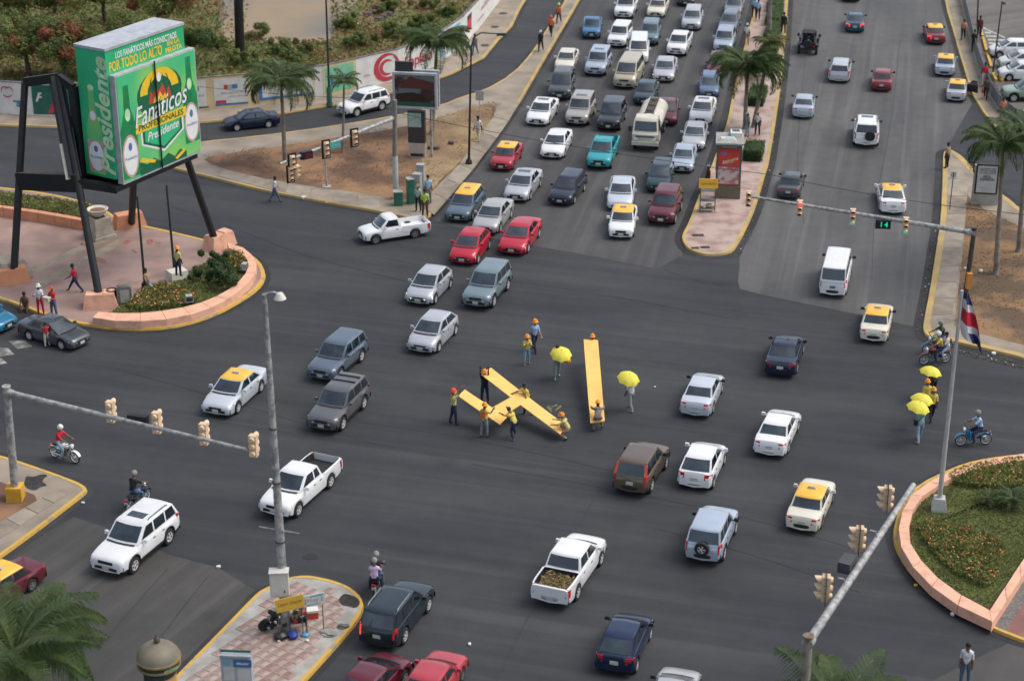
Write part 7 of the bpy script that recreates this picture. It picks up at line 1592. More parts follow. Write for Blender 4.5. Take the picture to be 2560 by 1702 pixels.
def jeep(loc, head, label):
    e = empty('open_off_road_car', loc, R(head), label, 'car', 'cars driving away up the avenue'); bm_ = mat('black_jeep_paint', (.014, .015, .017), .4, .2, 3, coat=.2)
    b = MB(); b.box((.35, 0, .72), (2.9, 1.35, .45)); b.box((1.25, 0, .98), (1.1, 1.15, .16), taper=.93)
    b.box((-.72, .60, .95), (1.7, .08, .35)); b.box((-.72, -.60, .95), (1.7, .08, .35)); b.box((-1.5, 0, .92), (.08, 1.2, .42)); b.build('body', bm_, e, smooth=0)
    for sd in (1, -1):
        for x in (1.35, -1.0): b = MB(); b.box((x, sd*.78, .88), (.95, .26, .07)); b.build('wing', M_TRIM, e, smooth=0)
        for x in (1.35, -1.0): wheel_at(e, (x, sd*.62, .38), .38, .24, sd, M_HUB)
        b = MB(); b.tube((-.75, sd*.55, .9), (-.75, sd*.5, 1.75), .035, n=8); b.tube((-.75, sd*.5, 1.75), (.45, sd*.5, 1.72), .035, n=8); b.tube((-.75, sd*.5, 1.75), (-1.4, sd*.55, 1.1), .03, n=8); b.build('roll_bar', M_TRIM, e)
        b = MB(); b.box((.6, sd*.92, 1.25), (.08, .2, .26)); b.build('mirror', M_TRIM, e); b = MB(); b.box((-1.55, sd*.56, .82), (.05, .13, .2)); b.build('taillight', M_TAIL, e)
        b = MB(); b.box((-.2, sd*.3, .98), (.5, .45, .15)); b.box((-.45, sd*.3, 1.28), (.14, .45, .6)); b.build('seat', M_TRIM, e)
    b = MB(); b.tube((-.75, -.5, 1.75), (-.75, .5, 1.75), .035, n=8); b.tube((-.75, -.52, 1.3), (-.75, .52, 1.3), .03, n=8); b.build('roll_bar', M_TRIM, e)
    b = MB(); b.box((-.15, 0, 1.77), (1.3, 1.1, .03)); b.build('soft_top', mat('black_canvas', (.02, .02, .022), .9), e, smooth=0)
    b = MB(); b.box((.55, 0, 1.4), (.05, 1.25, .5)); b.build('windscreen', M_GLASS, e, smooth=0)
    q = Matrix.Rotation(R(-90), 3, 'Y'); b = MB(); b.lathe([(.2, 0), (.36, 0), (.38, .04), (.38, .16), (.36, .2), (.2, .2)], 16, (-1.55, 0, 1.02), q); t = b.build('spare_wheel', M_TYRE, e); b = MB(); b.lathe([(.22, .17), (.1, .15), (.01, .16)], 14, (-1.55, 0, 1.02), q); b.build('rim', M_TRIM, t)
    b = MB(); b.box((-1.6, 0, .58), (.14, 1.4, .14)); b.build('rear_bumper', M_TRIM, e, smooth=0); b = MB(); b.box((-1.62, .45, .78), (.02, .3, .15)); b.build('number_plate', mat('blue_plate', (.2, .34, .40), .5), e)
    return e
jp = G(2020, 128); jeep((jp.x, jp.y, .008), 79, 'black open off-road car with a spare wheel and big mirrors beside the median')
def motorbike(loc, head, pm, label, moped=False, s=1.0):
    e = empty('motorcycle', loc, R(head), label, 'motorcycle', 'motorcycles about the junction'); e.scale = (s,)*3
    def mw(x):
        q = Matrix.Rotation(R(90), 3, 'X'); b = MB(); b.lathe([(.255, -.04), (.295, -.03), (.305, 0), (.295, .03), (.255, .04), (.25, 0), (.255, -.04)], 20, (x, 0, .305), q); t = b.build('wheel', M_TYRE, e)
        b = MB(); b.lathe([(.255, -.02), (.235, -.015), (.235, .015), (.255, .02)], 20, (x, 0, .305), q)
        for i in range(8): a = i*math.pi/4; b.tube((x, 0, .305), (x+.24*math.cos(a), 0, .305+.24*math.sin(a)), .007, n=4)
        b.tube((x, -.06, .305), (x, .06, .305), .04, n=8); b.build('rim', M_RIM, t)
    mw(.62); mw(-.62)
    b = MB(); b.path([(.42, 0, .86), (.15, 0, .45), (-.15, 0, .38), (-.55, 0, .62)], [.03]*4, 8); b.path([(.42, 0, .86), (-.1, 0, .72), (-.62, 0, .70)], [.03]*3, 8); b.path([(-.15, 0, .38), (-.62, 0, .305)], [.025]*2, 6); b.build('frame', M_TRIM, e)
    b = MB(); b.box((.05, 0, .44), (.36, .22, .30), taper=.8); b.tube((.02, -.1, .42), (.02, .1, .42), .13, n=10); b.build('engine', M_HUB, e)
    for sd in (1, -1):
        b = MB(); b.tube((.62, sd*.09, .305), (.40, sd*.09, .95), .022, n=8); b.build('fork', M_CHROME, e)
    b = MB(); b.path([(.38, -.34, 1.02), (.42, -.12, .98), (.42, .12, .98), (.38, .34, 1.02)], [.018]*4, 6); b.build('handlebar', M_TRIM, e)
    b = MB(); b.lathe([(.01, -.06), (.09, -.04), (.11, .05), (.09, .06), (.01, .065)], 12, (.50, 0, .88), Matrix.Rotation(R(90), 3, 'Y')); b.build('headlight', M_HEAD, e)
    if moped: b = MB(); b.path([(.40, 0, .92), (.28, 0, .55), (.05, 0, .45), (-.2, 0, .52)], [.10, .11, .10, .08], 8); b.box((.24, 0, .55), (.05, .42, .48)); b.build('leg_shield', pm, e)
    else: b = MB(); b.ball((.12, 0, .80), .22, 10, sc=(1.2, .68, .62)); b.build('tank', pm, e)
    b = MB(); b.box((-.32, 0, .78), (.62, .24, .09), taper=.85); b.build('seat', M_TRIM, e)
    for x, a0, a1 in ((.62, 20, 150), (-.62, 10, 120)):
        b = MB(); n = 9; ps = []
        for i in range(n):
            a = R(a0+(a1-a0)*i/(n-1)); ps += [(x+.34*math.cos(a), -.08, .305+.34*math.sin(a)), (x+.35*math.cos(a), 0, .305+.355*math.sin(a)), (x+.34*math.cos(a), .08, .305+.34*math.sin(a))]
        b.add(ps, [(3*i+j, 3*i+j+1, 3*i+j+4, 3*i+j+3) for i in range(n-1) for j in range(2)]); b.build('mudguard', pm, e)
    b = MB(); b.tube((.05, -.14, .30), (-.70, -.17, .36), .035, .05, n=8); b.build('exhaust', M_CHROME, e)
    b = MB(); b.box((-.80, 0, .66), (.06, .14, .08)); b.build('taillight', M_TAIL, e); b = MB(); b.box((-.84, 0, .52), (.02, .18, .12)); b.build('number_plate', M_PLATE, e)
    return e
# ---------------------------------------------------------------- people
M_SKIN = [mat('skin_brown', (.17, .085, .05), .6, .12, 8), mat('skin_dark_brown', (.075, .038, .024), .6, .12, 8), mat('skin_tan', (.30, .165, .105), .6, .12, 8)]
M_HAIR = mat('black_hair', (.012, .010, .009), .7, .3, 12); M_EYE = mat('eye_dark', (.02, .015, .012), .3)
CL = {}
def cloth(n, c): 
    if n not in CL: CL[n] = mat('cloth_'+n, c, .85, .2, 7, bump=.2)
    return CL[n]
CC = dict(yellow=(.60, .47, .08), paleyellow=(.52, .48, .17), white=(.62, .62, .63), orange=(.72, .16, .04), salmon=(.58, .22, .14), red=(.50, .02, .035), blue=(.30, .42, .60), skyblue=(.33, .50, .66), jeans=(.07, .12, .20), palejeans=(.22, .32, .38), navy=(.015, .022, .055), black=(.014, .014, .016),
          grey=(.20, .20, .20), greygreen=(.22, .26, .24), brown=(.10, .055, .035), greybrown=(.17, .14, .125), green=(.04, .08, .035), mint=(.25, .42, .38), limevest=(.42, .60, .10), palegreen=(.34, .46, .36), lilac=(.55, .42, .60), cream=(.55, .50, .38), shoes=(.03, .025, .022), paleshoes=(.5, .47, .42), helmet=(.85, .30, .03), redhelmet=(.75, .08, .03), whitehelmet=(.66, .65, .60), greyhelmet=(.24, .24, .22), yellowhelmet=(.80, .42, .03), limehelmet=(.35, .65, .08), tan=(.32, .24, .15), burgundy=(.13, .02, .025))
def cm(n): return cloth(n, CC[n])
TH, SH, UA, FA = .44, .43, .29, .26
POSE = {
 'stand': dict(legs=[(2, 4, 2), (-2, 4, 2)], arms=[(4, 10, 12), (-2, 10, 12)]),
 'walk': dict(legs=[(24, 2, 6), (-16, 2, 22)], arms=[(-22, 7, 14), (24, 7, 20)], lean=4),
 'walk2': dict(legs=[(-20, 2, 26), (20, 2, 4)], arms=[(20, 8, 22), (-20, 8, 14)], lean=4),
 'stride': dict(legs=[(32, 3, 4), (-24, 3, 12)], arms=[(-25, 8, 20), (30, 8, 30)], lean=5),
 'lift': dict(legs=[(6, 5, 4), (-8, 5, 6)], arms=[(132, 8, 28), (118, 8, 40)], lean=-3),
 'overhead': dict(legs=[(6, 5, 4), (-8, 5, 6)], arms=[(158, 6, 14), (158, 6, 14)], lean=0),
 'hold': dict(legs=[(4, 5, 4), (-4, 5, 6)], arms=[(52, 10, 62), (48, 10, 66)], lean=2),
 'reach': dict(legs=[(10, 6, 10), (-10, 6, 12)], arms=[(70, 25, 12), (20, 10, 30)], lean=18),
 'bend': dict(legs=[(48, 8, 62), (16, 8, 50)], arms=[(96, 10, 6), (78, 12, 10)], lean=46),
 'crouch': dict(legs=[(105, 12, 128), (62, 10, 122)], arms=[(66, 16, 20), (58, 14, 24)], lean=26),
 'bow': dict(legs=[(58, 10, 78), (40, 10, 72)], arms=[(74, 26, 8), (70, 26, 8)], lean=62),
 'sit': dict(legs=[(84, 8, 86), (70, 8, 70)], arms=[(30, 10, 40), (26, 10, 46)], lean=4, seat=.46),
 'lounge': dict(legs=[(72, 6, 92), (40, 8, 22)], arms=[(20, 10, 30), (-16, 12, 12)], lean=-16, seat=.42),
 'ride': dict(legs=[(62, 13, 72), (62, 13, 72)], arms=[(56, 12, 14), (56, 12, 14)], lean=14, seat=.83),
 'pillion': dict(legs=[(62, 16, 80), (62, 16, 80)], arms=[(40, 14, 50), (40, 14, 50)], lean=6, seat=.84),
 'brolly': dict(legs=[(22, 2, 6), (-14, 2, 20)], arms=[(42, 12, 86), (10, 8, 14)], lean=3),
 'brollystand': dict(legs=[(14, 7, 4), (-12, 7, 4)], arms=[(42, 12, 86), (28, 14, 50)], lean=4),
 'carry': dict(legs=[(3, 4, 3), (-3, 4, 3)], arms=[(30, 12, 80), (30, 12, 80)], lean=-2),
}
PCACHE = {}
def person_mesh(pose):
    """one continuous body grown on a skeleton; material 0 skin, 1 top, 2 legs, 3 shoes, 4 eyes"""
    if pose in PCACHE: return PCACHE[pose]
    P = POSE[pose]; ln = R(P.get('lean', 0)); tor = Vector((0, math.sin(ln), math.cos(ln))); fwd = Vector((0, math.cos(ln), -math.sin(ln)))
    v, ed, rad, kind = [], [], [], []
    def add(p, r, par=None, k=1):
        v.append(Vector(p)); rad.append(r if isinstance(r, tuple) else (r, r)); i = len(v)-1
        if par is not None: ed.append((par, i)); kind.append(k)
        return i
    pel = add((0, 0, 0), (.175, .135)); wst = add(tor*.17, (.172, .13), pel, 1); ch = add(tor*.34+fwd*.015, (.20, .145), wst, 1); up = add(tor*.46, (.17, .12), ch, 1)
    nk = add(tor*.545, .058, up, 0); hv = (tor+Vector((0, .12, .5))).normalized(); h0 = add(v[nk]+hv*.075, (.075, .085), nk, 0); h1 = add(v[h0]+hv*.085+Vector((0, .012, 0)), (.080, .098), h0, 0); h2 = add(v[h1]+hv*.06, (.06, .075), h1, 0)
    hands = []
    for sd, (a, ab, kb) in zip((1, -1), P['legs']):
        hp = add((sd*.095, 0, -.04), .112, pel, 2); a1, b1 = R(a), R(ab)
        d = Vector((sd*math.sin(b1), math.sin(a1)*math.cos(b1), -math.cos(a1)*math.cos(b1))); mid = add(v[hp]+d*TH*.5, .100, hp, 2); kn = add(v[hp]+d*TH, .076, mid, 2)
        a2 = a1-R(kb); d2 = Vector((sd*math.sin(b1)*.4, math.sin(a2), -math.cos(a2))).normalized(); cf = add(v[kn]+d2*SH*.35, .074, kn, 2); an = add(v[kn]+d2*(SH-.02), .056, cf, 2)
        fd = Vector((sd*.18, math.cos(a2*.35), math.sin(a2*.3))).normalized(); hl = add(v[an]+Vector((0, -.02, -.035)), .042, an, 3); add(v[an]+fd*.15+Vector((0, 0, -.045)), (.042, .030), hl, 3)
    for sd, (a, ab, eb) in zip((1, -1), P['arms']):
        s = add(tor*.44+Vector((sd*.165, 0, 0)), .080, up, 1); a1, b1 = R(a)-ln*.0, R(ab)
        d = Vector((sd*math.sin(b1), math.sin(a1)*math.cos(b1), -math.cos(a1)*math.cos(b1))); m1 = add(v[s]+d*UA*.5, .064, s, 1); el = add(v[s]+d*UA, .050, m1, 1)
        a2 = a1+R(eb); d2 = Vector((sd*math.sin(b1)*.15, math.sin(a2), -math.cos(a2))).normalized(); fm = add(v[el]+d2*FA*.4, .046, el, 0); wr = add(v[el]+d2*FA, .034, fm, 0); hands.append((v[wr].copy(), d2, sd))
    me = bpy.data.meshes.new('body'); me.from_pydata([tuple(p) for p in v], ed, []); o = bpy.data.objects.new('body', me); COL.objects.link(o)
    o.modifiers.new('grow', 'SKIN'); o.modifiers['grow'].use_smooth_shade = True; sub = o.modifiers.new('round', 'SUBSURF'); sub.levels = 1
    for i, r in enumerate(rad): me.skin_vertices[0].data[i].radius = r
    me.skin_vertices[0].data[0].use_root = True
    dg = bpy.context.evaluated_depsgraph_get(); dg.update(); out = bpy.data.meshes.new_from_object(o.evaluated_get(dg)); bpy.data.objects.remove(o); bpy.data.meshes.remove(me)
    bm = bmesh.new(); bm.from_mesh(out); bpy.data.meshes.remove(out)
    segs = [(v[a], v[b_], k) for (a, b_), k in zip(ed, kind)]
    def near(c):
        best = (9, 0)
        for a, b_, k in segs:
            ab = b_-a; t = max(0, min(1, (c-a).dot(ab)/ab.length_squared)); d = (c-a-ab*t).length
            if d < best[0]: best = (d, k)
        return best[1]
    for f in bm.faces: f.material_index = near(f.calc_center_median()); f.smooth = True
    x = MB()
    for w, d, sd in hands:     # palm, four unequal bent fingers, thumb
        s = Vector((1, 0, 0))-d*d.x; s = (s if s.length > .2 else Vector((0, 1, 0))).normalized(); n = d.cross(s)*sd; M = Matrix((d, s, n)).transposed()
        x.box(w+d*.045, (.10, .075, .032), M=M, mi=0)
        for i, L in enumerate((.062, .072, .068, .052)):
            b0 = w+d*.09+s*(-.028+.019*i); b1 = b0+d*L*.55-n*.008; b2 = b1+d*L*.38-n*.026; x.path([b0, b1, b2], [.0095, .009, .007], 5)
        b0 = w+d*.03+s*(-.04 if sd > 0 else .04); x.path([b0, b0+(d*.7-s*sd*.7).normalized()*.035, b0+(d*.95-s*sd*.4).normalized()*.065], [.012, .011, .008], 5)
    hc = v[h1]; hf = (fwd*.6+Vector((0, .7, 0))).normalized(); hs = Vector((1, 0, 0)); hu = hs.cross(hf)
    x.ball(hc+hf*.098-hu*.0, .018, 6, sc=(.8, 1, 1.5)); x.box(hc+hf*.088-hu*.045, (.042, .012, .012), mi=0)
    for sd in (1, -1): x.ball(hc+hs*sd*.034+hf*.085+hu*.024, .011, 6, 4); x.ball(hc+hs*sd*.083-hf*.005, .026, 6, sc=(.4, .7, 1.2))
    me2 = x.mesh('x', [M_TRIM], 60); me2.polygons.foreach_set('material_index', x.m); bm.from_mesh(me2); bpy.data.meshes.remove(me2)
    zmin = min(p.co.z for p in bm.verts); dz = -zmin if 'seat' not in P else P['seat']+.10
    bmesh.ops.translate(bm, verts=bm.verts, vec=(0, 0, dz))
    res = bpy.data.meshes.new('body'); bm.to_mesh(res); bm.free()
    for m in (M_SKIN[0], M_TRIM, M_TRIM, M_TRIM, M_EYE): res.materials.append(m)
    up_v = Vector((0, 0, dz))
    PCACHE[pose] = (res, hc+up_v, hu, hf, [(w+d*.06+up_v) for w, d, s in hands]); return PCACHE[pose]
def hat_mesh(kind):
    b = MB()
    if kind == 'helmet': b.lathe([(.150, -.02), (.145, .0), (.122, .01), (.118, .06), (.088, .115), (.045, .135), (.001, .14)], 16); b.box((0, 0, .125), (.035, .2, .03)); b.box((0, .14, -.005), (.17, .07, .014))
    elif kind == 'full': b.ball((0, 0, .015), .142, 14, sc=(.92, 1.05, 1.02))
    elif kind == 'cap': b.lathe([(.104, -.01), (.106, .03), (.085, .085), (.04, .11), (.001, .115)], 14); b.box((0, .14, -.005), (.15, .12, .014))
    else: b.lathe([(.096, -.055), (.101, -.01), (.100, .04), (.078, .088), (.04, .108), (.001, .112)], 14)
    return b
HATS = {}
def person(px, py, pose, face, top, legs, label, hat=None, hatc=None, skin=0, shoes='shoes', s=1.0, z=None, loc=None, grp='people about the junction', vest=None, extra=None):
    me, hc, hu, hf, hands = person_mesh(pose)
    p = Vector(loc) if loc is not None else G(px, py, H if z is None else z)
    e = empty('person', p, R(face-90), label, 'person', grp); s *= 1.06; e.scale = (s,)*3
    o = meshobj('body', me, e)
    for i, m in enumerate((M_SKIN[skin], cm(top), cm(legs), cm(shoes))): setm(o, i, m)
    k = hat or 'hair'
    if k not in HATS:
        HATS[k] = hat_mesh(k).mesh({'helmet': 'hard_hat', 'full': 'crash_helmet', 'cap': 'cap', 'hair': 'hair'}[k], [M_HAIR], 50)
    ho = meshobj(HATS[k].name.split('.')[0], HATS[k], e, hc+hu*.045-hf*(.012 if k == 'hair' else 0)); ho.rotation_euler = Matrix((hu.cross(hf)*-1, hf, hu)).transposed().to_euler()
    if k == 'full':
        b = MB(); b.ball((0, .075, .01), .085, 8, sc=(1.15, .95, .5)); b.build('visor', M_GLASS, ho)
    if hat: setm(ho, 0, cm(hatc or 'helmet'))
    if vest:
        b = MB(); b.box((0, -.105, 1.26), (.26, .05, .42), taper=.9); b.box((0, .125, 1.26), (.24, .04, .40), taper=.9); b.build('safety_vest', cm(vest), e)
    if extra: extra(e, hands, hc)
    return e
def umbrella(px, py, fy, label, tilt=(0, 0), m=None, z0=0.0):
    """canopy centre seen at px, py above the ground row fy"""
    c = GY(px, py, G(px, fy).y); q = Euler((tilt[0], tilt[1], 0)).to_matrix() @ Vector((0, 0, .12)); e = empty('umbrella', c-q, rng.uniform(0, 1), label, 'umbrella', 'yellow umbrellas'); e.rotation_euler = (tilt[0], tilt[1], rng.uniform(0, .7))
    m = m or mat('yellow_umbrella_cloth', (.68, .60, .06), .7, .12, 3); n = 8; sub = 4; b = MB(); prof = [(.02, .30), (.22, .27), (.42, .17), (.55, .05), (.62, -.05)]; N = n*sub; vs = []
    for j, (r, z) in enumerate(prof):
        for i in range(N):
            a = 2*math.pi*i/N; t = (i % sub)/sub; k = 1-.10*math.sin(math.pi*t)*(r/.62); zz = z-.0+.03*math.sin(math.pi*t)*(r/.62)**2
            vs.append((r*k*math.cos(a), r*k*math.sin(a), z0+zz))
    b.add(vs, [(j*N+i, j*N+(i+1) % N, (j+1)*N+(i+1) % N, (j+1)*N+i) for j in range(4) for i in range(N)]); b.build('canopy', m, e, smooth=25)
    b = MB(); b.tube((0, 0, z0+.36), (0, 0, z0-.75), .011, n=6); b.build('shaft', M_TRIM, e); b = MB(); b.path([(0, 0, z0-.75), (.02, 0, z0-.82), (.06, 0, z0-.84)], [.016]*3, 6); b.build('handle', M_TRIM, e)
    for i in range(n): a = 2*math.pi*i/n; b = MB(); b.path([(.02*math.cos(a), .02*math.sin(a), z0+.28), (.40*math.cos(a), .40*math.sin(a), z0+.165), (.61*math.cos(a), .61*math.sin(a), z0-.055)], [.005]*3, 4); b.build('rib', M_TRIM, e)
    return e
W_ = 'workers carrying the yellow letters'
# workers round the letters
person(1135, 1060, 'lift', 20, 'paleyellow', 'navy', 'worker with a red hard hat raising the left end of the short strip', 'helmet', 'redhelmet', 0, s=1.06, z=0, grp=W_)
person(1212, 1007, 'overhead', 265, 'black', 'navy', 'worker in black holding the upper end of the long strip overhead', 'helmet', 'helmet', 1, s=1.02, z=0, grp=W_)
person(1211, 1092, 'hold', 60, 'yellow', 'grey', 'worker seen from behind in an orange vest at the short strip', 'helmet', 'helmet', 1, s=1.0, z=0, grp=W_, vest='orange')
person(1288, 1098, 'bend', 128, 'yellow', 'navy', 'worker bending low to hold the lower end of the short strip', None, None, 0, s=1.0, z=0, grp=W_, shoes='grey')
person(1319, 1036, 'reach', 215, 'yellow', 'navy', 'bareheaded worker in yellow behind the long strip', None, None, 0, s=1.0, z=0, grp=W_)
person(1420, 1097, 'crouch', 165, 'paleyellow', 'tan', 'crouching worker with an orange hard hat at the lower end of the long strip', 'helmet', 'helmet', 2, s=1.02, z=0, grp=W_, shoes='black')
person(1494, 1080, 'bow', 88, 'greybrown', 'greybrown', 'stooping person in grey brown at the lower end of the letter I', 'helmet', 'helmet', 1, s=1.05, z=0, grp=W_)
person(1480, 912, 'hold', 268, 'yellow', 'jeans', 'worker mostly hidden behind the upper end of the letter I', 'helmet', 'helmet', 0, s=.98, z=0, grp=W_)
person(1317, 911, 'hold', 285, 'yellow', 'palejeans', 'small worker in yellow with an orange hard hat, standing before the man in pale blue', 'helmet', 'helmet', 0, shoes='tan', s=.95, z=0, grp=W_)
def papers(e, hands, hc): b = MB(); b.box(hands[0]+Vector((.02, .04, 0)), (.03, .22, .28)); b.build('papers', M_LIT, e, smooth=0)
person(1336, 877, 'walk', 300, 'blue', 'navy', 'man in a pale blue shirt with an orange hard hat carrying white papers', 'helmet', 'helmet', 2, s=1.06, z=0, grp=W_, extra=papers)
def orange_ball(e, hands, hc): b = MB(); b.ball(hands[1]+Vector((-.12, .1, .05)), .15, 10); b.build('carried_hard_hat', cm('helmet'), e)
person(1392, 944, 'brollystand', 290, 'salmon', 'greygreen', 'worker in grey trousers under an umbrella holding an orange hard hat', None, None, 0, shoes='paleshoes', s=1.04, z=0, grp=W_, extra=orange_ball)
umbrella(1403, 881, 950, 'yellow umbrella left of the letter I', (.36, .08))
person(1577, 1024, 'brolly', 118, 'white', 'greygreen', 'walker in a white shirt under an umbrella, right of the letter I', None, None, 1, shoes='paleshoes', s=1.02, z=0, grp=W_)
umbrella(1571, 942, 1029, 'yellow umbrella right of the letter I', (.34, -.06))
gR = 'people walking in file on the right'
person(2331, 992, 'brolly', 95, 'brown', 'black', 'dark walker under the highest yellow umbrella on the right', None, None, 1, s=1.02, z=0, grp=gR); umbrella(2328, 925, 998, 'highest yellow umbrella of the three on the right', (.02, .16))
person(2313, 1030, 'walk2', 92, 'yellow', 'black', 'walker with orange hard hat mostly hidden by the double umbrella', 'helmet', 'helmet', 0, s=1.0, z=0, grp=gR); person(2328, 1050, 'walk', 92, 'yellow', 'black', 'walker in yellow with orange hard hat right of the double umbrella', 'helmet', 'helmet', 0, s=1.0, z=0, grp=gR)
def strap(e, hands, hc): b = MB(); b.path([(.16, -.12, 1.45), (0, -.13, 1.25), (-.2, -.1, 1.02)], [.015]*3, 5); b.box((-.24, -.06, .96), (.12, .24, .2)); b.build('shoulder_bag', cm('black'), e)
person(2297, 1102, 'brolly', 94, 'mint', 'palejeans', 'walker in a mint shirt with a black shoulder bag under the nearest umbrella', None, None, 0, shoes='paleshoes', s=1.06, z=0, grp=gR, extra=strap)
umbrella(2306, 994, 1072, 'yellow umbrella behind the nearest one of the pair', (.1, .1)); umbrella(2297, 1014, 1108, 'nearest yellow umbrella on the right', (.18, .12))
person(2410, 1710, 'stand', 250, 'white', 'jeans', 'man in a white T-shirt walking at the bottom right corner', None, None, 0, s=1.05, z=0)
# dirt triangle and its edge
person(688, 505, 'walk', 20, 'white', 'jeans', 'man in white walking on the road edge below the dirt triangle', None, None, 0, z=0, s=1.0)
person(1046, 528, 'stand', 250, 'palegreen', 'black', 'officer in a pale green vest, the left one at the corner', 'cap', 'tan', 0, s=1.0); person(1063, 543, 'stand', 80, 'limevest', 'brown', 'officer in a lime vest right at the yellow kerb corner', None, None, 0, shoes='tan', s=1.05)
person(1071, 508, 'stand', 90, 'skyblue', 'grey', 'man in a light blue shirt behind the two officers', None, None, 2, s=1.05)
person(1036, 486, 'sit', 300, 'black', 'navy', 'worker with a yellow hard hat between the cabinets', 'helmet', 'yellowhelmet', 1, s=1.0, vest='orange')
person(1196, 352, 'walk2', 250, 'white', 'cream', 'man in white shirt and cream trousers walking on the strip beside the queue', None, None, 1, s=1.05)
person(1014, 197, 'walk', 15, 'orange', 'navy', 'worker in orange walking past the painted wall lettering', 'cap', 'orange', 0); person(1188, 137, 'walk', 250, 'grey', 'jeans', 'person in grey and blue on the pavement at the bend of the wall', None, None, 0)
person(1397, 58, 'walk', 255, 'orange', 'navy', 'worker in orange with a lime hard hat on the narrow strip', 'helmet', 'limehelmet', 0); person(1377, 90, 'walk2', 255, 'orange', 'navy', 'worker in orange with an orange hard hat on the narrow strip', 'helmet', 'redhelmet', 0); 
def bagc(n, off=(0, 0, -.12), sz=(.14, .26, .3)):
    def f(e, hands, hc): b = MB(); b.box(hands[0]+Vector(off), sz, taper=.85); b.build('carried_bag', cm(n), e)
    return f
person(1352, 128, 'walk', 255, 'black', 'black', 'person in black with a white cap and a bag on the narrow strip', 'cap', 'white', 1, extra=bagc('salmon'))
# median
person(1885, 44, 'stand', 260, 'skyblue', 'black', 'left of two in light blue shirts at the top of the median', 'cap', 'skyblue', 1); person(1894, 50, 'stand', 80, 'skyblue', 'black', 'right of two in light blue shirts at the top of the median', None, None, 1); person(1866, 112, 'stand', 260, 'white', 'tan', 'person in white at the median kerb above the big palm', 'cap', 'white', 0)
person(1958, 84, 'stand', 80, 'black', 'black', 'person in black with a yellow bag on the right edge of the median', None, None, 1, extra=bagc('yellow', (0, .1, .35), (.2, .2, .4)))
person(1868, 341, 'stand', 200, 'greygreen', 'palejeans', 'person in grey behind the shelter beside the one in white', 'cap', 'white', 1); person(1893, 338, 'stand', 250, 'white', 'navy', 'person in white with an orange cap behind the hedge of the median', 'cap', 'helmet', 0)
person(1769, 478, 'stand', 200, 'burgundy', 'black', 'seller in dark red with a pale blue cap behind the yellow sign', 'cap', 'skyblue', 1, z=0); person(1797, 452, 'stand', 90, 'burgundy', 'red', 'person in dark red hidden beside the red poster', None, None, 1)
# right pavement
person(2407, 99, 'walk', 255, 'salmon', 'navy', 'man in salmon with a blue bag, uppermost on the right pavement', None, None, 0, extra=bagc('skyblue', (0, 0, -.1), (.1, .2, .2))); person(2433, 128, 'walk', 80, 'black', 'black', 'woman in black on the right pavement', None, None, 0, s=1.02); person(2447, 93, 'stand', 255, 'burgundy', 'navy', 'person in dark red close to the fence beside the woman in black', None, None, 1)
person(2459, 215, 'walk', 82, 'red', 'cream', 'man in a bright red shirt and pale trousers on the right pavement', None, None, 1, s=1.06); person(2463, 248, 'walk2', 250, 'brown', 'black', 'person in brown with a red bag below the man in bright red', None, None, 0, extra=bagc('red')); person(2504, 303, 'stand', 260, 'salmon', 'grey', 'man in an orange checked shirt near the palm on the right pavement', None, None, 0)
person(2366, 420, 'stand', 130, 'tan', 'black', 'person in tan with a blue bag at the tip of the right pavement', None, None, 1, extra=bagc('skyblue', (0, .1, .1), (.2, .2, .25)))
# plaza
gP = 'people on the plaza'
person(190, 729, 'stride', 185, 'red', 'navy', 'man in red striding across the plaza', None, None, 1, grp=gP); 
def box_in(e, hands, hc): b = MB(); b.box((hands[0]+hands[1])/2+Vector((0, .05, .0)), (.42, .26, .2)); b.build('carried_tray', cm('cream'), e, smooth=0)
person(103, 786, 'carry', 270, 'white', 'red', 'person in white and red with a white hat behind the waiting cars', 'helmet', 'whitehelmet', 1, grp=gP); person(136, 792, 'carry', 245, 'red', 'jeans', 'person in a red jacket with an orange cap holding a tray', 'cap', 'redhelmet', 0, grp=gP, extra=box_in)
person(66, 786, 'sit', 270, 'brown', 'brown', 'person in brown sitting on the yellow kerb behind the blue car', None, None, 1, grp=gP, z=-.28)
person(119, 866, 'hold', 110, 'red', 'cream', 'child in red leaning at the door of the dark grey saloon', None, None, 0, z=0, s=.78, grp=gP)
person(447, 690, 'stand', 60, 'paleyellow', 'navy', 'person with an orange hat standing on the white block', 'helmet', 'helmet', 1, z=.80, grp=gP)
person(373, 726, 'lounge', 330, 'tan', 'palejeans', 'person in tan leaning back against the thin mast in the plaza', None, None, 0, grp=gP)
# motorcycles and their riders
def rider(px, py, head, pm, blabel, plabel, top, legs, hatc, moped=False, z=0, pill=None, skin=0, s=1.0, hat='full'):
    g = G(px, py, z+.012); motorbike(g, head, pm, blabel, moped, s); d = Vector((math.cos(R(head)), math.sin(R(head)), 0)); back = d*-.28*s
    person(0, 0, 'ride', head, top, legs, plabel, hat, hatc, skin, loc=g+back, s=s*.98, grp='motorcycle riders')
    if pill: person(0, 0, 'pillion', head, pill[0], pill[1], pill[2], pill[3], pill[4], skin, loc=g+back-d*.36*s, s=s*.95, grp='motorcycle riders')
P_ = PAINTS
rider(163, 1150, -28, P_['white'], 'motorcycle with a white front mudguard on the left of the junction', 'rider in a red and black jacket on the white mudguard motorcycle', 'red', 'palejeans', 'whitehelmet', s=1.06)
rider(346, 1265, 62, P_['navy'], 'dark motorcycle hidden behind the big white off-road car', 'rider in black hidden behind the big white off-road car', 'black', 'jeans', 'greyhelmet', s=1.06)
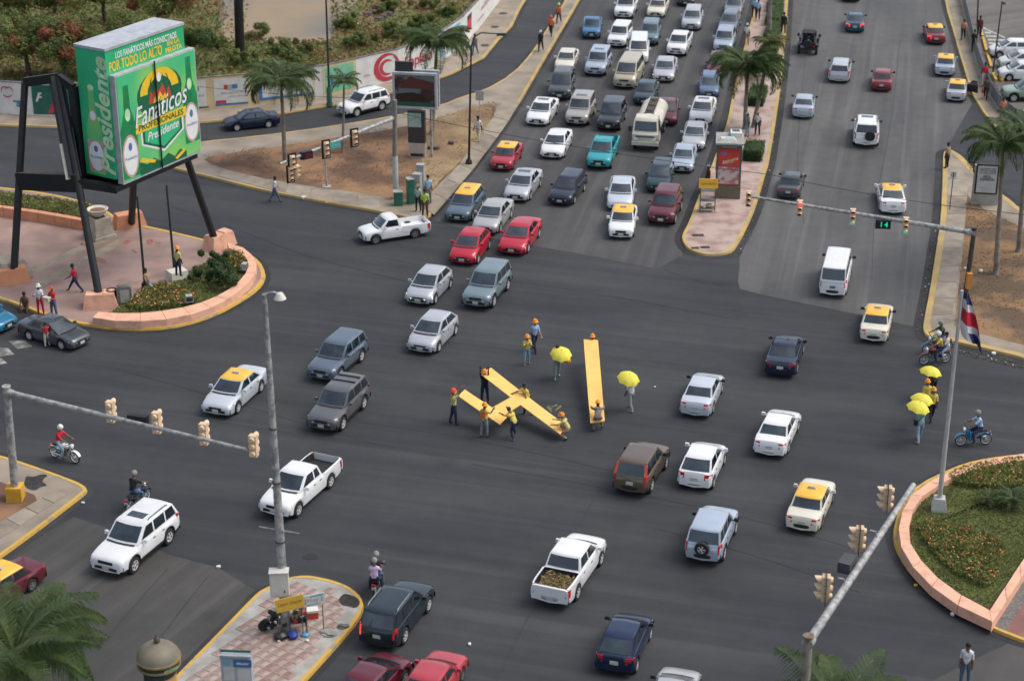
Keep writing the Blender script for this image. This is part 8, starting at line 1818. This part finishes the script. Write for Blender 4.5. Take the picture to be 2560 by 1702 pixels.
rider(944, 1472, 84, P_['black'], 'black motorcycle carrying two people near the tiled island', 'rider with a dark helmet in front of the person in lilac', 'black', 'jeans', 'greyhelmet', pill=('lilac', 'navy', 'person in a lilac shirt riding behind on the motorcycle', 'full', 'greyhelmet'), s=1.06)
rider(2432, 1112, 186, paint('moped_blue', (.01, .22, .42), 0, .35), 'bright blue moped riding left on the right side of the junction', 'rider in a pale shirt and dark helmet on the bright blue moped', 'skyblue', 'navy', 'greyhelmet', True, s=1.06)
rider(2342, 880, 196, P_['blue3'], 'blue motorcycle, the upper of the two near the flagpole', 'rider in green with a silver helmet on the upper motorcycle', 'green', 'jeans', 'greyhelmet', s=1.04)
rider(2336, 908, 192, P_['darkred'], 'red motorcycle carrying two people below the blue one', 'rider in yellow with a white helmet on the red motorcycle', 'yellow', 'navy', 'whitehelmet', pill=('white', 'palejeans', 'passenger in white on the red motorcycle', None, None), s=1.04)
# load of the crew cab pickup
for c in [o for o in bpy.data.objects if o.get('label', '').startswith('white crew cab pickup carrying')]:
    b = MB(); k = K['dblpickup']; X = lambda s: k['L']/2-s
    for _ in range(420):
        p = Vector((X(rng.uniform(k['bed']+.1, k['L']-.16)), rng.uniform(-.68, .68), .74+rng.random()*.28)); d = Vector((rng.gauss(0, 1), rng.gauss(0, 1), rng.gauss(0, .35))).normalized(); u = d.cross(Vector((rng.gauss(0, 1), rng.gauss(0, 1), 1))).normalized(); s = rng.uniform(.06, .2)
        b.add([p-d*s, p-u*.035, p+d*s, p+u*.035], [(0, 1, 2, 3)], rng.choice((0, 0, 1, 2)))
    b.box((X((k['bed']+k['L'])/2), 0, .80), (1.30, 1.35, .16), mi=1)
    o = b.build('straw_load', [mat('straw_load_tan', (.27, .20, .085), .9, .4, 4), mat('straw_load_brown', (.14, .10, .045), .9, .4, 4), mat('straw_load_olive', (.20, .18, .075), .9, .4, 4)], smooth=0)
    o.matrix_world = c.matrix_basis.copy(); o['kind'] = 'stuff'; tag(o, 'heap of dry brown straw in the bed of the white crew cab pickup', 'straw')
